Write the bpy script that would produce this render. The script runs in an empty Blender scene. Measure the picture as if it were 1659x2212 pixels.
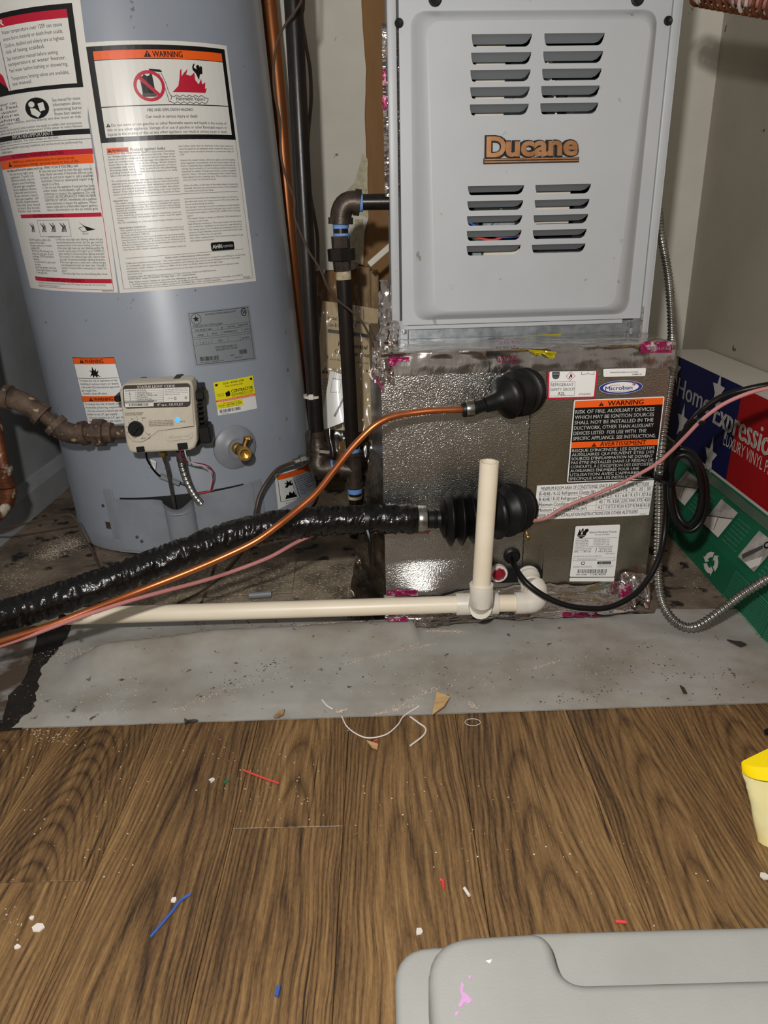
import bpy, bmesh, math, random
import numpy as np
from mathutils import Vector, Matrix, noise
from mathutils.geometry import tessellate_polygon
random.seed(7)
SC = bpy.context.scene
COL = SC.collection

# ------------------------------------------------------------------ camera
FPX, CAMH = 1600.0, 0.61
TH, RS = math.atan(1600.0 / 4065.0), 0.0229
RC = math.sqrt(1 - RS * RS)
FW = Vector((0, math.cos(TH), -math.sin(TH)))
U0 = Vector((0, math.sin(TH), math.cos(TH)))
R0 = Vector((1, 0, 0))
RT = R0 * RC - U0 * RS
UP = R0 * RS + U0 * RC
EYE = Vector((0, 0, CAMH))
cam_data = bpy.data.cameras.new('camera')
cam = bpy.data.objects.new('camera', cam_data)
COL.objects.link(cam)
cam_data.sensor_fit = 'HORIZONTAL'
cam_data.sensor_width = 36.0
cam_data.lens = 36.0 * FPX / 1659.0
cam_data.clip_start = 0.01
cam.matrix_world = Matrix(((RT.x, UP.x, -FW.x, EYE.x), (RT.y, UP.y, -FW.y, EYE.y), (RT.z, UP.z, -FW.z, EYE.z), (0, 0, 0, 1)))
SC.camera = cam

# ------------------------------------------------------------------ light
world = bpy.data.worlds.new('dim_room')
SC.world = world
world.use_nodes = True
bg = world.node_tree.nodes['Background']
bg.inputs[0].default_value = (1.0, 0.95, 0.88, 1)
bg.inputs[1].default_value = 0.26
ld = bpy.data.lights.new('hand_light', 'POINT')
ld.energy = 46.0
ld.color = (1.0, 0.98, 0.95)
ld.shadow_soft_size = 0.02
lo = bpy.data.objects.new('hand_light', ld)
lo.location = (-0.095, -0.09, 0.83)
COL.objects.link(lo)
SC.view_settings.view_transform = 'Standard'
SC.view_settings.look = 'None'
SC.view_settings.gamma = 1.0
SC.view_settings.use_curve_mapping = False
SC.view_settings.exposure = 0.0


# ------------------------------------------------------------------ helpers
def ray(x, y):
    return FW + RT * ((x - 829.5) / FPX) + UP * ((1106 - y) / FPX)


def PY(x, y, Y):                       # point of the photograph's ray at depth Y
    d = ray(x, y)
    return EYE + d * (Y / d.y)


def PZ(x, y, z=0.0):                   # point of the ray at height z
    d = ray(x, y)
    return EYE + d * ((z - CAMH) / d.z)


def lin(c):
    return tuple(((v / 255.0) / 12.92 if v / 255.0 <= 0.04045 else ((v / 255.0 + 0.055) / 1.055) ** 2.4) for v in c) + (1.0,)


MATS = {}


def mat(name, col, rough=0.5, metal=0.0, col2=None, nscale=8.0, nlo=0.35, nhi=0.65, bump=None, spec=0.5, emit=0.0,
        stretch=(1, 1, 1), col3=None, n3=(60.0, 0.62, 0.68), coat=0.0, detail=6.0, vor=False, rvar=0.0, alpha=1.0, trans=0.0):
    m = bpy.data.materials.new(name)
    MATS[name] = m
    m.use_nodes = True
    nt = m.node_tree
    N, L = nt.nodes, nt.links
    b = N['Principled BSDF']
    b.inputs['Base Color'].default_value = lin(col)
    b.inputs['Roughness'].default_value = rough
    b.inputs['Metallic'].default_value = metal
    b.inputs['Specular IOR Level'].default_value = spec
    b.inputs['Coat Weight'].default_value = coat
    b.inputs['Alpha'].default_value = alpha
    b.inputs['Transmission Weight'].default_value = trans
    if emit:
        b.inputs['Emission Color'].default_value = lin(col)
        b.inputs['Emission Strength'].default_value = emit
    if col2 or bump or col3 or rvar:
        tc = N.new('ShaderNodeTexCoord')
        mp = N.new('ShaderNodeMapping')
        mp.inputs['Scale'].default_value = stretch
        L.new(tc.outputs['Object'], mp.inputs['Vector'])
    cur = None
    if col2:
        nz = N.new('ShaderNodeTexNoise')
        nz.inputs['Scale'].default_value = nscale
        nz.inputs['Detail'].default_value = detail
        nz.inputs['Roughness'].default_value = 0.62
        L.new(mp.outputs[0], nz.inputs['Vector'])
        mr = N.new('ShaderNodeMapRange')
        mr.inputs['From Min'].default_value = nlo
        mr.inputs['From Max'].default_value = nhi
        L.new(nz.outputs['Fac'], mr.inputs['Value'])
        mx = N.new('ShaderNodeMix')
        mx.data_type = 'RGBA'
        mx.inputs[6].default_value = lin(col)
        mx.inputs[7].default_value = lin(col2)
        L.new(mr.outputs[0], mx.inputs[0])
        cur = mx.outputs[2]
        if rvar:
            mr2 = N.new('ShaderNodeMapRange')
            mr2.inputs['To Min'].default_value = rough - rvar
            mr2.inputs['To Max'].default_value = rough + rvar
            L.new(nz.outputs['Fac'], mr2.inputs['Value'])
            L.new(mr2.outputs[0], b.inputs['Roughness'])
    if col3:
        nz = N.new('ShaderNodeTexNoise')
        nz.inputs['Scale'].default_value = n3[0]
        nz.inputs['Detail'].default_value = 4.0
        L.new(mp.outputs[0], nz.inputs['Vector'])
        mr = N.new('ShaderNodeMapRange')
        mr.inputs['From Min'].default_value = n3[1]
        mr.inputs['From Max'].default_value = n3[2]
        L.new(nz.outputs['Fac'], mr.inputs['Value'])
        mx = N.new('ShaderNodeMix')
        mx.data_type = 'RGBA'
        mx.inputs[6].default_value = lin(col)
        mx.inputs[7].default_value = lin(col3)
        if cur:
            L.new(cur, mx.inputs[6])
        L.new(mr.outputs[0], mx.inputs[0])
        cur = mx.outputs[2]
    if cur:
        L.new(cur, b.inputs['Base Color'])
    if bump:
        if vor:
            nz = N.new('ShaderNodeTexVoronoi')
            nz.feature = 'SMOOTH_F1'
            out = 'Distance'
        else:
            nz = N.new('ShaderNodeTexNoise')
            nz.inputs['Detail'].default_value = 3.0
            out = 'Fac'
        nz.inputs['Scale'].default_value = bump[0]
        L.new(mp.outputs[0], nz.inputs['Vector'])
        bp = N.new('ShaderNodeBump')
        bp.inputs['Strength'].default_value = bump[1]
        bp.inputs['Distance'].default_value = bump[2] if len(bump) > 2 else 0.002
        L.new(nz.outputs[out], bp.inputs['Height'])
        L.new(bp.outputs[0], b.inputs['Normal'])
    return m


class MB:                              # collects geometry of ONE mesh object, in world space
    def __init__(s):
        s.v, s.fc, s.mi, s.ms, s.m = [], [], [], [], 0

    def mat(s, m):
        if m not in s.ms:
            s.ms.append(m)
        s.m = s.ms.index(m)
        return s

    def add(s, vs, fs):
        o = len(s.v)
        s.v += [tuple(v) for v in vs]
        for f in fs:
            s.fc.append(tuple(i + o for i in f))
            s.mi.append(s.m)
        return s

    def box(s, fn, lo, hi, bev=0.0, seg=2):      # fn maps local (a,b,c) to world
        bm = bmesh.new()
        bmesh.ops.create_cube(bm, size=1.0)
        for v in bm.verts:
            v.co = Vector([(lo[i] + hi[i]) / 2 + v.co[i] * (hi[i] - lo[i]) for i in range(3)])
        if bev:
            bmesh.ops.bevel(bm, geom=bm.edges[:], offset=bev, segments=seg, affect='EDGES', profile=0.5)
        bm.verts.index_update()
        s.add([fn(*v.co) for v in bm.verts], [[v.index for v in f.verts] for f in bm.faces])
        bm.free()
        return s

    def prism(s, fn, poly, c0, c1, bev=0.0, seg=2, cap0=True, cap1=True):  # poly in (a,b), extruded c0..c1
        bm = bmesh.new()
        a = [bm.verts.new((p[0], p[1], c0)) for p in poly]
        b = [bm.verts.new((p[0], p[1], c1)) for p in poly]
        n = len(poly)
        tri = tessellate_polygon([[Vector((p[0], p[1], 0)) for p in poly]])
        top = []
        if bev:
            if cap0:
                bm.faces.new(a[::-1])
            top = [bm.faces.new(b)]
        else:
            for t in tri:
                if cap0:
                    bm.faces.new([a[i] for i in t])
                if cap1:
                    bm.faces.new([b[i] for i in t])
        for i in range(n):
            bm.faces.new((a[i], a[(i + 1) % n], b[(i + 1) % n], b[i]))
        if bev:
            bmesh.ops.bevel(bm, geom=list(top[0].edges), offset=bev, segments=seg, affect='EDGES', profile=0.5)
            bmesh.ops.triangulate(bm, faces=[f for f in bm.faces if len(f.verts) > 6])
        bm.verts.index_update()
        s.add([fn(*v.co) for v in bm.verts], [[v.index for v in f.verts] for f in bm.faces])
        bm.free()
        return s

    def slab(s, poly, z0, z1, r, n=5):       # upright block with a rounded top edge, outline counter-clockwise
        k = len(poly)
        P_ = [Vector((p[0], p[1])) for p in poly]
        nr = []
        for i in range(k):
            a, b_, c = P_[i - 1], P_[i], P_[(i + 1) % k]
            e = (b_ - a).normalized() + (c - b_).normalized()
            nr.append(Vector((e.y, -e.x)).normalized())
        loops = [(0.0, z0)] + [(r * (1 - math.cos(i / n * math.pi / 2)), z1 - r + r * math.sin(i / n * math.pi / 2)) for i in range(n + 1)]
        vs = [(P_[i].x - nr[i].x * d, P_[i].y - nr[i].y * d, z) for d, z in loops for i in range(k)]
        fs = [(j * k + i, j * k + (i + 1) % k, (j + 1) * k + (i + 1) % k, (j + 1) * k + i) for j in range(len(loops) - 1) for i in range(k)]
        o = (len(loops) - 1) * k
        fs += [tuple(o + i for i in t) for t in tessellate_polygon([[Vector(v) for v in vs[o:]]])]
        return s.add(vs, fs)

    def quad(s, *p):
        return s.add(p, [tuple(range(len(p)))])

    def grid(s, fn, nu, nv):
        vs = [fn(i / nu, j / nv) for j in range(nv + 1) for i in range(nu + 1)]
        w = nu + 1
        return s.add(vs, [(j * w + i, j * w + i + 1, (j + 1) * w + i + 1, (j + 1) * w + i) for j in range(nv) for i in range(nu)])

    def tube(s, path, r, n=12, cap=True, ell=None):   # r a number or a list per point
        P = [Vector(p) for p in path]
        k = len(P)
        rr = r if isinstance(r, (list, tuple)) else [r] * k
        T = []
        for i in range(k):
            d = P[min(i + 1, k - 1)] - P[max(i - 1, 0)]
            T.append(d.normalized() if d.length > 1e-9 else Vector((0, 0, 1)))
        ref = Vector((0, 0, 1)) if abs(T[0].z) < 0.9 else Vector((1, 0, 0))
        nx = (ref - T[0] * ref.dot(T[0])).normalized()
        vs = []
        for i in range(k):
            nx = (nx - T[i] * nx.dot(T[i])).normalized()
            ny = T[i].cross(nx)
            for j in range(n):
                a = 2 * math.pi * j / n
                f = ell(i, a) if ell else 1.0
                vs.append(P[i] + (nx * math.cos(a) + ny * math.sin(a)) * rr[i] * f)
        fs = [(i * n + j, i * n + (j + 1) % n, (i + 1) * n + (j + 1) % n, (i + 1) * n + j) for i in range(k - 1) for j in range(n)]
        if cap:
            fs += [tuple(range(n))[::-1], tuple((k - 1) * n + j for j in range(n))]
        return s.add(vs, fs)

    def lathe(s, base, axis, prof, n=24, phase=0.0):    # prof: (distance along axis, radius)
        base, ax = Vector(base), Vector(axis).normalized()
        ref = Vector((0, 0, 1)) if abs(ax.z) < 0.9 else Vector((1, 0, 0))
        nx = (ref - ax * ref.dot(ax)).normalized()
        ny = ax.cross(nx)
        vs = []
        for (h, r) in prof:
            for j in range(n):
                a = 2 * math.pi * j / n + phase
                vs.append(base + ax * h + (nx * math.cos(a) + ny * math.sin(a)) * max(r, 1e-5))
        fs = [(i * n + j, i * n + (j + 1) % n, (i + 1) * n + (j + 1) % n, (i + 1) * n + j) for i in range(len(prof) - 1) for j in range(n)]
        if prof[0][1] > 1e-4:
            fs.append(tuple(range(n))[::-1])
        if prof[-1][1] > 1e-4:
            fs.append(tuple((len(prof) - 1) * n + j for j in range(n)))
        return s.add(vs, fs)

    def build(s, name, parent=None, angle=35, flat=False, loc=None, fixn=True):
        me = bpy.data.meshes.new(name)
        V = [Vector(v) for v in s.v]
        if parent is not None:
            o = WL[parent]
        elif loc is not None:
            o = Vector(loc)
        else:
            xs = [[v[i] for v in V] for i in range(3)]
            o = Vector(((min(xs[0]) + max(xs[0])) / 2, (min(xs[1]) + max(xs[1])) / 2, min(xs[2])))
        me.from_pydata([v - o for v in V], [], s.fc)
        for m in s.ms:
            me.materials.append(m)
        me.polygons.foreach_set('material_index', s.mi)
        if fixn:
            bm = bmesh.new()
            bm.from_mesh(me)
            bmesh.ops.recalc_face_normals(bm, faces=bm.faces)
            bm.to_mesh(me)
            bm.free()
        if not flat:
            me.polygons.foreach_set('use_smooth', [True] * len(me.polygons))
            me.set_sharp_from_angle(angle=math.radians(angle))
        me.update()
        ob = bpy.data.objects.new(name, me)
        COL.objects.link(ob)
        if parent is not None:
            ob.parent = parent
            WL[ob] = o
        else:
            ob.location = o
            WL[ob] = o
        return ob


WL = {}


def tag(o, label=None, cat=None, group=None, kind=None):
    if label:
        o['label'] = label
    if cat:
        o['category'] = cat
    if group:
        o['group'] = group
    if kind:
        o['kind'] = kind
    return o


def thing(name, label, cat, loc, group=None):
    o = bpy.data.objects.new(name, None)
    o.empty_display_size = 0.05
    COL.objects.link(o)
    o.location = loc
    WL[o] = Vector(loc)
    return tag(o, label, cat, group)


class Plane:                           # a real flat surface: origin, right, up, outward normal
    def __init__(s, o, ex, ez):
        s.o, s.ex, s.ez = Vector(o), Vector(ex).normalized(), Vector(ez).normalized()
        s.n = s.ex.cross(s.ez).normalized()

    def hit(s, x, y, off=0.0):
        d = ray(x, y)
        q = s.o + s.n * off
        t = (q - EYE).dot(s.n) / d.dot(s.n)
        p = EYE + d * t - q
        return p.dot(s.ex), p.dot(s.ez)

    def pt(s, u, v, off=0.0):
        return s.o + s.ex * u + s.ez * v + s.n * off


def crom(pts, n=8):
    P = [Vector(p) for p in pts]
    P = [P[0] * 2 - P[1]] + P + [P[-1] * 2 - P[-2]]
    out = []
    for i in range(1, len(P) - 2):
        a, b, c, d = P[i - 1], P[i], P[i + 1], P[i + 2]
        for k in range(n):
            t = k / n
            out.append(0.5 * ((2 * b) + (c - a) * t + (2 * a - 5 * b + 4 * c - d) * t * t + (3 * b - a - 3 * c + d) * t ** 3))
    out.append(P[-2])
    return out


def pxpath(pts, n=8):                  # (x, y, depth) of the photograph -> smooth 3D path
    return crom([PY(*p) for p in pts], n)


def resample(path, step):
    out, acc = [path[0]], 0.0
    for a, b in zip(path, path[1:]):
        L = (b - a).length
        if L < 1e-9:
            continue
        t = step - acc
        while t <= L:
            out.append(a + (b - a) * (t / L))
            t += step
        acc = (acc + L) % step if L + acc >= step else acc + L
    return out


_tc = {}


def glyphs(text, bold):
    k = (text, bold)
    if k not in _tc:
        cu = bpy.data.curves.new('t', 'FONT')
        cu.body = text
        cu.size = 1.0
        cu.resolution_u = 2
        cu.fill_mode = 'FRONT'
        ob = bpy.data.objects.new('t', cu)
        me = ob.to_mesh()
        vs = [(v.co.x, v.co.y) for v in me.vertices]
        fs = [tuple(p.vertices) for p in me.polygons]
        ob.to_mesh_clear()
        bpy.data.objects.remove(ob)
        bpy.data.curves.remove(cu)
        if bold:                                     # heavier strokes: the same outline laid down twice, a little apart
            n = len(vs)
            vs = [(x - bold * .9, y) for x, y in vs] + [(x + bold * .9, y) for x, y in vs]
            fs = fs + [tuple(i + n for i in f) for f in fs]
        xs = [v[0] for v in vs] or [0]
        _tc[k] = (vs, fs, min(xs), max(xs))
    return _tc[k]


CAPH = 0.69


class Decal:                           # a printed sheet: elements in its own units, W x H, y down
    def __init__(s, W, H, surf, du=None):
        s.W, s.H, s.surf, s.du = W, H, surf, du or W
        s.paper, s.ink = MB(), MB()

    def q(s, x, y, k):
        return s.surf(x / s.W, y / s.H, 0.0003 + 0.00016 * k)

    def rect(s, x0, y0, x1, y1, m, k=0):
        nx = max(1, int(math.ceil(abs(x1 - x0) / s.du)))
        s.paper.mat(m).grid(lambda a, b: s.q(x0 + (x1 - x0) * a, y0 + (y1 - y0) * b, k), nx, 1)
        return s

    def rrect(s, x0, y0, x1, y1, r, m, k=0):
        pts = []
        for cx, cy, a0 in ((x1 - r, y0 + r, -90), (x1 - r, y1 - r, 0), (x0 + r, y1 - r, 90), (x0 + r, y0 + r, 180)):
            for i in range(5):
                a = math.radians(a0 + i * 22.5)
                pts.append((cx + r * math.cos(a), cy + r * math.sin(a)))
        return s.poly(pts, m, k)

    def poly(s, pts, m, k=1):
        tri = [[pts[i] for i in t] for t in tessellate_polygon([[Vector((p[0], p[1], 0)) for p in pts]])]
        done = []
        while tri:                                   # keep pieces small so that they follow a curved surface
            t = tri.pop()
            e = [abs(t[i][0] - t[(i + 1) % 3][0]) for i in range(3)]
            j = e.index(max(e))
            if e[j] > s.du:
                a, b_, c = t[j], t[(j + 1) % 3], t[(j + 2) % 3]
                mdl = ((a[0] + b_[0]) / 2, (a[1] + b_[1]) / 2)
                tri += [[a, mdl, c], [mdl, b_, c]]
            else:
                done.append(t)
        s.paper.mat(m).add([s.q(x, y, k) for t in done for x, y in t], [(3 * i, 3 * i + 1, 3 * i + 2) for i in range(len(done))])
        return s

    def oval(s, cx, cy, rx, ry, m, k=1, n=24):
        return s.poly([(cx + rx * math.cos(2 * math.pi * i / n), cy + ry * math.sin(2 * math.pi * i / n)) for i in range(n)], m, k)

    def ring(s, cx, cy, rx, ry, w, m, k=1, n=28):
        P = [(math.cos(2 * math.pi * i / n), math.sin(2 * math.pi * i / n)) for i in range(n)]
        s.paper.mat(m).add([s.q(cx + rx * c, cy + ry * d, k) for c, d in P] + [s.q(cx + (rx - w) * c, cy + (ry - w) * d, k) for c, d in P],
                           [(i, (i + 1) % n, n + (i + 1) % n, n + i) for i in range(n)])
        return s

    def line(s, pts, w, m, k=1):
        for (x0, y0), (x1, y1) in zip(pts, pts[1:]):
            L = math.hypot(x1 - x0, y1 - y0) or 1
            nx, ny = -(y1 - y0) / L * w / 2, (x1 - x0) / L * w / 2
            n = max(1, int(L / s.du))
            s.paper.mat(m).grid(lambda a, b: s.q(x0 + (x1 - x0) * a + nx * (2 * b - 1), y0 + (y1 - y0) * a + ny * (2 * b - 1), k), n, 1)
        return s

    def frame(s, x0, y0, x1, y1, w, m, k=1):
        return s.line([(x0, y0), (x1, y0)], w, m, k).line([(x1, y0), (x1, y1)], w, m, k).line([(x1, y1), (x0, y1)], w, m, k).line([(x0, y1), (x0, y0)], w, m, k)

    def text(s, t, x0, x1, yb, h, m, bold=0.0, k=2, al='l', vert=False):   # fitted between x0 and x1 when x1 is given
        vs, fs, a, b = glyphs(t, bold)
        if not vs:
            return s
        sy = h / CAPH
        sx = (x1 - x0) / (b - a) if x1 is not None else sy * 0.92
        ox = x0 if al == 'l' else x0 - (b - a) * sx / 2
        if vert:
            s.ink.mat(m).add([s.q(yb - y * sy, ox - (x - a) * sx, k) for x, y in vs], fs)
        else:
            s.ink.mat(m).add([s.q(ox + (x - a) * sx, yb - y * sy, k) for x, y in vs], fs)
        return s

    def para(s, x0, x1, y0, dy, h, lines, m, bold=0.0):   # '~' marks a ragged (short) line
        for i, t in enumerate(lines):
            if t.endswith('~'):
                s.text(t[:-1], x0, None, y0 + dy * i, h, m, bold)
            elif t:
                s.text(t, x0, x1, y0 + dy * i, h, m, bold)
        return s

    def bars(s, x0, x1, y0, y1, m, n=34):
        rnd = random.Random(int(x0 * 7 + y0))
        x, st = x0, (x1 - x0) / n
        while x < x1 - st:
            w = st * rnd.choice((0.35, 0.35, 0.7, 1.0))
            s.rect(x, y0, x + w, y1, m, 2)
            x += w + st * rnd.choice((0.35, 0.6, 0.9))
        return s

    def tri(s, x, y, h, m, m2, k=1):               # warning triangle with a mark in it
        s.poly([(x, y), (x + h * 0.62, y + h), (x - h * 0.62, y + h)], m, k)
        s.poly([(x - h * .07, y + h * .34), (x + h * .07, y + h * .34), (x + h * .04, y + h * .7), (x - h * .04, y + h * .7)], m2, k + 1)
        s.rect(x - h * .06, y + h * .77, x + h * .06, y + h * .89, m2, k + 1)
        return s

    def build(s, name, parent, lettering=True):
        o = s.paper.build(name, parent, flat=True, fixn=False)
        if s.ink.v:
            s.ink.build('lettering', o, flat=True, fixn=False)
        return o


def bil(c, a, b):                      # corners TL TR BR BL
    return tuple((c[0][i] * (1 - a) + c[1][i] * a) * (1 - b) + (c[3][i] * (1 - a) + c[2][i] * a) * b for i in range(2))


def nz(x, y, z=0.0, o=3):
    return noise.fractal(Vector((x, y, z)), 1.0, 2.0, o)


XYZ = lambda a, b, c: Vector((a, b, c))
# ------------------------------------------------------------------ materials
M_HEAT = mat('heater_enamel', (150, 157, 168), 0.34, col2=(143, 149, 159), nscale=5, bump=(900, 0.06, 0.001), col3=(110, 112, 115), n3=(55, 0.70, 0.73), coat=0.2)
M_HEATD = mat('heater_trim', (148, 153, 162), 0.4, col2=(132, 135, 141), nscale=9)
M_FURN = mat('furnace_enamel', (176, 178, 180), 0.42, col2=(170, 172, 174), nscale=6, bump=(1500, 0.05, 0.001), col3=(140, 138, 132), n3=(40, 0.70, 0.74))
M_FURNL = mat('shaded_louver_and_rod_grey', (120, 124, 127), 0.5)  # door enamel darkened for shade on the down-facing louvers; also the rod's grey
M_GALV = mat('galvanised', (175, 180, 183), 0.36, 0.85, col2=(140, 146, 150), nscale=60, bump=(200, 0.05))
M_WHITEP = mat('white_paper', (226, 223, 216), 0.32, coat=0.3)
M_PAPER = mat('label_paper', (235, 234, 230), 0.35)
M_BLACK = mat('black_ink', (12, 12, 13), 0.35)
M_GREYINK = mat('grey_ink', (78, 76, 76), 0.45)
M_ORANGE = mat('orange_ink', (245, 96, 22), 0.4)
M_RED = mat('red_ink', (190, 22, 52), 0.4)
M_DRED = mat('dark_red_ink', (96, 10, 24), 0.4)
M_BLUEINK = mat('blue_ink', (44, 52, 140), 0.4)
M_YELLOW = mat('yellow_label', (240, 226, 30), 0.4)
M_SILVER = mat('silver_plate', (150, 155, 160), 0.4, 0.3)
M_PVC = mat('pvc', (238, 227, 205), 0.38, col2=(229, 215, 190), nscale=14, stretch=(0.4, 1, 1))
M_PVCW = mat('pvc_fitting', (226, 220, 208), 0.38, col2=(212, 204, 190), nscale=20)
M_RUBBER = mat('black_rubber', (10, 10, 10), 0.42, spec=0.3, col2=(17, 17, 17), nscale=30, bump=(500, 0.08, 0.001))
M_CABLE = mat('black_cable', (9, 9, 9), 0.38, spec=0.3)
M_IRON = mat('black_iron', (20, 18, 17), 0.32, 0.0, spec=0.4, col2=(38, 29, 23), nscale=35, bump=(180, 0.15, 0.001), stretch=(1, 1, 0.4))
M_MALL = mat('malleable_iron', (88, 76, 66), 0.42, 0.55, col2=(58, 50, 44), nscale=40, bump=(260, 0.3, 0.001))
M_RUST = mat('rusty_iron', (104, 84, 68), 0.7, 0.15, col2=(58, 44, 36), nscale=38, bump=(190, 0.5, 0.002), col3=(170, 150, 110), n3=(70, 0.63, 0.7))
M_CORR = mat('corroded_copper', (120, 66, 34), 0.55, 0.4, col2=(70, 36, 20), nscale=40, col3=(190, 180, 165), n3=(32, 0.56, 0.62), bump=(150, 0.4, 0.002))
M_COPPER = mat('copper', (198, 120, 74), 0.34, 0.88, col2=(178, 98, 56), nscale=30, rvar=0.05)
M_COPPERD = mat('aged_copper', (164, 98, 54), 0.40, 0.7, col2=(128, 80, 48), nscale=12, stretch=(1, 1, 0.3), col3=(112, 84, 56), n3=(18, 0.58, 0.68))
M_BRASS = mat('brass', (204, 170, 98), 0.28, 0.95, col2=(166, 130, 70), nscale=60)
M_STEEL = mat('steel', (176, 174, 168), 0.28, 0.95, col2=(130, 128, 122), nscale=40)
M_DSTEEL = mat('dull_steel', (120, 118, 112), 0.4, 0.7, col2=(84, 80, 76), nscale=50)
M_TAPEBL = mat('blue_pipe_dope', (120, 165, 225), 0.6, col2=(95, 140, 205), nscale=90)
M_TAPEW = mat('thread_tape', (205, 190, 160), 0.7, col2=(160, 140, 110), nscale=120)
M_FOIL = mat('embossed_foil', (184, 182, 177), 0.19, 0.96, col2=(160, 158, 153), nscale=9, bump=(520, 0.52, 0.0017))
M_FOILY = mat('embossed_foil_warm', (180, 175, 163), 0.22, 0.96, col2=(158, 153, 140), nscale=9, bump=(520, 0.40, 0.0016))
M_TAPE = mat('foil_tape', (206, 200, 194), 0.17, 0.97, col2=(180, 170, 164), nscale=16, bump=(60, 0.35, 0.004), stretch=(1, 1, 0.35))
M_YELD = mat('dull_yellow_tag_and_reflection', (170, 156, 16), 0.35, 0.3)
M_TAPEL = mat('foil_tape_bright', (215, 208, 204), 0.14, 0.97, bump=(42, 0.5, 0.006))
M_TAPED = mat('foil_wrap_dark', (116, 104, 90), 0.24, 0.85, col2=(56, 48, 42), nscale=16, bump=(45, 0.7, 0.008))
M_MAG = mat('magenta_print', (150, 26, 84), 0.3, 0.4, col2=(200, 180, 184), nscale=70, nlo=0.52, nhi=0.60, bump=(60, 0.5, 0.004))
M_MAGW = mat('magenta_insulation', (150, 30, 84), 0.45)
M_WRAP = mat('black_wrap', (8, 8, 7), 0.24, spec=0.4, col2=(16, 14, 12), nscale=40, bump=(150, 0.35, 0.003))
M_PINK = mat('pink_cable', (188, 124, 118), 0.55, col2=(166, 104, 104), nscale=12)
M_TWIRE = mat('brown_wire', (74, 58, 46), 0.35)
M_WHITE = mat('white_plastic', (222, 216, 202), 0.45, col2=(206, 196, 176), nscale=12)
M_VALVE = mat('valve_housing', (214, 206, 188), 0.42, col2=(200, 190, 170), nscale=14)
M_DBROWN = mat('dark_brown_print', (62, 50, 46), 0.45)
M_BLKPL = mat('black_plastic', (20, 20, 21), 0.55, spec=0.3)
M_LED = mat('blue_light', (60, 140, 255), 0.3, emit=1.6)
M_REDPL = mat('red_plastic', (140, 24, 44), 0.4)
M_WALLB = mat('drywall_paint', (222, 217, 204), 0.75, col2=(212, 207, 194), nscale=7, bump=(90, 0.08, 0.001), col3=(120, 112, 98), n3=(26, 0.72, 0.75))
M_WALLR = mat('right_wall_paint', (180, 172, 156), 0.75, col2=(170, 162, 146), nscale=5, bump=(120, 0.12, 0.001), col3=(70, 62, 54), n3=(22, 0.73, 0.75))
M_WALLL = mat('left_wall_paint', (168, 171, 174), 0.7, col2=(150, 151, 152), nscale=5, col3=(60, 56, 52), n3=(22, 0.70, 0.74), bump=(80, 0.15, 0.001))
M_BROWNB = mat('brown_board', (150, 112, 68), 0.8, col2=(134, 98, 58), nscale=6, stretch=(3, 3, 0.5))
M_PLASTER = mat('torn_plaster', (214, 206, 176), 0.85, col2=(180, 168, 140), nscale=60, bump=(150, 0.4, 0.002))
M_STUD = mat('old_stud', (168, 140, 104), 0.8, col2=(128, 100, 70), nscale=14, stretch=(4, 4, 0.5))
M_DIRT = mat('dirty_underlayment', (134, 118, 100), 0.85, col2=(88, 76, 64), nscale=9, nlo=0.38, nhi=0.62, col3=(32, 28, 26), n3=(24, 0.57, 0.64), bump=(120, 0.4, 0.003), detail=9)
M_TILE = mat('old_vinyl_tile', (150, 136, 114), 0.7, col2=(94, 82, 68), nscale=16, nlo=0.36, nhi=0.64, col3=(190, 176, 150), n3=(220, 0.56, 0.66), bump=(200, 0.3, 0.002))
M_BLACKTAR = mat('torn_black_backing', (20, 17, 15), 0.55, col2=(38, 30, 24), nscale=50, col3=(120, 108, 90), n3=(180, 0.66, 0.72), bump=(140, 0.7, 0.004))
M_SHEET = mat('grey_vinyl_sheet', (164, 162, 156), 0.5, col2=(134, 124, 110), nscale=6, nlo=0.42, nhi=0.72, col3=(84, 74, 62), n3=(70, 0.67, 0.73), bump=(60, 0.06, 0.002), detail=8)
M_SHEETD = mat('stained_vinyl_scrap', (142, 138, 134), 0.6, col2=(80, 66, 54), nscale=11, nlo=0.45, nhi=0.56, stretch=(1, 1, 1))
M_GREEN = mat('green_carton', (22, 104, 72), 0.6, col2=(18, 92, 64), nscale=8, col3=(90, 130, 100), n3=(14, 0.68, 0.74))
M_GREENW = mat('worn_green_carton', (84, 100, 84), 0.7, col2=(60, 84, 68), nscale=12)
M_GREENP = mat('green_print', (86, 150, 122), 0.6)
M_GREEND = mat('dark_green_print', (14, 74, 52), 0.6)
M_NAVY = mat('navy_carton', (20, 26, 86), 0.5, col2=(16, 22, 76), nscale=6)
M_CRED = mat('red_carton', (176, 20, 26), 0.5, col2=(164, 16, 22), nscale=6)
M_CARDW = mat('white_card', (214, 208, 198), 0.6)
M_CARD = mat('brown_card', (206, 168, 116), 0.75, col2=(190, 152, 100), nscale=20)
M_PHOTO = mat('printed_photo', (190, 184, 176), 0.5, col2=(140, 134, 128), nscale=40)
M_MANUAL = mat('manual_cover', (214, 194, 158), 0.6, col2=(204, 182, 146), nscale=8)
M_TOTE = mat('grey_tote', (132, 131, 127), 0.5, col2=(124, 123, 119), nscale=10, bump=(700, 0.10, 0.001), col3=(205, 204, 198), n3=(24, 0.73, 0.755))
M_PURPLE = mat('purple_scuff', (164, 122, 160), 0.5)
M_YBAG = mat('pale_yellow_plastic', (255, 246, 190), 0.3, col2=(252, 236, 150), nscale=14)
M_YBAG2 = mat('bright_yellow_plastic', (250, 218, 10), 0.3)
M_GRIT = mat('pale_grit', (206, 188, 170), 0.8)
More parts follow.
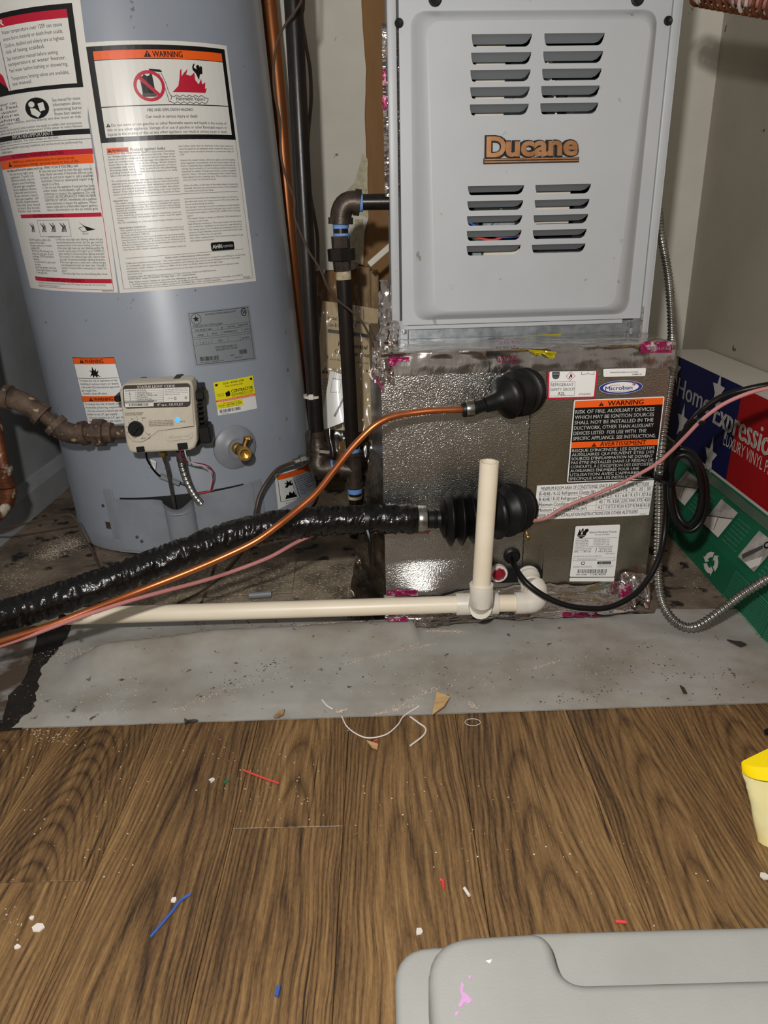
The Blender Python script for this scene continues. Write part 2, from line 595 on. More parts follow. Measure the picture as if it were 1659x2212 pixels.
M_GRITD = mat('dark_grit', (50, 42, 36), 0.8)
M_DARK = mat('recess_shade', (24, 24, 25), 0.6)  # near-black in place of shade in the burner gap and the furnace
M_REDW = mat('red_insulation', (214, 70, 66), 0.45)
M_BLUEW = mat('blue_insulation', (58, 92, 168), 0.45)
M_GREENWI = mat('green_insulation', (40, 110, 70), 0.45)
M_WHITEW = mat('white_insulation', (224, 214, 206), 0.45)
M_BADGE = mat('copper_badge', (214, 160, 116), 0.3, 0.85, col2=(186, 128, 84), nscale=40)


def make_wood():
    m = bpy.data.materials.new('wood_look_plank')
    m.use_nodes = True
    N, L = m.node_tree.nodes, m.node_tree.links
    b = N['Principled BSDF']

    def nd(t, **k):
        n = N.new(t)
        for a, v in k.items():
            setattr(n, a, v)
        return n

    def math_(op, a, bb):
        n = nd('ShaderNodeMath', operation=op)
        for i, v in enumerate((a, bb)):
            if isinstance(v, (int, float)):
                n.inputs[i].default_value = v
            else:
                L.new(v, n.inputs[i])
        return n.outputs[0]
    tc, oi = nd('ShaderNodeTexCoord'), nd('ShaderNodeObjectInfo')
    sep = nd('ShaderNodeSeparateXYZ')
    L.new(tc.outputs['Object'], sep.inputs[0])
    rnd = oi.outputs['Random']
    x, y = sep.outputs[0], math_('ADD', sep.outputs[1], math_('MULTIPLY', rnd, 9.0))

    def vec(sx, sy):
        c = nd('ShaderNodeCombineXYZ')
        L.new(math_('MULTIPLY', x, sx), c.inputs[0])
        L.new(math_('MULTIPLY', y, sy), c.inputs[1])
        L.new(math_('MULTIPLY', rnd, 17.0), c.inputs[2])
        return c.outputs[0]

    def noise_(v, sc, det, rough=0.6):
        n = nd('ShaderNodeTexNoise')
        n.inputs['Scale'].default_value = sc
        n.inputs['Detail'].default_value = det
        n.inputs['Roughness'].default_value = rough
        L.new(v, n.inputs['Vector'])
        return n.outputs['Fac']
    wx = math_('SUBTRACT', noise_(vec(6.0, 2.2), 1.0, 3.0, 0.55), 0.5)        # the grain wanders sideways
    x = math_('ADD', x, math_('MULTIPLY', wx, 0.05))
    gs = nd('ShaderNodeSeparateXYZ')
    L.new(tc.outputs['Generated'], gs.inputs[0])
    gx = math_('SUBTRACT', math_('ADD', gs.outputs[0], math_('MULTIPLY', wx, 0.35)), 0.5)
    rg = math_('ADD', math_('MULTIPLY', math_('MULTIPLY', gx, gx), 34.0), math_('MULTIPLY', math_('ADD', gs.outputs[1], math_('MULTIPLY', wx, 0.25)), math_('ADD', math_('MULTIPLY', rnd, 12.0), 3.0)))
    rings = math_('POWER', math_('ABSOLUTE', math_('SINE', math_('MULTIPLY', rg, 3.1416), 0.0), 0.0), 0.6)     # flat-sawn arches
    fine = noise_(vec(420.0, 16.0), 1.0, 4.0, 0.7)
    streak = noise_(vec(230.0, 4.0), 1.0, 4.0, 0.7)
    mid = noise_(vec(80.0, 1.8), 1.0, 4.0, 0.65)
    patch = noise_(vec(9.0, 2.6), 1.0, 4.0, 0.6)
    speck = noise_(vec(700.0, 160.0), 1.0, 2.0, 0.6)
    f = math_('ADD', math_('MULTIPLY', fine, 0.36), math_('MULTIPLY', streak, 0.36))
    f = math_('ADD', f, math_('MULTIPLY', mid, 0.30))
    f = math_('ADD', f, math_('MULTIPLY', patch, 0.30))
    f = math_('ADD', f, math_('MULTIPLY', speck, 0.16))
    f = math_('ADD', f, math_('MULTIPLY', rings, 0.13))
    f = math_('SUBTRACT', math_('MULTIPLY', f, 0.90), 0.245)
    cr = nd('ShaderNodeValToRGB')
    e = cr.color_ramp.elements
    e[0].position, e[0].color = 0.33, lin((44, 32, 22))
    e[1].position, e[1].color = 0.68, lin((158, 126, 84))
    for p, c in ((0.41, (76, 56, 37)), (0.485, (104, 78, 49)), (0.56, (128, 98, 62))):
        q = e.new(p)
        q.color = lin(c)
    L.new(f, cr.inputs[0])
    crack = noise_(vec(150.0, 3.2), 1.0, 4.0, 0.6)
    mr = nd('ShaderNodeMapRange')
    mr.inputs['From Min'].default_value, mr.inputs['From Max'].default_value = 0.64, 0.70
    L.new(crack, mr.inputs[0])
    mx = nd('ShaderNodeMix', data_type='RGBA')
    L.new(mr.outputs[0], mx.inputs[0])
    L.new(cr.outputs[0], mx.inputs[6])
    mx.inputs[7].default_value = lin((46, 34, 25))
    L.new(mx.outputs[2], b.inputs['Base Color'])
    b.inputs['Roughness'].default_value = 0.46
    b.inputs['Specular IOR Level'].default_value = 0.4
    bp = nd('ShaderNodeBump')
    bp.inputs['Strength'].default_value = 0.25
    bp.inputs['Distance'].default_value = 0.001
    L.new(f, bp.inputs['Height'])
    L.new(bp.outputs[0], b.inputs['Normal'])
    return m


def make_bag():
    m = bpy.data.materials.new('clear_bag')
    m.use_nodes = True
    N, L = m.node_tree.nodes, m.node_tree.links
    N.remove(N['Principled BSDF'])
    out = N['Material Output']
    t, g, mx, fr = N.new('ShaderNodeBsdfTransparent'), N.new('ShaderNodeBsdfGlossy'), N.new('ShaderNodeMixShader'), N.new('ShaderNodeFresnel')
    t.inputs[0].default_value = (0.93, 0.91, 0.87, 1)
    g.inputs['Roughness'].default_value = 0.2
    fr.inputs[0].default_value = 1.5
    L.new(fr.outputs[0], mx.inputs[0])
    L.new(t.outputs[0], mx.inputs[1])
    L.new(g.outputs[0], mx.inputs[2])
    L.new(mx.outputs[0], out.inputs[0])
    return m


M_WOOD = make_wood()
M_BAG = make_bag()

# ------------------------------------------------------------------ the room
WX0, WX1, WY = -0.815, 0.756, 1.87
fl = MB().mat(M_DIRT)
fl.box(XYZ, (-1.3, 0.84, -0.05), (1.3, 2.1, 0.0)).box(XYZ, (-1.3, -0.6, -0.05), (1.3, 0.84, -0.0045))
FLOOR = tag(fl.build('floor', loc=(0, 0, 0), flat=True), kind='structure')

seams = [-0.82, -0.69, -0.56, -0.43, -0.302, -0.172, -0.052, 0.088, 0.236, 0.372, 0.505, 0.64, 0.775, 0.91]
joints = {4: [0.02, 0.33], 0: [0.5], 1: [0.1, 0.3], 2: [0.62], 3: [0.559], 5: [0.623], 6: [0.18], 7: [-0.1], 8: [0.4], 9: [0.12], 10: [0.66], 11: [0.3], 12: [0.55]}
joints[4] = [0.26]
joints[7] = [0.30]
joints[8] = [0.14]
for i in range(len(seams) - 1):
    ys = [-0.55] + joints.get(i, [0.4]) + [0.838]
    for y0, y1 in zip(ys, ys[1:]):
        pb = MB().mat(M_WOOD)
        pb.box(XYZ, (seams[i] + 0.0003, y0 + 0.0003, -0.0044), (seams[i + 1] - 0.0003, y1 - 0.0003, random.uniform(-0.0001, 0.0)), 0.0005, 1)
        pb.build('plank', FLOOR, flat=True)

tb = None                                        # old tiles showing beside the coil cabinet
for (cx, cy, sx, sy, rot) in ((-0.245, 1.24, 0.15, 0.15, 0.05), (-0.11, 1.225, 0.115, 0.15, 0.03), (-0.235, 1.10, 0.16, 0.12, 0.06), (-0.10, 1.10, 0.10, 0.10, 0.02),
                              (-0.395, 1.22, 0.14, 0.16, 0.05), (-0.38, 1.09, 0.12, 0.10, 0.06)):
    t = MB().mat(M_TILE)
    c, s_ = math.cos(rot), math.sin(rot)
    t.box(lambda a, b, z: Vector((cx + a * c - b * s_, cy + a * s_ + b * c, z)), (-sx / 2, -sy / 2, 0.0), (sx / 2, sy / 2, 0.0012 + random.uniform(-.0003, .0003)), 0.0004, 1)
    t.build('floor_tile', FLOOR, flat=True)

wb = MB().mat(M_BROWNB)
wb.box(XYZ, (WX0 - 0.05, WY + 0.013, 0), (WX1 + 0.05, WY + 0.08, 2.3))
WALLB = tag(wb.build('wall_back', flat=True), kind='structure')


def ragged(pts, amp, step=0.02):
    out = []
    for i, a in enumerate(pts):
        b = pts[(i + 1) % len(pts)]
        if len(a) > 2 and a[2]:
            n = max(1, int(math.hypot(b[0] - a[0], b[1] - a[1]) / step))
            for k in range(n):
                t = k / n
                x, z = a[0] + (b[0] - a[0]) * t, a[1] + (b[1] - a[1]) * t
                out.append((x + amp * nz(x * 40, z * 40, 3), z + amp * nz(x * 40, z * 40, 9)))
        else:
            out.append((a[0], a[1]))
    return out


def wxz(px, py, Y=WY):
    p = PY(px, py, Y)
    return (p.x, p.z)


edge = [wxz(*q) + (1,) for q in ((778, -60), (783, 60), (790, 150), (788, 250), (790, 330), (795, 420), (796, 470), (788, 500), (784, 560))]
poly = ragged([(WX0, 2.3), (edge[0][0], 2.3)] + edge + [(edge[-1][0] - 0.02, wxz(770, 582)[1], 1), wxz(690, 585) + (0,), (WX0, 0.48)], 0.0025)
d = MB().mat(M_WALLB)
d.prism(lambda a, b, c: Vector((a, c, b)), poly, WY + 0.0125, WY)
d.build('drywall_panel', WALLB, flat=True)
d = MB().mat(M_PLASTER)                          # torn paper face along the broken drywall edge
pe = [wxz(*q, WY - 0.001) for q in ((782, 330), (794, 345), (795, 440), (796, 470), (752, 455), (742, 420), (765, 395), (776, 365))]
d.prism(lambda a, b, c: Vector((a, c, b)), ragged([p + (1,) for p in pe], 0.002, 0.01), WY - 0.001, WY - 0.0025)
d.build('torn_paper', WALLB, flat=True)
d = MB().mat(M_PLASTER)
pe = [wxz(*q, WY - 0.002) + (1,) for q in ((768, 474), (783, 474), (785, 572), (764, 565), (761, 505))]
d.prism(lambda a, b, c: Vector((a, c, b)), ragged(pe, 0.002, 0.01), WY, WY - 0.012)
d.build('torn_drywall_lump', WALLB, flat=True)
d = MB().mat(M_WALLB)
d.box(XYZ, (0.30, WY, 0.0), (WX1, WY + 0.0125, 2.3))
d.build('drywall_sheet', WALLB, flat=True)
d = MB().mat(M_STUD)
for a0, a1, yy in (((770, 578), (802, 658), 1.80), ((800, 585), (819, 665), 1.77)):
    p, q = PY(*a0, yy), PY(*a1, yy)
    s_ = MB().mat(M_STUD)
    s_.box(XYZ, (p.x, yy, 0.0), (q.x, yy + 0.05, p.z), 0.002, 1)
    s_.build('stud', WALLB, flat=True)

w = MB().mat(M_WALLR)
w.box(XYZ, (WX1, 0.55, 0), (WX1 + 0.06, WY + 0.08, 2.3))
tag(w.build('wall_right', flat=True), kind='structure')
w = MB().mat(M_WALLL)
w.box(XYZ, (WX0 - 0.06, 0.55, 0), (WX0, WY + 0.08, 2.3))
tag(w.build('wall_left', flat=True), kind='structure')
w = MB().mat(M_WALLL)
w.prism(lambda a, b, c: Vector((a, c, b)), [(WX0, 0), (WX0 + 0.022, 0), (WX0 + 0.018, 0.055), (WX0 + 0.006, 0.075), (WX0, 0.078)], 0.75, WY)
tag(w.build('baseboard_left', flat=True), kind='structure')

# grey vinyl sheet under everything, with torn left end, a fold, and a lifted ridge
rows = [((27, 1575), (1800, 1515)), ((45, 1559), (1810, 1490)), ((72, 1541), (1815, 1460)), ((81, 1502), (1810, 1440)), ((90, 1448), (1790, 1415)),
        ((120, 1418), (1780, 1395)), ((145, 1382), (1760, 1375)), ((157, 1351), (1740, 1355)), ((165, 1335), (1720, 1336)), ((170, 1326), (1700, 1318))]
RID = [(145, 1413), (300, 1392), (480, 1366), (700, 1348), (900, 1338)]
RIDW = [PZ(*p, 0.018) for p in RID]


def ridge_h(x, y):
    for a, b in zip(RIDW, RIDW[1:]):
        if a.x <= x <= b.x:
            t = (x - a.x) / (b.x - a.x)
            yr = a.y + (b.y - a.y) * t
            dd = y - yr
            h = 0.027 * (1 - 0.5 * (x - RIDW[0].x) / (RIDW[-1].x - RIDW[0].x))
            if x < RIDW[0].x + 0.05:
                h *= (x - RIDW[0].x) / 0.05
            if dd < 0:
                return h * math.exp(-(dd / 0.045) ** 2)
            return h * max(0.0, 1 - dd / 0.016)
    return 0.0


def sheet_pt(u, v):
    k = v * (len(rows) - 1)
    i = min(int(k), len(rows) - 2)
    t = k - i
    a0, b0, a1, b1 = PZ(*rows[i][0]), PZ(*rows[i][1]), PZ(*rows[i + 1][0]), PZ(*rows[i + 1][1])
    p = (a0 + (b0 - a0) * u) * (1 - t) + (a1 + (b1 - a1) * u) * t
    if u == 0:
        p.x += 0.006 * nz(p.y * 60, 1.0)
    if u == 0 or v in (0, 1):
        p.y += 0.0008 * nz(p.x * 30, 5.0)
    if p.y > 1.062 and -0.02 < p.x < 0.44:
        p.y = 1.062
    fade = min(1.0, v * 6)
    wav = 0.0035 * (0.5 + 0.9 * nz(p.x * 4 + p.y * 9, p.y * 7 - p.x * 4, 2.0)) * fade
    p.z = 0.0018 + max(0.0, wav) + ridge_h(p.x, p.y)
    return p


v = MB().mat(M_SHEET)
v.grid(sheet_pt, 150, 60)
v.add([Vector(q) - Vector((0, 0, 0.0014)) for q in v.v], [f[::-1] for f in v.fc])
SHEET = tag(v.build('vinyl_sheet', angle=60, fixn=False), 'wide grey vinyl floor sheet with dirt and folds in front of the furnace', 'floor sheet')
v = MB().mat(M_SHEETD)
fp = [PZ(*q) for q in ((-330, 1400), (30, 1372), (80, 1361), (78, 1391), (65, 1442), (48, 1478), (21, 1502), (6, 1556), (-330, 1568))]
v.prism(XYZ, ragged([(p.x, p.y, 1) for p in fp], 0.004, 0.012), 0.0, 0.003)
tag(v.build('vinyl_scrap', flat=True), 'torn stained scrap of grey vinyl at the lower left edge', 'floor scrap')
v = MB().mat(M_BLACKTAR)
fp = [PZ(*q) for q in ((-20, 1580), (40, 1578), (80, 1560), (100, 1470), (150, 1400), (175, 1345), (70, 1345), (70, 1400), (30, 1495), (-20, 1540))]
v.prism(XYZ, ragged([(p.x, p.y, 1) for p in fp], 0.004, 0.012), 0.0, 0.0015)
tag(v.build('black_backing', FLOOR, flat=True))

# ------------------------------------------------------------------ water heater
HB, HR = Vector((-0.4175, 1.59, 0.0)), 0.263
HA = Vector((-0.05, 0, 1)).normalized()
HX, HYv = Vector((HA.z, 0, -HA.x)), Vector((0, 1, 0))


class Cyl:
    @staticmethod
    def pt(s, t, off=0.0):
        ph = s / HR
        return HB + HA * t + (HX * math.sin(ph) - HYv * math.cos(ph)) * (HR + off)

    @staticmethod
    def hit(x, y, off=0.0):
        d, o, r = ray(x, y), EYE - HB, HR + off
        dx, dy, ox, oy = d.dot(HX), d.dot(HYv), o.dot(HX), o.dot(HYv)
        A, B, Cc = dx * dx + dy * dy, ox * dx + oy * dy, ox * ox + oy * oy - r * r
        D = B * B - A * Cc
        t = (-B - math.sqrt(max(D, 0))) / A
        p = o + d * t
        return HR * math.atan2(p.dot(HX), -p.dot(HYv)), p.dot(HA)


def cyl_label(W, H, corners, du=None, base=0.0):
    c = [Cyl.hit(*q) for q in corners]
    return Decal(W, H, lambda a, b, o: Cyl.pt(*bil(c, a, b), o + base), du or W / 20)


HEATER = thing('water_heater', 'tall grey gas water heater with warning labels in the left corner', 'water heater', HB)
b = MB().mat(M_HEAT)
b.lathe(HB, HA, [(0.016, HR + 0.001), (0.05, HR + 0.001), (0.052, HR), (0.8, HR), (1.2, HR), (1.5, HR), (1.54, HR - 0.02), (1.56, HR - 0.1), (1.565, 0)], 128)
b.build('jacket', HEATER)
b = MB().mat(M_HEATD)
b.lathe(HB, HA, [(0.0135, HR - 0.02), (0.0135, HR + 0.003), (0.040, HR + 0.003), (0.044, HR + 0.0005)], 128)
b.build('base_ring', HEATER)

# burner access cover with its channel
c0, c1 = Cyl.hit(244, 1070), Cyl.hit(541, 1046)
sL, sR, tT = c0[0], c1[0], (c0[1] + c1[1]) / 2
chL, chR = Cyl.hit(355, 1085)[0], Cyl.hit(419, 1085)[0]
b = MB().mat(M_HEATD)


def cov(u, vv):
    s = sL + (sR - sL) * u
    dip = 0.016 * math.exp(-((s - (chL + chR) / 2) / 0.022) ** 2)
    t = 0.02 + (tT - 0.02 - dip) * vv
    o = 0.0065
    k = (s - chL) / (chR - chL)
    if 0 < k < 1:
        o += 0.02 * math.sqrt(max(0, 1 - (2 * k - 1) ** 2))
    o += 0.006 * (min(1, max(0, (vv - 0.9) * 10))) * math.exp(-((k - 0.5) * 1.6) ** 2)
    return Cyl.pt(s, t, o)


b.grid(cov, 110, 24)
for e in (0, 1):
    b.grid(lambda a, q: Cyl.pt(sL + (sR - sL) * e, 0.02 + (tT - 0.02) * q, 0.0065 * a), 1, 4)
b.grid(lambda a, q: Cyl.pt(sL + (sR - sL) * a, 0.02, 0.0065 * q), 40, 1)
COVER = b.build('access_cover', HEATER, angle=50, fixn=False)
b = MB().mat(M_HEATD)
b.grid(lambda a, q: Cyl.pt(chL + 0.004 + (chR - chL - 0.008) * a, tT - 0.030 + 0.004 * q, 0.0075 + 0.0205 * math.sqrt(max(0, 1 - (2 * a - 1) ** 2)) + 0.002 * math.sin(math.pi * q)), 20, 4)
b.build('channel_rib', COVER, angle=60, fixn=False)
for pxs in ((223, 258, 1055, 1160), (541, 566, 1040, 1118)):
    a0, a1 = Cyl.hit(pxs[0], pxs[2]), Cyl.hit(pxs[1], pxs[3])
    b = MB().mat(M_HEATD)
    b.box(lambda s, o, t: Cyl.pt(s, t, o), (a0[0], 0, 0.03), (a0[0] + 0.022, 0.003, a0[1]), 0.001, 1)
    b.build('cover_flange', HEATER)
b = MB().mat(M_DARK)  # dark strip on the jacket, painted as shade in the gap above the cover
b.grid(lambda a, q: Cyl.pt(sL + 0.015 + (sR - sL - 0.03) * a, tT - 0.03 + (0.031 + 0.002 * math.sin(a * math.pi)) * q, 0.0008), 30, 1)
b.build('burner_gap_shade', HEATER, flat=True)
b = MB().mat(M_RUST)
a0, a1 = Cyl.hit(228, 1126), Cyl.hit(244, 1143)
b.grid(lambda a, q: Cyl.pt(a0[0] + (a1[0] - a0[0]) * a, a0[1] + (a1[1] - a0[1]) * q, 0.0012), 4, 1)
b.build('rust_patch', HEATER, flat=True)
for q in ((223, 1092), (226, 1175), (300, 1157), (310, 1166)):
    s, t = Cyl.hit(*q)
    b = MB().mat(M_DSTEEL)
    b.lathe(Cyl.pt(s, t, 0.0 if q[0] < 240 else 0.006), Cyl.pt(s, t, 1) - Cyl.pt(s, t, 0), [(0, 0.0035), (0.002, 0.003), (0.003, 0)], 10)
    b.build('screw', HEATER)

# drain escutcheon and brass drain valve
ds, dt = Cyl.hit(508, 966)
dc = Cyl.pt(ds, dt, 0.0)
dn = (Cyl.pt(ds, dt, 1) - dc).normalized()
b = MB().mat(M_HEATD)
b.lathe(dc, dn, [(-0.012, 0.043), (0.001, 0.043), (0.003, 0.041), (0.006, 0.028), (0.009, 0.021), (0.010, 0.019), (0.008, 0.015), (0.008, 0)], 40)
b.build('escutcheon', HEATER)
dplane = Plane(dc + dn * 0.03, HX * math.cos(ds / HR) + HYv * math.sin(ds / HR), HA)
b = MB().mat(M_BRASS)
b.lathe(dc, dn, [(0.006, 0.011), (0.018, 0.011), (0.020, 0.0085), (0.034, 0.0085), (0.044, 0.010), (0.05, 0.008), (0.052, 0)], 16)
BV = b.build('drain_valve', HEATER)
o0 = dc + dn * 0.036
ax = (PY(531, 984, o0.y - 0.05) - o0).normalized()
b = MB().mat(M_BRASS)
b.lathe(o0, ax, [(0.0, 0.009), (0.016, 0.0095), (0.018, 0.0125), (0.034, 0.0135), (0.036, 0.0125), (0.036, 0.0085), (0.018, 0.008), (0.018, 0)], 24)
b.build('outlet', BV)
h1 = PY(534, 947, o0.y + 0.004)
b = MB().mat(M_BRASS)
b.tube([o0, o0 + (h1 - o0) * 0.55, h1], [0.007, 0.0055, 0.006], 10)
b.box(lambda a, q, c: h1 + Vector((a, q, c)), (-0.007, -0.004, -0.003), (0.007, 0.004, 0.004), 0.001, 1)
b.build('valve_stem', BV)

# ---- label with the flammable-vapours warning
L = cyl_label(1000, 1560, ((175, 93), (489, 99), (553, 607), (259, 633)))
L.rect(0, 0, 1000, 1560, M_WHITEP, 0)
L.rect(28, 24, 975, 585, M_BLACK, 1)
L.rect(66, 52, 942, 102, M_ORANGE, 2).rect(66, 106, 942, 372, M_WHITEP, 2).rect(66, 378, 942, 556, M_WHITEP, 2)
L.tri(400, 56, 38, M_BLACK, M_ORANGE, 3)
L.text('WARNING', 432, 632, 94, 34, M_BLACK, 0.02, 4)
L.ring(385, 262, 100, 92, 20, M_RED, 4)
L.poly([(330, 195), (348, 208), (360, 192), (378, 205), (395, 200), (402, 180), (412, 200), (420, 325), (338, 325)], M_BLACK, 3)
L.rect(334, 304, 424, 322, M_GREYINK, 4)
L.line([(316, 200), (452, 328)], 22, M_RED, 5)
L.poly([(395, 162), (470, 168), (480, 182), (445, 180), (400, 176)], M_BLACK, 4)
L.line([(470, 185), (492, 240), (505, 300), (520, 330), (510, 345)], 4, M_GREYINK, 3)
L.line([(455, 188), (478, 245), (490, 305), (495, 330), (500, 356)], 4, M_GREYINK, 3)
wv = [(510 + i * 22, 322 + (6 if i % 2 else -6)) for i in range(12)]
L.line(wv + [(782, 335), (770, 355)], 4, M_GREYINK, 3)
L.line([(500, 356)] + [(510 + i * 22, 362 + (6 if i % 2 else -6)) for i in range(12)] + [(770, 355)], 4, M_GREYINK, 3)
L.poly([(530, 300), (575, 262), (590, 215), (600, 170), (612, 160), (606, 205), (625, 185), (655, 160), (640, 195), (672, 200), (700, 180), (700, 225), (722, 250),
        (745, 215), (748, 250), (775, 235), (765, 275), (780, 270), (765, 300)], M_RED, 3)
L.poly([(690, 165), (690, 145), (703, 128), (712, 128), (700, 150), (718, 160), (740, 160), (752, 138), (764, 145), (760, 185), (740, 190), (728, 225), (710, 185)], M_BLACK, 4)
L.oval(732, 150, 14, 16, M_BLACK, 5)
L.text('Flammable Vapors', 548, 752, 348, 22, M_BLACK, 0.01, 4)
L.text('FIRE AND EXPLOSION HAZARD', 350, 655, 412, 17, M_BLACK, 0.008, 4)
L.text('Can result in serious injury or death', 335, 680, 452, 19, M_BLACK, 0.004, 4)
L.tri(92, 470, 24, M_BLACK, M_WHITEP, 3)
L.para(112, 905, 492, 28, 17, ['Do not store or use gasoline or other flammable vapors and liquids in the vicinity of'], M_BLACK, 0.006)
L.para(82, 905, 519, 27, 17, ['this or any other appliance. Storage of or use of gasoline or other flammable vapors or',
                              'liquids in the vicinity of this or any other appliance can result in serious injury or death.'], M_BLACK, 0.006)
L.frame(30, 585, 972, 1535, 2.5, M_GREYINK, 1)
L.rect(58, 620, 196, 650, M_ORANGE, 1).tri(76, 624, 21, M_BLACK, M_ORANGE, 2).text('WARNING', 92, 190, 645, 18, M_BLACK, 0.015, 3)
L.text('Protect against leaks', 208, 430, 645, 18, M_BLACK, 0.006)
g = M_GREYINK
L.para(58, 490, 660, 17, 10.5, ['Leaks from the water heater itself or associated plumbing', 'can damage property and could cause a fire risk. This water',
    'heater should be installed in an area where leakage of the', 'tank or connections will not damage the adjacent area,', 'lower floors, the structure, or furnishings. Water heaters',
    'eventually leak, due to the corrosive properties of water.', 'Plumbing pipes can also leak. Leaks from the plumbing,', 'including those from improper thermal expansion, or early', 'failure of the tank due to corrosion~', '',
    'To minimize potential damage from leaks, inspect and', 'maintain your water heater in accordance with instruction', 'manual. Install an automatic leak detection and shutoff', 'device, and install a suitable drain pan under the water', 'heater. Your local building or plumbing code may require', 'some or all of these items. The drain pan must be at least'], g, 0.004)
L.para(520, 940, 632, 17.8, 11, ['two inches wider than the diameter of the water heater and', 'must be piped to an adequate drain. Install the drain pan so', 'the water level would be limited to a maximum depth of', '1-3/4".~', '',
    'Inspect the water heater, drain pan, pipes, and surrounding', 'area regularly. Immediately shut the water heater off and', 'have it inspected by a qualified person if you find that the', 'wiring, thermostat(s), or surrounding insulation have been', 'exposed to water. If leaks are found, contact a qualified', 'person. Note - Normal condensation from a water heater',
    'may appear to be a leaking tank. This condition is normal', 'and is not a leak. See instruction manual.~', '', 'Clean the filter at the base of the water heater at least once', 'annually. Review the maintenance section of the Installation', 'Instructions and Use & Care Guide.~'], g, 0.003)
L.line([(80, 932), (930, 926)], 2.5, g)
L.text('Intended use', 52, 145, 954, 11, M_BLACK, 0.012)
L.para(60, 478, 971, 15.6, 10, ['This water heater is suitable for combination water (potable)', 'heating and space heating and not suitable for space', 'heating applications only. Do not connect to any heating', 'system or component(s) previously used with a nonpotable', 'water heating appliance.~', 'Toxic chemicals, such as used for boiler treatment, must not', 'be introduced into the potable water heater used for space', 'heating.~', 'Not for installation in a Manufactured Home (Mobile Home).'], g, 0.002)
L.text('Appropriate Installation', 62, 235, 1130, 11, M_BLACK, 0.012)
L.para(66, 480, 1147, 16, 10, ['This appliance must be installed in accordance with local', 'codes or, in the absence of local codes, the National Fuel', 'Gas Code, ANSI Z223.1/NFPA 54.~', 'Minimum clearances from combustible or noncombustible', 'construction, 0 inches sides, 0 inches back and 6 inches', 'top. For closet installation, 4 inches front. A minimum of 4', 'inches is required for access to serviceable parts such as', 'the drain valve, relief valve and thermostat.~', 'The flammable vapor resistant water heater must be'], g, 0.002)
L.para(512, 930, 966, 18.6, 10.5, ['connected (vented) to the outdoors by means of a chimney or', 'gas vent and meet the requirements of the local codes, and', 'may be installed directly on the floor.~', 'For proper venting in certain installations a field installed', 'increased vent connector and pipe size may be needed.', 'Consult vent tables in ANSI Z223.1/NFPA 54 or local gas', 'supplier.~', 'This water heater is design certified by CSA International as', 'a Category I water heater.~', 'High Altitude Installation: This water heater has been tested', 'and certified for installation to the elevation range indicated on', 'the rating plate. For installation at elevations above the', 'altitude range indicated, consult the National Fuel Gas Code,', 'ANSI Z223.1/NFPA 54 or local gas utility.~', 'Gas valve replacement: See instruction manual for gas', 'valve replacement instructions.~'], g, 0.002)
L.rrect(654, 1262, 838, 1320, 12, M_BLACK, 1).text('AHRI', 664, 738, 1304, 26, M_WHITEP, 0.02, 3).text('CERTIFIED', 746, 828, 1300, 15, M_WHITEP, 0.004, 3)
L.line([(75, 1327), (915, 1322)], 2.5, g)
L.text('State and conformance information', 330, 640, 1346, 11, M_BLACK, 0.012)

for yb, x0, x1, bo, t in ((1366, 70, 925, .004, 'California Installation Instructions.   This water heater must be braced, anchored, or strapped to avoid falling or moving during'),
        (1384, 70, 880, .004, 'an earthquake. See instructions for correct installation procedures. Instructions may be obtained from your local dealer,'),
        (1402, 70, 730, .004, 'wholesaler, public utilities, or California Office of the State Architect, http://www.dsa.dgs.ca.gov.'),
        (1423, 70, 860, .004, 'WARNING: This product contains a chemical known to the State of California to cause cancer, birth defects or other'),
        (1439, 70, 170, .004, 'reproductive harm.'), (1458, 70, 670, .004, 'Complies with 40 Ng/J NOx requirements of Texas and most California AQM Districts.'),
        (1473, 70, 520, .016, 'DOES NOT meet SCAQMD 10 Ng/J Rule 1121 requirements.'), (1494, 70, 530, .016, 'This water heater meets or exceeds the following standards:'),
        (1510, 76, 880, .004, '1. Current Federal minimum energy standards, according to the National Appliance Energy Conservation Act (NAECA)'),
        (1526, 76, 700, .004, '2. Complies with the current edition of the ICC, ASHRAE 90.1-1999, and HUD standards.'), (1528, 880, 945, .01, '100262241')):
    L.text(t, x0, x1, yb, 10.5, g, bo)
L.build('warning_label', HEATER)

# ---- lighting-instructions label, wrapping round the left side
a1_, a2_ = Cyl.hit(168, -40), Cyl.hit(255, 632)
b1_ = Cyl.hit(70, 622)
c_ = [(b1_[0] - 0.004, a1_[1]), a1_, a2_, b1_]
L = Decal(1000, 2600, lambda a, b_, o: Cyl.pt(*bil(c_, a, b_), o), 45)
W = M_WHITEP
L.rect(-40, 0, 1000, 2600, W, 0)
L.rect(-40, 155, 945, 200, M_BLACK, 1).rect(-40, 196, 905, 262, M_RED, 2)
L.text('DANGER', 60, 420, 252, 50, W, 0.03, 3)
L.rect(-40, 262, 905, 775, W, 2).rect(905, 190, 945, 801, M_BLACK, 1).rect(-40, 768, 945, 801, M_BLACK, 3)
L.poly([(40, 420), (120, 380), (200, 470), (230, 560), (300, 640), (330, 770), (150, 790), (60, 700)], M_RED, 3)
L.poly([(60, 640), (140, 560), (200, 640), (320, 740), (330, 780), (120, 790)], M_BLACK, 4)
L.poly([(90, 500), (150, 470), (170, 560), (230, 620), (190, 650)], W, 5)
L.line([(345, 264), (345, 768)], 6, M_GREYINK, 3)
L.para(380, 860, 320, 52, 30, ['Water temperature over 125F can cause', 'severe burns instantly or death from scalds.'], M_BLACK)
L.para(380, 860, 425, 48, 30, ['Children, disabled and elderly are at highest', 'risk of being scalded.~'], M_BLACK)
L.para(380, 800, 528, 46, 30, ['See instruction manual before setting', 'temperature at water heater.~'], M_BLACK)
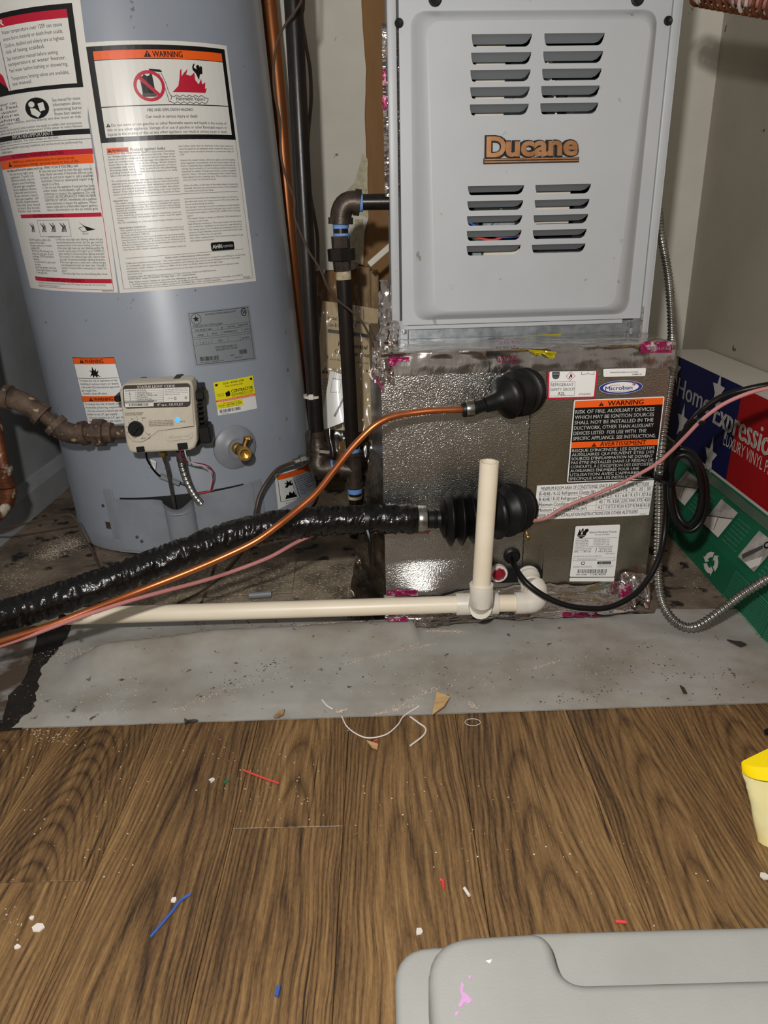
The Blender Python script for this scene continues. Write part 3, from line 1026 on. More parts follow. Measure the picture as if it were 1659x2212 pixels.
L.para(380, 860, 625, 46, 30, ['Feel water before bathing or showering.'], M_BLACK)
L.para(380, 860, 690, 42, 30, ['Temperature limiting valves are available,', 'see manual.~'], M_BLACK)
L.oval(560, 940, 105, 88, M_BLACK, 1)
L.oval(520, 905, 28, 25, W, 2).poly([(500, 935), (545, 940), (590, 985), (560, 1018), (505, 985)], W, 2).poly([(575, 905), (625, 895), (632, 960), (585, 970)], W, 3)
L.para(700, 910, 900, 38, 26, ['See manual for more', 'information about', 'preventing burns', 'from hot water.'], M_GREYINK)
L.para(40, 380, 880, 34, 24, ['Hot water can', 'scald. Feel', 'the water', 'before', 'bathing'], M_GREYINK)
L.para(40, 900, 1045, 26, 20, ['Burn hazard. Infants, children, and the elderly are the most at risk', 'when they bathe.~', 'A mixing valve may be required; some locations may apply to outlets and connections,', 'use a valve at each point and limit the temperature of the water to every fixture.'], M_GREYINK)
L.rect(-40, 1138, 950, 1182, M_BLACK, 1).text('IMPORTANT/IMPORTANTE', 250, 660, 1174, 36, W, 0.01, 3)
L.para(40, 700, 1205, 32, 20, ['Keep this label for reference. This must remain on the unit.'], M_GREYINK)
L.line([(-40, 1222), (950, 1222)], 4, M_GREYINK)
L.para(40, 880, 1255, 30, 20, ['For your safety read before operating. Installation and service must be performed by', 'qualified agency.~'], M_GREYINK)
L.rect(-40, 1304, 950, 1350, M_RED, 1).text('FOR YOUR SAFETY READ BEFORE LIGHTING', 180, 720, 1340, 30, M_DRED, 0.01, 3)
L.rect(-40, 1351, 945, 1428, M_ORANGE, 1).tri(130, 1367, 46, M_BLACK, M_ORANGE, 2)
L.para(180, 800, 1384, 32, 22, ['WARNING: If you do not follow these instructions exactly, a fire or explosion may result', 'causing property damage, personal injury or loss of life.~'], M_BLACK)
L.text('Before lighting smell all around the appliance area for gas.  WHAT TO DO IF YOU SMELL GAS', 60, 820, 1456, 22, M_BLACK, 0.01)
rows_l = ['Do not try to light any', 'appliance. Touch no', 'electrical switch; use no', 'phone in your building.', 'Call your gas supplier', 'from a neighbors phone.', 'Follow the instructions.', 'If you cannot reach', 'your gas supplier call', 'the fire department.', 'Use only your hand', 'to turn the knob.', 'Never use tools.']
L.para(90, 400, 1490, 29, 22, rows_l, M_GREYINK)
L.para(470, 925, 1486, 29, 22, ['B. Use only your hand to turn the gas control', 'knob. Never use tools. If the knob will not turn', 'by hand, do not try to repair it, call a qualified', 'technician. Force or attempted repair may', 'result in a fire.~', 'C. Do not use this appliance if any part has been', 'under water. Immediately call a qualified', 'technician to inspect the appliance. Do not', 'D. DO NOT USE THIS APPLIANCE IF THERE HAS BEEN', 'IGNITION OF VAPORS. Immediately call a qualified', 'service technician to inspect the appliance. Water', 'heaters subjected to a flammable vapors ignition', 'show a discoloration on the air intake grid'], M_GREYINK)
L.rect(110, 1859, 950, 1895, M_RED, 1).text('LIGHTING INSTRUCTIONS', 290, 620, 1888, 28, M_DRED, 0.01, 3)
L.frame(330, 1918, 660, 2072, 3, M_GREYINK)
for q, xx in enumerate((210, 350, 455, 560)):
    for k in range(4):
        L.line([(xx + 10 + 16 * k, 1945 + (k % 2) * 18), (xx + 35 + 8 * k, 1985 - 6 * k), (xx + 18 + 14 * k, 2028)], 7, M_BLACK, 1)
L.text('CONTROL KNOB', 420, 560, 2082, 16, M_GREYINK)
L.poly([(745, 1940), (800, 1978), (880, 2008), (810, 2022), (790, 1980)], M_BLACK, 1).line([(800, 1978), (740, 1995), (770, 2030), (880, 2008)], 4, M_BLACK, 1).text('PILOT', 770, 820, 2056, 18, M_GREYINK)
L.para(160, 440, 2112, 27, 20, ['STOP! Read the safety info', 'above on this label.~', 'Set gas control to lowest', 'setting OFF.~', 'Wait ten (10) minutes to', 'clear out any gas. If you', 'smell gas, STOP and follow', 'B above.~', 'Turn the knob to pilot and', 'the light~', 'press the igniter until the', 'status light blinks. Hold', 'If the light fails,~'], M_GREYINK)
L.para(500, 930, 2108, 27, 20, ['6. When the status light starts blinking, release the gas', 'control/temperature knob. Set the gas control', 'temperature knob to the desired setting. See Figure C.', 'If the status light does not start blinking within 90', 'seconds, repeat steps 2 through 5 up to THREE (3)', 'times, waiting 10 minutes between lighting attempts.', 'The circuitry in the advanced gas valve requires that', 'you wait 10 minutes between lighting attempts.', 'If the status light turns a solid color, release the gas', 'control/temperature knob and repeat steps 2 through 5', 'waiting 10 minutes before attempting to relight the', 'pilot.~', 'If the status light does not start blinking after three'], M_GREYINK)
L.rect(110, 2470, 960, 2512, M_RED, 1).text('TO TURN OFF GAS TO APPLIANCE', 280, 710, 2503, 28, M_DRED, 0.01, 3)
L.para(150, 900, 2535, 24, 16, ['Turn the gas control/temperature knob clockwise to the "OFF" setting. The status light will stop blinking', 'and gas will shut off. See Figure A.~'], M_GREYINK)
L.line([(955, 1462), (965, 2575), (130, 2568)], 4, M_RED, 1)
L.text('100262752', 860, 965, 2592, 14, M_GREYINK, 0.01)
L.build('lighting_label', HEATER)

# ---- rating plate
L = cyl_label(530, 410, ((403, 674.7), (538.6, 659.7), (553.5, 777), (422, 792)))
L.rect(0, 0, 530, 410, M_SILVER, 0).frame(14, 10, 510, 395, 3, M_BLACK)
L.ring(62, 55, 40, 42, 5, M_GREYINK)
L.poly([(62 + (26 if i % 2 == 0 else 11) * math.sin(i * math.pi / 5), 55 - (26 if i % 2 == 0 else 11) * math.cos(i * math.pi / 5)) for i in range(10)], M_BLACK, 1)
L.text('AUTOMATIC STORAGE WATER HEATER', 135, 390, 34, 11, M_BLACK, 0.01)
L.ring(465, 42, 27, 30, 6, M_BLACK).text('SA', 450, 484, 54, 26, M_BLACK, 0.03)
L.text('ANSI Z21.10.1-CSA 4.1-2014', 30, 262, 112, 13, M_BLACK, 0.012)
for yy in (118, 150, 190, 205, 248):
    L.line([(14, yy), (510, yy)], 2.5, M_GREYINK)
for xx in (220, 300, 395):
    L.line([(xx, 118), (xx, 150)], 2.5, M_GREYINK)
for xx in (130, 245, 380, 450):
    L.line([(xx, 160), (xx, 190)], 2.5, M_GREYINK)
for xx in (66, 112, 155, 290, 400):
    L.line([(xx, 215), (xx, 248)], 2.5, M_GREYINK)
for t_, x0, x1, yb in (('GS6-40-BCT 400', 40, 170, 144), ('40', 245, 262, 144), ('NATURAL', 308, 372, 142), ('100161326', 402, 492, 140), ('50000', 55, 100, 182), ('42.02', 165, 210, 180), ('1707A006912S', 256, 372, 178),
                       ('4', 36, 42, 240), ('14', 82, 96, 240), ('5', 128, 134, 240), ('150', 210, 240, 236), ('0', 420, 428, 176), ('10/10', 460, 498, 176), ('02/17/2017', 415, 490, 238)):
    L.text(t_, x0, x1, yb, 12, M_BLACK, 0.008)
L.text('STATE INDUSTRIES, LLC', 175, 365, 285, 13, M_BLACK, 0.008).text('ASHLAND CITY, TN USA', 180, 362, 304, 13, M_BLACK, 0.008)
L.bars(45, 195, 340, 372, M_BLACK).bars(375, 450, 318, 350, M_BLACK, 24)
L.text('Model Number', 45, 120, 386, 9, M_BLACK).text('GS6-40-BCT 400', 135, 230, 386, 9, M_BLACK).text('V600', 290, 325, 356, 11, M_BLACK).text('Serial Number', 330, 395, 375, 9, M_BLACK)
L.build('rating_plate', HEATER)

# ---- yellow rewards sticker
L = cyl_label(320, 255, ((460.5, 826.6), (545.7, 811), (555.2, 882), (471, 897.5)))
L.rect(0, 0, 320, 150, M_YELLOW, 0).rect(0, 150, 320, 255, M_PAPER, 0).rect(0, 158, 205, 205, M_YELLOW, 1).rect(0, 138, 320, 154, M_ORANGE, 1)
L.poly([(8, 14), (34, 14), (28, 28), (14, 34)], M_BLACK, 1).poly([(288, 14), (312, 14), (306, 34), (294, 30)], M_BLACK, 1)
L.text('5541-8748-27JR', 70, 240, 26, 14, M_BLACK, 0.01).text('Enter this Bonus Code', 85, 225, 48, 13, M_BLACK, 0.006)
L.poly([(76, 92), (108, 78), (114, 92), (112, 118), (82, 122)], M_BLACK, 1)
L.text('CONTRACTOR', 124, 306, 98, 24, M_BLACK, 0.03).text('REWARDS.COM', 124, 302, 124, 20, M_BLACK, 0.0).text('Rewarding contractors, by State', 124, 302, 135, 8, M_GREYINK)
L.text('Register this', 14, 66, 98, 9, M_BLACK).text('TODAY at', 14, 66, 112, 9, M_BLACK)
L.text('THE HEATER WITH PRO REWARDS FOR CONTRACTORS BONUS', 12, 308, 150, 8, M_PAPER, 0.0, 3)
L.text('Enter this Bonus Code', 50, 180, 172, 9, M_BLACK).text('5541-8748-27JR', 14, 196, 190, 13, M_BLACK, 0.01).text('Offer subject to change', 26, 170, 202, 8, M_GREYINK)
L.bars(16, 180, 214, 238, M_BLACK).text('Heat Rebate', 26, 84, 251, 9, M_BLACK)
L.build('rewards_sticker', HEATER)

# ---- small gas warning sticker half behind the control valve
L = cyl_label(310, 500, ((156.5, 771.7), (246.5, 771.7), (285, 914), (191, 917)))
L.rect(0, 0, 310, 500, M_PAPER, 0).rect(0, 0, 310, 48, M_ORANGE, 1).rect(0, 0, 310, 4, M_BLACK, 2)
L.tri(72, 10, 30, M_BLACK, M_ORANGE, 2).text('WARNING', 94, 232, 40, 28, M_BLACK, 0.02, 3)
L.poly([(108, 140), (128, 110), (112, 92), (132, 98), (140, 64), (150, 96), (166, 78), (162, 104), (182, 92), (168, 122), (186, 142), (164, 134), (160, 150), (146, 130), (132, 150), (130, 128)], M_BLACK, 1)
L.rect(0, 150, 310, 153, M_BLACK, 1)
L.para(14, 292, 176, 24, 15, ['To reduce the risk of explosion or fire', 'resulting in serious injury or death:~', '- Use a new CSA International approved', '  gas supply line.~', '- Install a shut-off valve.~'], M_BLACK, 0.004)
L.rect(0, 284, 310, 328, M_ORANGE, 1).tri(72, 292, 28, M_BLACK, M_ORANGE, 2).text('WARNING', 94, 232, 320, 26, M_BLACK, 0.02, 3)
L.para(14, 298, 350, 26, 15, ['To reduce the risk of death, carbon', 'monoxide poisoning, explosion, or', '- Do not connect a natural gas water', '  heater to an L.P. gas supply.~', '- Do not connect an L.P. gas water', '  heater to a natural gas supply.~'], M_BLACK, 0.004)
L.frame(1, 1, 309, 499, 2, M_BLACK)
L.build('gas_warning_sticker', HEATER)

# ---- sticker low on the right side, wrapping out of sight
L = cyl_label(330, 300, ((592.7, 1025), (664, 999), (686, 1075), (601, 1103)))
L.rect(0, 0, 330, 300, M_PAPER, 0).rect(16, 14, 314, 52, M_ORANGE, 1).frame(16, 14, 314, 230, 3, M_BLACK)
L.line([(128, 52), (128, 230)], 3, M_BLACK)
L.poly([(50, 120), (66, 100), (50, 84), (68, 90), (72, 66), (84, 88), (100, 72), (96, 98), (112, 108), (94, 118), (78, 112), (66, 128)], M_BLACK, 1)
L.poly([(40, 215), (52, 180), (62, 190), (72, 160), (86, 180), (98, 165), (104, 195), (114, 215)], M_BLACK, 1)
L.para(140, 308, 74, 17, 11, ['To reduce the risk of fire', 'keep flammable items away', 'from the water heater and', 'do not store gasoline or', 'other flammable vapors', 'near this appliance.~', 'Vapors are heavier than', 'air and can travel along', 'the floor and ignite.~'], M_BLACK, 0.004)
L.para(40, 300, 254, 18, 10, ['Read the warnings and follow the instructions', 'before lighting the pilot burner.~'], M_BLACK)
L.build('flammables_sticker', HEATER)
# ------------------------------------------------------------------ gas control valve on the heater
vs_, vt_ = Cyl.hit(348, 905)
vo = Cyl.pt(vs_, vt_, 0)
VPL = Plane(vo, HX * math.cos(vs_ / HR) + HYv * math.sin(vs_ / HR), HA)
VALVE = thing('gas_control_valve', 'cream gas control box with black knob and blue light on the water heater', 'gas valve', vo)
vf = lambda a, b_, c: VPL.pt(a, b_, c)


def vpoly(pts, off):
    return [VPL.hit(x, y, off) for x, y in pts]


b = MB().mat(M_VALVE)
front = [(257, 846), (262, 835), (271, 830), (404, 822), (413, 825), (417, 836), (424, 925), (426, 953), (421, 968), (411, 974), (288, 980), (278, 976), (272, 960)]
b.prism(vf, vpoly(front[::-1], .084), 0.034, 0.084, 0.006, 3)
b.build('housing', VALVE, angle=50)
b = MB().mat(M_VALVE)
up_ = [(262, 844), (266, 837), (273, 834), (403, 826), (410, 829), (413, 838), (420, 922), (340, 928), (330, 936), (322, 948), (306, 956), (288, 955), (276, 944), (271, 925)]
b.prism(vf, vpoly(up_[::-1], .087), 0.082, 0.0875, 0.002, 2)
b.build('raised_face', VALVE, angle=50)
b = MB().mat(M_BLKPL)
b.prism(vf, vpoly([(272, 842), (436, 836), (445, 950), (425, 965), (280, 966)][::-1], .04), -0.004, 0.04)
for q in ((298, 820, 312, 832), (376, 814, 392, 828), (424, 842, 441, 862), (434, 918, 453, 955), (251, 852, 262, 866)):
    p0, p1 = VPL.hit(q[0], q[3], .05), VPL.hit(q[2], q[1], .05)
    b.box(vf, (p0[0], p0[1], 0.02), (p1[0], p1[1], 0.062), 0.002, 1)
for k in range(5):
    p0, p1 = VPL.hit(425 + k * 1.5, 880 + k * 11, .05), VPL.hit(437 + k * 1.5, 873 + k * 11, .05)
    b.box(vf, (p0[0], p0[1], 0.01), (p1[0], p1[1], 0.055), 0.001, 1)
b.build('black_back_body', VALVE)
c_ = [VPL.hit(*q, .0878) for q in ((264.5, 832.5), (411, 827.5), (411.8, 878.5), (267.8, 883))]
L = Decal(505, 180, lambda a, q, o: VPL.pt(*bil(c_, a, q), .0876 + o))
L.rrect(0, 0, 505, 180, 28, M_DBROWN, 0).rrect(8, 30, 497, 140, 6, M_WHITEP, 1).rect(8, 120, 225, 168, M_WHITEP, 1)
L.text('STATUS LIGHT CODE', 108, 390, 26, 19, M_WHITEP, 0.03, 3)
L.text('4" w.c. OUTLET', 250, 450, 168, 20, M_WHITEP, 0.03, 3)
for yy in (46, 60, 74, 88, 102, 116, 130):
    L.line([(12, yy), (300, yy)], 1.6, M_GREYINK, 2)
L.line([(95, 32), (95, 136)], 1.6, M_GREYINK, 2).line([(302, 32), (302, 136)], 1.6, M_GREYINK, 2)
L.text('FLASHES', 18, 90, 44, 9, M_BLACK, 0.02, 3).text('STATUS', 105, 170, 44, 9, M_BLACK, 0.01, 3)
for k, t in enumerate(('Normal Operation', 'Weak Pilot', 'Insufficient Water Call', 'High Temperature Shutdown', 'Temperature Sensor Failure', 'Electronics / Valve Failure')):
    L.text(t, 105, 180 + 9 * (k % 3) * 4, 58 + 14 * k, 9, M_BLACK, 0.008, 3).text(str(k), 48, 54, 58 + 14 * k, 9, M_BLACK, 0.01, 3)
L.para(312, 488, 46, 13, 8, ['The status light will flash the code for', 'each condition, with a three second', 'pause between codes. Consult a', 'qualified service technician~'], M_GREYINK)
L.ring(390, 112, 9, 11, 4, M_GREYINK, 2).ring(470, 110, 9, 11, 4, M_GREYINK, 2).text('PAUSE', 335, 372, 114, 7, M_BLACK)
L.bars(40, 190, 142, 162, M_BLACK, 40)
L.build('status_label', VALVE)
c_ = [VPL.hit(*q, .0878) for q in ((262, 885), (420, 880), (424, 972), (276, 980))]
L = Decal(545, 330, lambda a, q, o: VPL.pt(*bil(c_, a, q), .0876 + o))
L.para(22, 160, 32, 13, 9, ['SCALDING RISK INCREASES', 'WITH HOTTER WATER~'], M_DBROWN, 0.015)
L.para(192, 380, 95, 12, 8, ['TO LIGHT PILOT:', 'PRESS, HOLD KNOB IN PILOT POSITION.', 'PRESS IGNITER BUTTON UNTIL LIGHT FLASHES.', 'RELEASE KNOB WHEN STATUS LIGHT BLINKS.'], M_DBROWN, 0.012)
L.text('STATUS', 428, 470, 108, 9, M_DBROWN, 0.015)
kc = (116, 140)
for t, an in (('LOW', 200), ('HOT', 172), ('A', 148), ('B', 122), ('C', 95), ('VERY', 62), ('OFF', 320), ('PILOT', 285), ('VAC', 240)):
    a = math.radians(an)
    L.text(t, kc[0] + 88 * math.cos(a), None, kc[1] - 82 * math.sin(a) + 5, 10, M_DBROWN, 0.015, 2, 'c')
    L.line([(kc[0] + 62 * math.cos(a), kc[1] - 60 * math.sin(a)), (kc[0] + 70 * math.cos(a), kc[1] - 68 * math.sin(a))], 3, M_DBROWN)
L.build('dial_markings', VALVE)
b = MB().mat(M_VALVE)
c_ = [VPL.hit(*q, .085) for q in ((358, 936), (415, 931), (416, 948), (360, 954))]
pts = [bil(c_, x, y) for x, y in ((0.1, 0), (.9, 0), (1, .2), (1, .8), (.9, 1), (.1, 1), (0, .8), (0, .2))]
b.prism(vf, pts[::-1], 0.083, 0.0855, 0.0008, 1)
lg = b.build('embossed_panel', VALVE)
L = Decal(100, 30, lambda a, q, o: VPL.pt(*bil(c_, a, q), .0856 + o))
L.text('Honeywell', 10, 92, 22, 15, M_VALVE, 0.03, 2)
L.ink.build('lettering', lg, flat=True, fixn=False)
kp = VPL.hit(292, 928, .095)
b = MB().mat(M_BLKPL)
b.lathe(VPL.pt(*kp, .086), VPL.n, [(0, .0135), (.008, .0125), (.010, .0105), (.012, .010), (.012, 0)], 28)
KN = b.build('knob', VALVE)
b = MB().mat(M_BLKPL)
b.box(lambda x, y, z: VPL.pt(kp[0] + x * .7 - y * .7, kp[1] + x * .7 + y * .7, .097 + z), (-.010, -.003, 0), (.010, .003, .006), .001, 1)
b.build('grip', KN)
lp = VPL.hit(383.5, 907.5, .09)
b = MB().mat(M_VALVE)
b.lathe(VPL.pt(*lp, .087), VPL.n, [(0, .0068), (.001, .0064), (.001, .005)], 20)
LR = b.build('light_bezel', VALVE)
b = MB().mat(M_LED)
b.lathe(VPL.pt(*lp, .0875), VPL.n, [(0, .0046), (.0012, .0038), (.0016, 0)], 16)
b.build('indicator_light', LR)
for q in ((296, 964, 311, 977), (385, 956, 404, 972)):
    p0, p1 = VPL.hit(q[0], q[3], .085), VPL.hit(q[2], q[1], .085)
    b = MB().mat(M_BLKPL)
    b.box(vf, (p0[0], p0[1], 0.06), (p1[0], p1[1], 0.0865), 0.001, 1)
    b.build('socket', VALVE)


def vpath(pts, n=8):                  # (x, y, distance from the heater skin)
    out = []
    for x, y, o in pts:
        s, t = Cyl.hit(x, y, o)
        out.append(Cyl.pt(s, t, o))
    return crom(out, n)


b = MB().mat(M_BRASS)
pa = vpath([(352, 974, .06), (353, 984, .058)], 2)
b.tube(pa, .0075, 6)
b.build('tube_nut', VALVE)
b = MB().mat(M_DSTEEL)
b.tube(vpath([(353, 980, .06), (355, 992, .055), (361, 1010, .045), (368, 1045, .032), (376, 1088, .018), (380, 1110, .012)]), .0032, 12)
b.build('pilot_tube', VALVE)
b = MB().mat(M_DSTEEL)
b.tube(vpath([(389, 974, .06), (391, 995, .056)], 3), .0078, 12)
b.build('tube_sleeve', VALVE)
b = MB().mat(M_STEEL)
pa = resample(vpath([(390, 990, .057), (395, 1013, .05), (405, 1042, .038), (419, 1068, .022), (432, 1085, .012)], 16), .0008)
b.tube(pa, [.0062 + .0009 * math.sin(i * .8 / 2.6 * 2 * math.pi) for i in range(len(pa))], 14)
b.build('corrugated_tube', VALVE, angle=70)
for nm, m_, pts in (('lead_wire', M_MAGW, [(389, 971, .084), (391, 985, .08), (397, 993, .07), (412, 999, .06), (440, 1003, .05), (457, 1013, .04), (461, 1031, .03), (456, 1058, .014)]),
                    ('lead_wire', M_WHITEW, [(399, 971, .084), (402, 985, .08), (410, 998, .068), (436, 1006, .054), (451, 1017, .042), (457, 1034, .03), (453, 1058, .014)]),
                    ('lead_wire', M_REDW, [(405, 1062, .02), (425, 1066, .012), (445, 1063, .008), (462, 1058, .006)]),
                    ('sensor_wire', M_CABLE, [(315, 976, .06), (318, 992, .05), (328, 1010, .03), (341, 1025, .02), (350, 1030, .014)]),
                    ('sensor_wire', M_CABLE, [(384, 1042, .014), (398, 1046, .016), (415, 1052, .014)])):
    b = MB().mat(m_)
    b.tube(vpath(pts), .0012 if nm == 'lead_wire' else .002, 8)
    b.build(nm, VALVE)
p0, p1 = Cyl.hit(345, 1027, .013), Cyl.hit(388, 1044, .013)
b = MB().mat(M_SILVER)
b.tube([Cyl.pt(*p0, .013), Cyl.pt(*p1, .013)], .0055, 6)
b.build('wire_connector', VALVE)
c_ = [Cyl.hit(*q, .012) for q in ((321, 990), (337, 997), (336, 1015), (322, 1008))]
L = Decal(40, 40, lambda a, q, o: Cyl.pt(*bil(c_, a, q), .012 + o))
L.rect(0, 0, 40, 40, M_PAPER, 0).para(5, 35, 12, 6, 4, ['SENSOR', 'DO NOT', 'REMOVE'], M_GREYINK)
L.build('wire_tag', VALVE)


# ------------------------------------------------------------------ pipe pieces
def fitting(b, p, q, r, rim=1.18):      # a banded cast fitting body from p to q
    p, q = Vector(p), Vector(q)
    L_ = (q - p).length
    w_ = min(.008, L_ * .3)
    b.lathe(p, q - p, [(0, r * rim), (w_ * .8, r * rim), (w_, r), (L_ - w_, r), (L_ - w_ * .8, r * rim), (L_, r * rim)], 20)


def elbow(b, a, c, e, r, n=8, rim=1.2):     # a bend a - c - e with banded ends
    a, c, e = Vector(a), Vector(c), Vector(e)
    pts = []
    for i in range(n + 1):
        t = i / n
        pts.append(a * (1 - t) ** 2 + c * 2 * t * (1 - t) + e * t * t)
    b.tube(pts, r, 20)
    for p_, d_ in ((a, (a - c)), (e, (e - c))):
        d_ = d_.normalized()
        b.lathe(p_ - d_ * .004, d_, [(0, r * rim), (.011, r * rim), (.011, r * .8)], 20)


# gas supply at the left, rusty
GP = thing('rusty_gas_pipe', 'rusty gas supply pipe with two elbows and a union entering the cream control box', 'pipe', PY(150, 932, 1.26))
A_ = [PY(-185, 880, 1.285), PY(18, 858, 1.285), PY(62, 868, 1.285), PY(86, 893, 1.285), PY(118, 918, 1.285), PY(140, 938, 1.285), PY(185, 935, 1.285), PY(262, 934, 1.285)]
b = MB().mat(M_RUST)
b.tube([A_[0], A_[1]], .0118, 16)
b.build('pipe_nipple', GP)
b = MB().mat(M_RUST)
elbow(b, A_[1], A_[1] + (A_[2] - A_[1]) * .75, A_[3], .0180)
b.build('pipe_elbow', GP)
b = MB().mat(M_RUST)
b.tube([A_[2], A_[5]], .0115, 16)
b.build('pipe_nipple', GP)
b = MB().mat(M_RUST)
elbow(b, PY(122, 920, 1.285), PY(146, 942, 1.285), PY(180, 936, 1.285), .0180)
b.build('pipe_elbow', GP)
dx = (A_[7] - A_[6]).normalized()
b = MB().mat(M_RUST)
b.lathe(A_[6], dx, [(0, .0155), (.014, .0175), (.016, .025), (.034, .025), (.035, .019), (.048, .0185), (.050, .013)], 8)
b.build('union_nut', GP)
b = MB().mat(M_RUST)
b.tube([A_[6] + dx * .04, A_[7] + dx * .02], .0125, 16)
b.build('pipe_nipple', GP)

CF = thing('corroded_copper_pipe', 'corroded brown copper pipe with a green elbow cut off by the left edge', 'pipe', PY(12, 1100, 1.3))
CF['label'] = 'corroded brown copper pipe with whitish crust and an elbow at the left edge'
q_ = [PY(-62, 640, 1.37), PY(-8, 930, 1.325), PY(12, 1040, 1.3), PY(20, 1085, 1.3), PY(10, 1118, 1.29), PY(-30, 1135, 1.28)]
b = MB().mat(M_CORR)
b.tube(crom(q_[:3], 4), .0112, 16)
b.build('copper_tube', CF)
b = MB().mat(M_CORR)
fitting(b, PY(8, 1010, 1.3), PY(14, 1050, 1.3), .0135, 1.1)
b.build('coupling', CF)
b = MB().mat(M_CORR)
elbow(b, PY(18, 1062, 1.3), PY(26, 1112, 1.295), PY(-90, 1152, 1.27), .0138, rim=1.12)
b.build('copper_elbow', CF)

b = MB().mat(M_COPPERD)
b.tube(pxpath([(q[0], q[1], 1.74) for q in ((522, -600), (577, -40), (584, 30), (603, 220), (622, 470), (637, 640), (650, 780), (655, 860), (657, 900))], 6), .0155, 18)
tag(b.build('copper_pipe'), 'upright copper water pipe rising behind the right side of the water heater', 'pipe')
b = MB().mat(M_TWIRE)
b.tube(pxpath([(650, -500, 1.62), (655, -30, 1.62), (652, 34, 1.62), (661, 98, 1.61), (670, 152, 1.61), (672, 217, 1.61), (667, 275, 1.62), (665, 325, 1.62), (668, 390, 1.62), (672, 430, 1.62), (685, 505, 1.62), (687, 575, 1.62)]), .0035, 10)
tag(b.build('brown_cable'), 'thin brown cable hanging on the back wall behind the black gas riser', 'cable')

# gas riser with shut-off, branch to the furnace
GR = thing('gas_riser_pipe', 'tall black iron gas riser beside the water heater with a valve at its foot', 'pipe', PY(684, 980, 1.43))
b = MB().mat(M_IRON)
b.tube([PY(592, -700, 1.43), PY(630, -60, 1.43), PY(655, 420, 1.43), PY(673, 740, 1.43), PY(684, 935, 1.43)], .0152, 18)
b.build('riser', GR)
b = MB().mat(M_WHITE)
pz_ = PY(675, 856, 1.43)
b.lathe(pz_ - Vector((0, 0, .002)), (0, 0, 1), [(0, .0155), (0, .0178), (.005, .0178), (.005, .0155)], 16)
b.box(lambda a, q, c: PY(672, 858, 1.410) + Vector((a, q, c)), (-.005, -.003, -.005), (.005, .004, .005), .001, 1)
b.build('cable_tie', GR)
b = MB().mat(M_MALL)
vb = [PY(683, 930, 1.43), PY(688, 975, 1.43), PY(690, 1004, 1.43)]
b.lathe(vb[0], vb[1] - vb[0], [(0, .0185), (.010, .0185), (.012, .0145), (.024, .0145), (.028, .0165), (.034, .0205), (.040, .0215), (.044, .0215), (.048, .016), (.06, .015)], 20)
b.build('gas_valve_body', GR)
b = MB().mat(M_MALL)
b.tube(pxpath([(668, 930, 1.405), (667, 955, 1.40), (665, 985, 1.405)], 4), .0045, 8)
b.box(lambda a, q, c: PY(666, 955, 1.403) + Vector((a, q, c)), (-.005, -.004, -.02), (.005, .004, .02), .002, 1)
b.build('valve_lever', GR)
b = MB().mat(M_MALL)
h_ = PY(712, 978, 1.41)
b.tube([PY(690, 976, 1.41), h_], .008, 8)
b.build('valve_stem', GR)
b = MB().mat(M_MALL)
elbow(b, PY(690, 985, 1.425), PY(676, 1022, 1.415), PY(712, 1012, 1.415), .0180)
b.build('elbow_fitting', GR)
b = MB().mat(M_DSTEEL)
b.lathe(PY(660, 990, 1.42), PY(632, 1000, 1.41) - PY(660, 990, 1.42), [(0, .011), (.012, .011), (.013, .007), (.026, .007)], 8)
b.build('flare_nut', GR)
b = MB().mat(M_TWIRE)
b.tube(pxpath([(640, 998, 1.41), (622, 1003, 1.40), (598, 1015, 1.38), (576, 1042, 1.36), (560, 1072, 1.345), (552, 1105, 1.33), (545, 1140, 1.30), (520, 1195, 1.25), (490, 1232, 1.21)]), .0036, 10)
b.build('pilot_gas_line', GR)
b = MB().mat(M_TAPEBL)
b.tube([PY(712, 1011, 1.415), PY(721, 1010, 1.415)], .0165, 16)
b.build('blue_thread_seal', GR)
b = MB().mat(M_DSTEEL)
b.tube([PY(718, 1010, 1.415), PY(745, 1008, 1.415)], .0142, 16)
b.build('pipe_nipple', GR)

GB = thing('gas_branch_pipe', 'black gas pipe with a union and elbow feeding the furnace side', 'pipe', PY(765, 1110, 1.415))
tc_ = PY(765, 1016, 1.415)
b = MB().mat(M_MALL)
b.lathe(PY(762, 975, 1.415), PY(767, 1065, 1.415) - PY(762, 975, 1.415), [(0, .0195), (.007, .0195), (.009, .0165), (.064, .0165), (.066, .0195), (.074, .0195)], 20)
b.tube([tc_, PY(738, 1013, 1.415)], .0165, 18)
b.lathe(PY(744, 1013, 1.415), PY(734, 1012, 1.415) - PY(744, 1013, 1.415), [(0, .0195), (.008, .0195)], 18)
b.build('tee_fitting', GB)
b = MB().mat(M_IRON)
b.tube([PY(767, 1060, 1.415), PY(770, 1165, 1.415)], .0133, 16)
b.build('drip_leg', GB)
b = MB().mat(M_MALL)
e0, e1 = PY(769, 1125, 1.415), PY(771, 1172, 1.415)
b.lathe(Vector((e1.x, e1.y, 0.012)), (0, 0, 1), [(0, .014), (.004, .0185), (.026, .0185), (.028, .0165)], 18)
b.build('pipe_cap', GB)
for q, r_ in (((766.5, 1058), .0150), ((761, 972), .0152)):
    b = MB().mat(M_TAPEBL)
    p_ = PY(q[0], q[1], 1.415)
    b.tube([p_ + Vector((0, 0, .004)), p_ - Vector((0, 0, .006))], r_, 16)
    b.build('blue_thread_seal', GB)
b = MB().mat(M_TAPEW)
p_ = PY(767, 1070, 1.415)
b.tube([p_, p_ - Vector((0, 0, .006))], .0146, 16)
b.build('thread_seal', GB)
pt_, pb_ = PY(741.5, 585, 1.40), PY(762, 985, 1.415)
b = MB().mat(M_IRON)
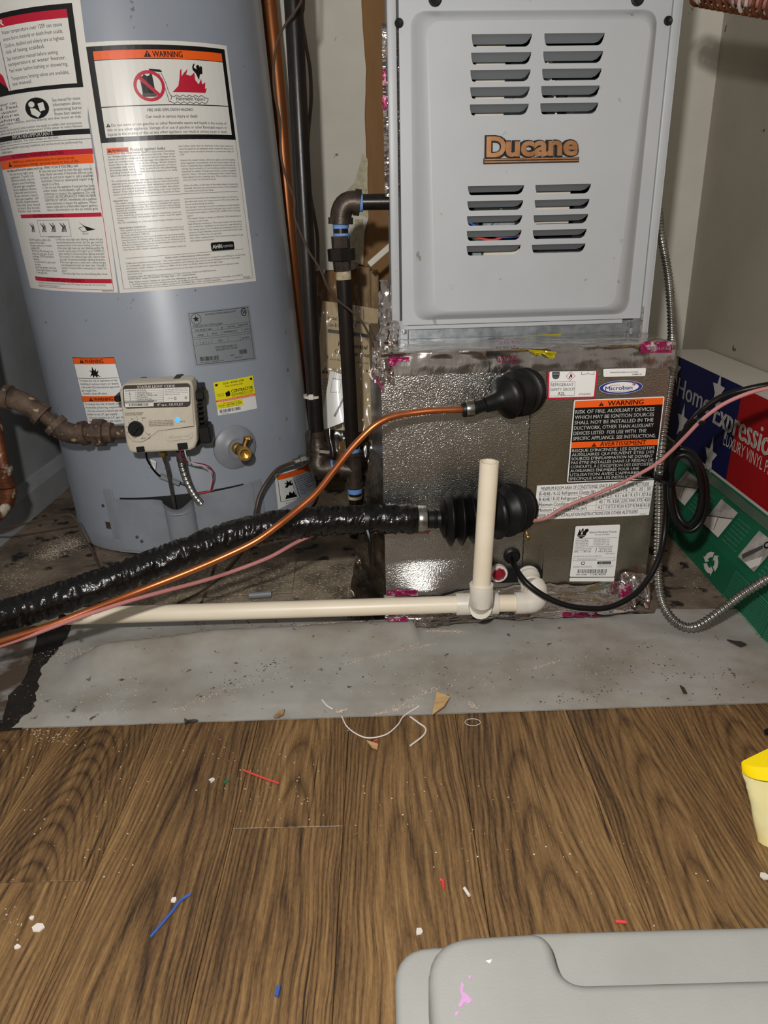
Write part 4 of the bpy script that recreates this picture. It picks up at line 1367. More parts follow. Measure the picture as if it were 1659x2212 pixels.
b.tube([pt_ + (pt_ - pb_) * .01, pb_], .0134, 18)
b.build('long_pipe', GB)
b = MB().mat(M_TAPEW)
b.tube([PY(741, 584, 1.40), PY(742.5, 604, 1.40)], .0141, 16)
b.build('thread_seal', GB)
b = MB().mat(M_MALL)
u_ = [PY(735, 512, 1.40), PY(737, 537, 1.40), PY(738.5, 564, 1.40), PY(740, 586, 1.40)]
dz = (u_[0] - u_[3]).normalized()
b.lathe(u_[3], dz, [(0, .0158), (.018, .0165), (.021, .0165)], 8)
b.build('union_end', GB)
b = MB().mat(M_IRON)
b.lathe(u_[2], dz, [(0, .0215), (.001, .0245), (.021, .0245), (.022, .0215)], 8)
b.build('union_nut', GB)
b = MB().mat(M_MALL)
b.lathe(u_[1], dz, [(0, .0165), (.021, .0165)], 8)
b.build('union_end', GB)
b = MB().mat(M_IRON)
b.tube([PY(737, 515, 1.40), PY(735, 478, 1.40)], .0132, 16)
b.build('pipe_nipple', GB)
for q in ((737, 510), (736, 488)):
    b = MB().mat(M_TAPEBL)
    p_ = PY(q[0], q[1], 1.40)
    b.tube([p_ + Vector((0, 0, .0045)), p_ - Vector((0, 0, .0045))], .0142, 16)
    b.build('blue_thread_seal', GB)
b = MB().mat(M_MALL)
elbow(b, PY(736, 475, 1.40), PY(736, 432, 1.40), PY(770, 437, 1.40), .0188, rim=1.16)
b.build('elbow_fitting', GB)
b = MB().mat(M_TAPEBL)
b.tube([PY(776, 437.5, 1.40), PY(784, 437.5, 1.40)], .0152, 16)
b.build('blue_thread_seal', GB)
b = MB().mat(M_IRON)
b.tube([PY(768, 437, 1.40), PY(872, 435.5, 1.40)], .0134, 18)
b.build('furnace_nipple', GB)

# thermostat wire that loops down across the pipes
b = MB().mat(M_TWIRE)
tw = [(650, -400), (655, -40), (651, 0), (637, 25), (616, 54), (598, 93), (591, 152), (594, 206), (605, 262), (607, 334), (620, 390), (636, 430), (636, 465), (644, 490), (668, 544), (691, 580), (710, 625), (731, 650), (754, 668), (781, 694), (799, 729), (808, 765), (811, 784)]
b.tube(pxpath([(x, y, 1.385 if y < 560 else 1.36 - .10 * max(0, (y - 650)) / 134) for x, y in tw], 6) , .0020, 8)
tag(b.build('thermostat_wire'), 'long thin brown wire looping down in front of the black pipes to the foil box', 'wire')
# ------------------------------------------------------------------ furnace
YAW = math.radians(3.5)
FO = PZ(835, 1338, 0.0)
FPL = Plane(FO, (math.cos(YAW), math.sin(YAW), 0), (0, 0, 1))
ff = lambda u, v, o: FPL.pt(u, v, o)
fb = lambda u, o, v: FPL.pt(u, v, o)
FD = -0.115                              # the furnace front stands back from the coil cabinet
FURN = thing('gas_furnace', 'pale grey gas furnace with two banks of louvers above the foil box', 'furnace', FPL.pt(.23, .43, FD))
U0_, U1_, Z0, Z1 = .026, .438, .432, 1.06
b = MB().mat(M_FURN)
for lo_, hi_ in (((U0_ + .02, FD - .30, Z0), (U0_ + .0215, FD - .002, Z1)), ((U1_ - .0015, FD - .30, Z0), (U1_, FD, Z1)), ((U0_ + .02, FD - .302, Z0), (U1_, FD - .30, Z1)), ((U0_ + .02, FD - .30, Z1 - .002), (U1_, FD, Z1))):
    b.box(fb, lo_, hi_)
for u0, u1 in ((U0_, U0_ + .0135), (U1_ - .0135, U1_)):
    b.box(fb, (u0, FD - .012, Z0), (u1, FD, Z1), .003, 2)
b.build('cabinet', FURN)
b = MB().mat(M_GALV)
b.box(fb, (U0_ + .014, FD - .02, Z0 + .0), (U1_ - .014, FD - .006, Z0 + .022), .001, 1)
b.box(fb, (U0_ + .012, FD - .02, Z0 - .002), (U1_ - .012, FD + .001, Z0 + .003), .0005, 1)
b.box(fb, (U0_ + .012, FD - .015, Z0), (U0_ + .026, FD - .0005, Z0 + .032), .001, 1)
b.box(fb, (U1_ - .026, FD - .015, Z0), (U1_ - .012, FD - .0005, Z0 + .032), .001, 1)
b.build('base_rail', FURN)
b = MB().mat(M_DARK)  # near-black sheet that stands for the shade inside the cabinet
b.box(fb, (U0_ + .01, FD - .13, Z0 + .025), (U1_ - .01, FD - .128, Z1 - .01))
b.build('interior_shade_sheet', FURN, flat=True)


def rloop(c, r, n=6):                    # rounded quad loop through corners BL BR TR TL
    out = []
    for i in range(4):
        p, a, e = Vector(c[i]), Vector(c[i - 1]), Vector(c[(i + 1) % 4])
        p0, p1 = p + (a - p).normalized() * r, p + (e - p).normalized() * r
        for k in range(n + 1):
            t = k / n
            out.append(p0 * (1 - t) ** 2 + p * 2 * t * (1 - t) + p1 * t * t)
    return out


DOOR_O = FD + .001
EMB = .020
du0, du1, dz0, dz1 = .0425, .4225, .4625 - .006, .905
OUT = rloop([(.060, .4635), (.402, .4635), (.4035, .874), (.0585, .874)], .022)
INN = rloop([(.092, .478), (.371, .478), (.388, .858), (.079, .858)], .020)
slots = []


def slot_rows(base, cols):
    for cx in cols:
        for (x0, y0, x1, y1) in cx:
            p0, p1 = FPL.hit(base[0] + x0 / 2.514, base[1] + y1 / 2.514, DOOR_O + EMB), FPL.hit(base[0] + x1 / 2.514, base[1] + y0 / 2.514, DOOR_O + EMB)
            slots.append((p0[0], p0[1], p1[0], p1[1]))


slot_rows((820, 0), [[(497, 183, 830, 256), (494, 283, 826, 352), (490, 377, 822, 445), (489, 470, 818, 537), (487, 563, 812, 628)],
                     [(890, 179, 1225, 249), (884, 276, 1216, 345), (878, 371, 1208, 438), (873, 464, 1198, 532), (868, 557, 1190, 622)]])
slot_rows((820, 360), [[(477, 100, 787, 156), (474, 182, 782, 240), (472, 263, 777, 322), (471, 343, 773, 404), (470, 424, 768, 484)],
                       [(842, 93, 1150, 151), (838, 175, 1142, 234), (832, 257, 1135, 314), (828, 338, 1127, 394), (823, 417, 1120, 471)]])


def slot_poly(s):
    x0, y0, x1, y1 = s
    h = y1 - y0
    return [(x0 + .0005, y1), (x1 - .0005, y1), (x1 - .0008, y1 - h * .25), (x1 - .0035, y0 + h * .26), (x1 - .0058, y0 + .0015), (x1 - .009, y0), (x0 + .006, y0), (x0 + .0035, y0 + .001),
            (x0 + .0022, y0 + .0035), (x0 + .001, y1 - h * .4)]


b = MB().mat(M_FURN)
holes = [slot_poly(s) for s in slots]
loops = [[Vector((p.x, p.y, 0)) for p in INN]] + [[Vector((x, y, 0)) for x, y in h] for h in holes]
flat_pts = [p for l in loops for p in l]
tri = tessellate_polygon(loops)
b.add([ff(p.x, p.y, DOOR_O + EMB) for p in flat_pts], [tuple(t) for t in tri])
n_ = len(OUT)
prof = [(0, 0), (.08, .06), (.25, .34), (.55, .72), (.8, .94), (1, 1)]
vs = []
for t, e in prof:
    for i in range(n_):
        q = OUT[i] * (1 - t) + INN[i] * t
        vs.append(ff(q.x, q.y, DOOR_O + EMB * e))
b.add(vs, [(k * n_ + i, k * n_ + (i + 1) % n_, (k + 1) * n_ + (i + 1) % n_, (k + 1) * n_ + i) for k in range(len(prof) - 1) for i in range(n_)])
rect = [Vector((du0, dz0)), Vector((du1, dz0)), Vector((du1, dz1)), Vector((du0, dz1))]
loops = [[Vector((p.x, p.y, 0)) for p in rect], [Vector((p.x, p.y, 0)) for p in OUT]]
tri = tessellate_polygon(loops)
b.add([ff(p.x, p.y, DOOR_O) for l in loops for p in l], [tuple(t) for t in tri])
for i in range(4):
    a, c = rect[i], rect[(i + 1) % 4]
    b.quad(ff(a.x, a.y, DOOR_O), ff(c.x, c.y, DOOR_O), ff(c.x, c.y, DOOR_O - .012), ff(a.x, a.y, DOOR_O - .012))
for h in holes:
    for i in range(len(h)):
        a, c = h[i], h[(i + 1) % len(h)]
        b.quad(ff(*a, DOOR_O + EMB), ff(*c, DOOR_O + EMB), ff(*c, DOOR_O + EMB - .0014), ff(*a, DOOR_O + EMB - .0014))
b.box(fb, (du0 + .002, DOOR_O - .006, dz0 - .007), (du1 - .028, DOOR_O - .001, dz0 - .001), .0005, 1)
DOOR = b.build('door', FURN, angle=30)
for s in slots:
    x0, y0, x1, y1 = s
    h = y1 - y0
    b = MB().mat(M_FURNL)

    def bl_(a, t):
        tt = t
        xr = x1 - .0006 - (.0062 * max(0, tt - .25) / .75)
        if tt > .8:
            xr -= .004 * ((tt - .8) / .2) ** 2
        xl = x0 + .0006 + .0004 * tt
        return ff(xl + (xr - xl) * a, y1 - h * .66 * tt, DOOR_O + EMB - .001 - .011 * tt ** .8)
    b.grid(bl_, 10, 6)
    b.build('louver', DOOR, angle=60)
b = MB().mat(M_FURN)
b.box(fb, (du0, DOOR_O - .012, dz1 + .004), (du1, DOOR_O, Z1 - .004), .002, 1)
b.build('upper_panel', FURN)
for q, r_, nm in (((862, 50), .0062, 'door_latch'), ((1443, 45), .0062, 'door_latch'), ((940, -2), .0095, 'door_latch'), ((1377, -3), .0095, 'door_latch')):
    p_ = FPL.hit(*q, DOOR_O)
    b = MB().mat(M_BLKPL)
    b.lathe(ff(*p_, DOOR_O - .001), FPL.n, [(0, r_), (.003, r_ * .95), (.004, r_ * .75), (.0035, r_ * .55), (.002, 0)], 16)
    b.build(nm, DOOR)
for q in ((873.5, 717), (1364, 702)):
    p_ = FPL.hit(*q, FD)
    b = MB().mat(M_STEEL)
    b.lathe(ff(*p_, FD - .001), FPL.n, [(0, .0042), (.003, .004), (.003, .003), (.0042, .0028), (.0045, 0)], 6)
    b.build('screw', FURN)
b = MB().mat(M_TAPEL)
p0, p1 = FPL.hit(1381, 722, FD), FPL.hit(1392, 662, FD)
b.box(fb, (p0[0], FD, p0[1]), (p1[0], FD + .001, p1[1]), .0004, 1)
b.build('foil_patch', FURN)
# what shows through the louvers
for nm, m_, lo_, hi_ in (('heat_shield', M_WHITE, (.150, .72, .03), (.192, .87, .034)), ('sheet_metal_box', M_GALV, (.19, .70, .05), (.24, .80, .055)), ('sheet_metal_box', M_GALV, (.285, .70, .045), (.33, .772, .05)),
                         ('pipe_stub', M_WHITE, (.255, .79, .05), (.262, .83, .055)), ('control_board', M_GALV, (.150, .555, .03), (.165, .562, .06)), ('sheet_metal_box', M_WHITE, (.168, .54, .03), (.225, .566, .034)),
                         ('sheet_metal_box', M_GALV, (.165, .59, .03), (.215, .604, .034)), ('white_box', M_WHITE, (.245, .60, .03), (.297, .655, .04)), ('sheet_metal_box', M_GALV, (.244, .54, .03), (.32, .560, .034)),
                         ('motor_housing', M_IRON, (.145, .655, .03), (.185, .672, .05))):
    b = MB().mat(m_)
    b.box(fb, (lo_[0], FD - .03 - (lo_[2] - .03) * .5, lo_[1]), (hi_[0], FD - (lo_[2] - .03) * .5, hi_[1]), .001, 1)
    b.build(nm, FURN)
for m_, pts in ((M_REDW, [(.15, .584, -.025), (.18, .579, -.022), (.21, .586, -.025), (.235, .58, -.03)]), (M_BLUEW, [(.14, .606, -.02), (.16, .596, -.02), (.19, .583, -.022), (.23, .584, -.03)]),
                (M_GREENWI, [(.14, .588, -.03), (.165, .582, -.026), (.2, .63, -.03), (.23, .634, -.03)]), (M_REDW, [(.30, .668, -.02), (.315, .66, -.022), (.33, .664, -.03)]), (M_WHITEW, [(.262, .79, -.03), (.268, .75, -.03), (.272, .72, -.03)]),
                (M_WHITEW, [(.249, .82, -.03), (.256, .80, -.03), (.262, .77, -.03)])):
    b = MB().mat(m_)
    b.tube(crom([ff(u, v, FD + .028 + o) for u, v, o in pts], 6), .0017, 8)
    b.build('inner_wire', FURN)


def solid_text(b, t, x0, x1, y0, y1, bold, depth, pf):     # raised lettering fitted in a box
    cu = bpy.data.curves.new('t', 'FONT')
    cu.body, cu.size, cu.resolution_u, cu.offset, cu.extrude = t, 1.0, 4, bold, 0.5
    ob = bpy.data.objects.new('t', cu)
    me = ob.to_mesh()
    V = [v.co.copy() for v in me.vertices]
    F_ = [tuple(p.vertices) for p in me.polygons]
    ob.to_mesh_clear()
    bpy.data.objects.remove(ob)
    xa, xb = min(v.x for v in V), max(v.x for v in V)
    ya, yb = min(v.y for v in V), max(v.y for v in V)
    b.add([pf(x0 + (v.x - xa) / (xb - xa) * (x1 - x0), y0 + (v.y - ya) / (yb - ya) * (y1 - y0), (v.z + .5) * depth) for v in V], F_)


bo = DOOR_O + EMB
c_ = [FPL.hit(*q, bo + .004) for q in ((1047, 293), (1252, 290), (1250, 349), (1046, 353))]
pf = lambda x, y, o: ff(*bil(c_, x / 205, 1 - y / 60), bo + o)
b = MB().mat(M_BLKPL)
solid_text(b, 'D', 1, 51, 9, 61, .085, .003, pf)
solid_text(b, 'ucane', 40, 205, 9, 50, .085, .003, pf)
b.box(lambda x, z, y: pf(x, y, z), (-1, 0, -1), (206, .003, 11))
BADGE = b.build('name_badge', FURN, angle=30)
b = MB().mat(M_BADGE)
solid_text(b, 'D', 4, 46, 13, 58, .035, .0052, pf)
solid_text(b, 'ucane', 46, 202, 13, 47, .035, .0052, pf)
b.box(lambda x, z, y: pf(x, y, z), (0, .002, 1.0), (204, .005, 4.2))
b.box(lambda x, z, y: pf(x, y, z), (0, .002, 6.6), (204, .005, 9.6))
b.build('lettering', BADGE, angle=30)

# ------------------------------------------------------------------ foil-faced coil cabinet under the furnace
CW, CH = .429, .432
COIL = thing('coil_cabinet', 'foil-faced evaporator coil box under the furnace, taped at top and bottom', 'coil cabinet', FPL.pt(CW / 2, 0, 0))
b = MB().mat(M_FOIL)
b.box(fb, (0.001, -.36, 0.008), (CW - .001, -.003, CH - .002), .002, 1)
b.build('case', COIL)
us = FPL.hit(1135, 1080)[0]


def flare(u, z):                          # foot of the sheet bulged out at the left, shaped to catch the highlight
    w = math.exp(-((u - .065) / .05) ** 2)
    if z > .106:
        return 0.0
    if z > .06:
        t = .106 - z
        return w * .57 * t * t / (t + .004)
    return w * .0242 * (.35 + .65 * z / .06)


def embossed(b, u0, u1, z0, z1, o0):
    def g_(a, q):
        u, z = u0 + (u1 - u0) * a, z0 + (z1 - z0) * q
        o = o0 + .0012 * nz(u * 9, z * 9, 4.0, 2)
        o += flare(u, z)
        return ff(u, z, o)
    b.grid(g_, 44, 110)


b = MB().mat(M_FOIL)
embossed(b, 0.0, us - .0012, .012, .418, .0015)
b.build('access_panel', COIL, angle=80, fixn=False)
b = MB().mat(M_FOILY)
embossed(b, us + .0012, CW, .012, .418, .0010)
b.build('side_panel', COIL, angle=80, fixn=False)


def crump(x, y, s, amp):
    return amp * (abs(nz(x * s, y * s, 1.3, 2)) * 1.5 - .4)


b = MB().mat(M_TAPE)


def top_tape(a, q):
    u = -.005 + (CW + .008) * a
    wob = .003 * nz(u * 16, 2.0, 7.0)
    if q < .42:
        t = q / .42
        return ff(u, .401 + wob * (1 - t) + .032 * t, .0035 + .0016 * nz(u * 30, t * .9, 3.0, 2) * (.3 + t) + .004 * t * t * nz(u * 9, 4.0, t))
    t = (q - .42) / .58
    e = math.exp(-t * 5)
    return ff(u, .4345 + .0035 * e * nz(u * 9, 1.0, 5.0) + .002 * nz(u * 12, t * 4, 2.0, 2), .004 + .004 * e * nz(u * 9, 4.0, 1.0) - .118 * t)


b.grid(top_tape, 170, 46)
TT = b.build('top_tape', COIL, angle=40, fixn=False)
for (x0, y0, x1, y1, t) in ((1072, 768, 1120, 785, '02/25'), (1076, 737, 1116, 749, '02/25')):
    o_ = .0065 if y0 > 760 else .004
    if y0 < 760:
        q0, q1 = PZ(x0, y1, .4375), PZ(x1, y0, .4375)
        L = Decal(100, 40, lambda a, q, o: Vector((q0.x + (q1.x - q0.x) * a, q1.y + (q0.y - q1.y) * q, .4405 + o)))
    else:
        c_ = [FPL.hit(*q, o_) for q in ((x0, y0), (x1, y0), (x1, y1), (x0, y1))]
        L = Decal(100, 40, lambda a, q, o: ff(*bil(c_, a, q), o_ + o))
    L.text(t, 4, 96, 36, 32, M_MAG, 0.0)
    L.ink.build('tape_print', TT, flat=True, fixn=False)


def print_patch(px0, py0, px1, py1, off, parent, m_=None, amp=.002, words=None):
    c_ = [FPL.hit(*q, off) for q in ((px0, py0), (px1, py0), (px1, py1), (px0, py1))]
    b = MB().mat(m_ or M_MAG)
    b.grid(lambda a, q: ff(*bil(c_, a, q), off + amp * nz(a * 5 + px0, q * 3, 2.0)), 24, 6)
    o = b.build('tape_print', parent, angle=60, fixn=False)
    if words:
        L = Decal(100, 40, lambda a, q, o_: ff(*bil(c_, a, q), off + amp * 1.2 + o_))
        L.text(words, 18, 94, 28, 18, M_TAPEL, 0.02)
        L.ink.build('lettering', o, flat=True, fixn=False)


print_patch(1384, 738, 1452, 762, .0085, COIL, words='nashua')
print_patch(842, 771, 884, 780, .0075, COIL)
print_patch(806 + 30, 776, 858, 790, .009, COIL)
for k, (x0, y0, x1, y1, dz_) in enumerate(((1128, 721, 1212, 727, 0), (1140, 755, 1176, 768, .004), (1168, 757, 1200, 775, .008))):
    b = MB().mat(M_YELD)
    if k == 0:  # thin strip painted as the yellow label's reflection in the base rail
        c_ = [FPL.hit(*q, FD + .004) for q in ((x0, y0 + 4), (x1, y0), (x1, y1 - 2), (x0, y1))]
        b.grid(lambda a, q: ff(*bil(c_, a, q), FD + .004), 6, 1)
    else:
        c_ = [FPL.hit(*q, .01) for q in ((x0, y0), (x1, y0 + 2), (x1 - 8, y1), (x0 + 14, y1 - 2))]
        b.grid(lambda a, q: ff(*bil(c_, a, q), .008 + dz_ * a + .003 * nz(a * 3, q * 3, k)), 8, 5)
    b.build('yellow_tag_and_reflection', COIL, angle=40, fixn=False)

b = MB().mat(M_TAPEL)


def low_tape(a, q):
    u = -.004 + .405 * a
    ed = .006 * nz(u * 20, 1.0, 3.0)
    if q < .5:
        t = q / .5
        z_ = .050 + ed - (.042 + ed) * t
        return ff(u, z_, .004 + flare(u, z_) + .006 * t + .003 * nz(u * 18, t * 2.2, 1.0, 2) + .002 * nz(u * 4, t * 6, 3.0, 2))
    t = (q - .5) / .5
    return ff(u, .0095 - .001 * t + .006 * abs(nz(u * 16, t * 2.5, 8.0, 2)), .010 + flare(u, .008) + .002 + (.026 + 1.2 * ed) * t)


b.grid(low_tape, 170, 40)
LT = b.build('bottom_tape', COIL, angle=40, fixn=False)
print_patch(836, 1275, 903, 1287, .0265, COIL)
print_patch(836, 1333, 880, 1342, .048, COIL)
print_patch(1215, 1322, 1290, 1332, .05, COIL)
print_patch(1338, 1262, 1362, 1290, .024, COIL)
b = MB().mat(M_TAPEL)
b.grid(lambda a, q: ff(.385 + .05 * a, .008 + .06 * q, .012 + crump(a * .06, q * .06, 40, .018)), 40, 36)
b.build('tape_corner', COIL, angle=40, fixn=False)
b = MB().mat(M_TAPE)
b.grid(lambda a, q: ff(CW - .002 + .012 * a, .385 + .05 * q, .004 - .05 * a + crump(a * .06, q * .06, 40, .012)), 16, 24)
b.build('tape_corner', COIL, angle=40, fixn=False)
b = MB().mat(M_TAPEL)
b.grid(lambda a, q: ff(-.012 + .03 * a, .392 + .05 * q, .006 + crump(a * .05, q * .06, 46, .016)), 24, 30)
b.build('tape_corner', COIL, angle=40, fixn=False)


def wrapped_pipe(b, pts, r, amp, n=20, seed=0.0):
    pa = resample(crom(pts, 10), .004)
    b.tube(pa, r, n, ell=lambda i, a: 1 + amp * (abs(nz(math.cos(a) * 1.3 + seed, math.sin(a) * 1.3, i * .16)) * 2 - .4))


b = MB().mat(M_TAPE)
wrapped_pipe(b, [PY(832, 745, 1.17), PY(833, 690, 1.19), PY(836, 640, 1.2), PY(839, 602, 1.205)], .010, .5)
b.build('foil_wrap', COIL, angle=40)
b = MB().mat(M_TAPEL)
wrapped_pipe(b, [PY(848, 738, 1.15), PY(850, 715, 1.165), PY(852, 694, 1.175)], .006, .6, seed=4)
b.build('foil_wrap', COIL, angle=40)
b = MB().mat(M_TAPED)                      # foil flange beside the cabinet; its shade is put into the dark foil


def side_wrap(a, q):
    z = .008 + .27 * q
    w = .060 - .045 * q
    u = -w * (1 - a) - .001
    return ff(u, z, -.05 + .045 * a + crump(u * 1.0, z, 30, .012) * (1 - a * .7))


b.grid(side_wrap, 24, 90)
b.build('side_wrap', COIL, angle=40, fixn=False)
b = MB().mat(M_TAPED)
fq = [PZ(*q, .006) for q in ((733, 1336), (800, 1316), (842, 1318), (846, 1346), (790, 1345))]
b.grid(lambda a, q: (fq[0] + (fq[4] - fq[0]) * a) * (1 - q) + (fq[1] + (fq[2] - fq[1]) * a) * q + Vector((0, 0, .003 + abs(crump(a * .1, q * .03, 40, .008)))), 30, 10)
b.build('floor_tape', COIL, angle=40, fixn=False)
b = MB().mat(M_TAPEL)
su = [FPL.hit(826, 50, FD - .03), FPL.hit(828, 425, FD - .03)]
b.grid(lambda a, q: ff(su[0][0] - .001 + (.028) * a + .0006 * nz(q * 60, a, 2), su[1][1] + (su[0][1] - su[1][1]) * q, FD - .03 + .004 * nz(a * 2, q * 60, 6.0)), 6, 160)
b.build('side_insulation', COIL, angle=30, fixn=False)
for q in ((822, 150, 832, 185), (822, 205, 833, 235)):
    print_patch(q[0] + 4, q[1], q[2] + 2, q[3], FD - .022, COIL, amp=.001)


def coil_label(W, H, corners, off=.0026):
    c = [FPL.hit(*q, off) for q in corners]
    return Decal(W, H, lambda a, q, o: ff(*bil(c, a, q), off + o + .0008), W / 6)


L = coil_label(538, 285, ((1182.5, 803), (1291.5, 801.5), (1285.5, 859.5), (1181, 862)))
L.rect(0, 0, 538, 285, M_RED, 0).rrect(20, -4, 518, 268, 12, M_PAPER, 1)
L.rect(48, 0, 128, 42, M_GREYINK, 2).oval(88, 50, 38, 26, M_GREYINK, 2, 20).text('4 8 4', 60, 116, 32, 16, M_PAPER, 0.01, 4)
L.line([(246, 0), (198, 46), (246, 94), (294, 46), (246, 0)], 4, M_RED, 2)
L.poly([(246, 16), (264, 44), (260, 66), (246, 76), (230, 66), (228, 48), (238, 54)], M_BLACK, 3).oval(247, 62, 7, 10, M_PAPER, 4, 12)
L.line([(362, 0), (362, 34), (428, 26), (496, 32), (496, 0)], 4, M_GREYINK, 2).line([(430, 0), (428, 26)], 4, M_GREYINK, 2)
L.frame(28, 104, 300, 252, 3, M_GREYINK, 2)
L.text('REFRIGERANT', 40, 284, 150, 32, M_GREYINK, 0.0, 3).text('SAFETY GROUP', 34, 296, 200, 32, M_GREYINK, 0.0, 3).text('A2L', 116, 198, 246, 36, M_BLACK, 0.01, 3)
L.text('67684001', 350, 480, 250, 20, M_GREYINK, 0.0, 3)
L.build('refrigerant_label', COIL)
L = coil_label(440, 60, ((1302.5, 801), (1394.5, 799), (1393, 812.5), (1303, 814)))
L.rrect(0, -20, 440, 58, 12, M_PAPER, 0).text('www.lennoxpros.com/ads', 70, 360, 22, 16, M_GREYINK, 0.01).text('538887-01', 300, 400, 46, 13, M_BLACK, 0.01)
L.build('web_label', COIL)
L = coil_label(460, 190, ((1293, 820), (1388, 816), (1388, 852), (1293, 857)))
L.oval(230, 95, 228, 76, M_PAPER, 0, 40).oval(230, 95, 224, 73, M_BLUEINK, 1, 40).oval(230, 94, 186, 58, M_PAPER, 2, 40)
L.text('protected by', 118, 220, 74, 18, M_RED, 0.0, 4).text('Microban', 66, 350, 122, 46, M_BLUEINK, 0.02, 4).text('antimicrobial technology', 115, 345, 144, 14, M_GREYINK, 0.0, 4)
L.ring(366, 66, 20, 20, 6, M_ORANGE, 3).oval(368, 66, 9, 10, M_BLUEINK, 3, 14)
L.build('oval_badge_label', COIL)
L = coil_label(935, 870, ((1239.5, 864), (1435, 856), (1413, 1034.5), (1224.2, 1041.5)))
L.rrect(0, 0, 935, 870, 16, M_PAPER, 0).rect(12, 10, 925, 80, M_ORANGE, 1).rect(12, 80, 925, 438, M_BLACK, 1).rect(12, 438, 925, 500, M_ORANGE, 1).rect(12, 500, 925, 862, M_BLACK, 1)
L.tri(285, 28, 44, M_BLACK, M_ORANGE, 2).text('WARNING', 350, 722, 70, 48, M_BLACK, 0.025, 3)
L.tri(250, 450, 42, M_BLACK, M_ORANGE, 2).text('AVERTISSEMENT', 312, 796, 490, 46, M_BLACK, 0.015, 3)
for k, (t, x1) in enumerate((('RISK OF FIRE. AUXILIARY DEVICES', 845), ('WHICH MAY BE IGNITION SOURCES', 845), ('SHALL NOT BE INSTALLED IN THE', 845), ('DUCTWORK, OTHER THAN AUXILIARY', 855), ('DEVICES LISTED  FOR USE WITH  THE', 785), ('SPECIFIC APPLIANCE. SEE INSTRUCTIONS.', 890))):
    L.text(t, 24, x1, 140 + 55.5 * k, 37, M_PAPER, 0.006, 3)
for k, (t, x1) in enumerate((("RISQUE D'INCENDIE. LES DISPOSITIFS", 895), ('AUXILIAIRES QUI PEUVENT \u00caTRE DES', 895), ("SOURCES D'INFLAMMATION NE DOIVENT", 888), ('PAS \u00caTRE INSTALL\u00c9S DANS LE R\u00c9SEAU DE', 895), ("CONDUITS, \u00c0 L'EXCEPTION DES DISPOSITIFS", 905), ('AUXILIAIRES \u00c9NUM\u00c9R\u00c9S POUR UNE', 755), ("UTILISATION AVEC L'APPAREIL", 770), ('SP\u00c9CIFIQUE.VOIR LES INSTRUCTIONS.', 800))):
    L.text(t, 24, x1, 543 + 43.5 * k, 31, M_PAPER, 0.006, 3)
L.text('57P5910', 800, 890, 852, 13, M_PAPER, 0.0, 3)
L.build('fire_warning_label', COIL)
L = coil_label(1210, 345, ((1159.6, 1048.5), (1412.5, 1036.5), (1401, 1112), (1153, 1122.7)))
L.rect(0, 0, 1210, 345, M_PAPER, 0)
L.text('MINIMUM ROOM AREA OF CONDITIONED SPACE AT GROUND LEVEL ALTITUDE', 45, 1160, 50, 34, M_BLACK, 0.008)
for k, (t, x1, vals) in enumerate((('R-454B / R-32 Refrigerant Charge (lb)', 610, ('3', '5', '10', '15', '20', '25', '30')), ('R-454B / R-32 Refrigerant Charge (kg)', 610, ('1.4', '2.3', '4.5', '6.8', '9.1', '11.3', '13.6')),
                                  ('Minimum Conditioned Area (ft\u00b2)', 540, ('45', '75', '150', '225', '300', '375', '450')), ('Minimum Conditioned Area (m\u00b2)', 540, ('4.2', '7.0', '13.9', '20.9', '27.9', '34.8', '41.8')))):
    yb = 102 + 54 * k
    L.text(t, 36, x1, yb, 34, M_BLACK, 0.008)
    for j, v_ in enumerate(vals):
        cx = 680 + 81 * j
        w_ = 24 if len(v_) == 1 else (20 * len(v_) if '.' not in v_ else 18 * len(v_) - 6)
        L.text(v_, cx - w_ / 2, cx + w_ / 2, yb - 4, 32, M_BLACK, 0.004)
for k in range(5):
    L.line([(34, 58 + 54.5 * k), (1205, 58 + 54.5 * k)], 2.5, M_GREYINK)
for j in range(8):
    L.line([(638 + 81 * j, 58), (638 + 81 * j, 276)], 2.5, M_GREYINK)
L.line([(34, 58), (34, 276)], 2.5, M_GREYINK)
L.text('REFER TO THE INSTALLATION INSTRUCTIONS FOR OTHER ALTITUDES', 36, 1085, 322, 33, M_BLACK, 0.008)
L.text('57M5001', 1110, 1180, 338, 11, M_GREYINK)
L.build('room_area_label', COIL)
L = coil_label(365, 430, ((1243, 1136), (1339.5, 1132.5), (1327, 1246), (1230, 1246)), .003)
L.rrect(0, 0, 365, 428, 12, M_PAPER, 0)
L.poly([(20, 80), (38, 22), (46, 50), (56, 22), (68, 22), (70, 48), (84, 26), (104, 24), (112, 40), (96, 58), (90, 80)], M_BLACK, 1).poly([(20, 84), (90, 84), (56, 104)], M_BLACK, 1).poly([(50, 70), (58, 34), (64, 70)], M_PAPER, 2)
L.text('Advanced Distributor Products', 116, 340, 62, 17, M_BLACK, 0.0).text('Grenada, MS 38901', 165, 285, 80, 9, M_BLACK, 0.0)
L.line([(14, 104), (352, 104)], 2.5, M_GREYINK)
L.para(14, 120, 122, 13.5, 8, ['MODEL', 'MAX ALLOWABLE PRESS', 'MAX. DESIGN PRESS', 'TEST PRESSURE'], M_GREYINK, 0.01)
L.para(160, 290, 122, 13.5, 8, ['HD36U48A175', '475 PSIG 3275 kPa', 'COMPLIES WITH UL', 'CHARGE 2 LB'], M_GREYINK, 0.01)
L.para(14, 320, 178, 13, 8, ['REFRIGERANT: FACTORY CHARGE NONE R-454B'], M_GREYINK, 0.01)
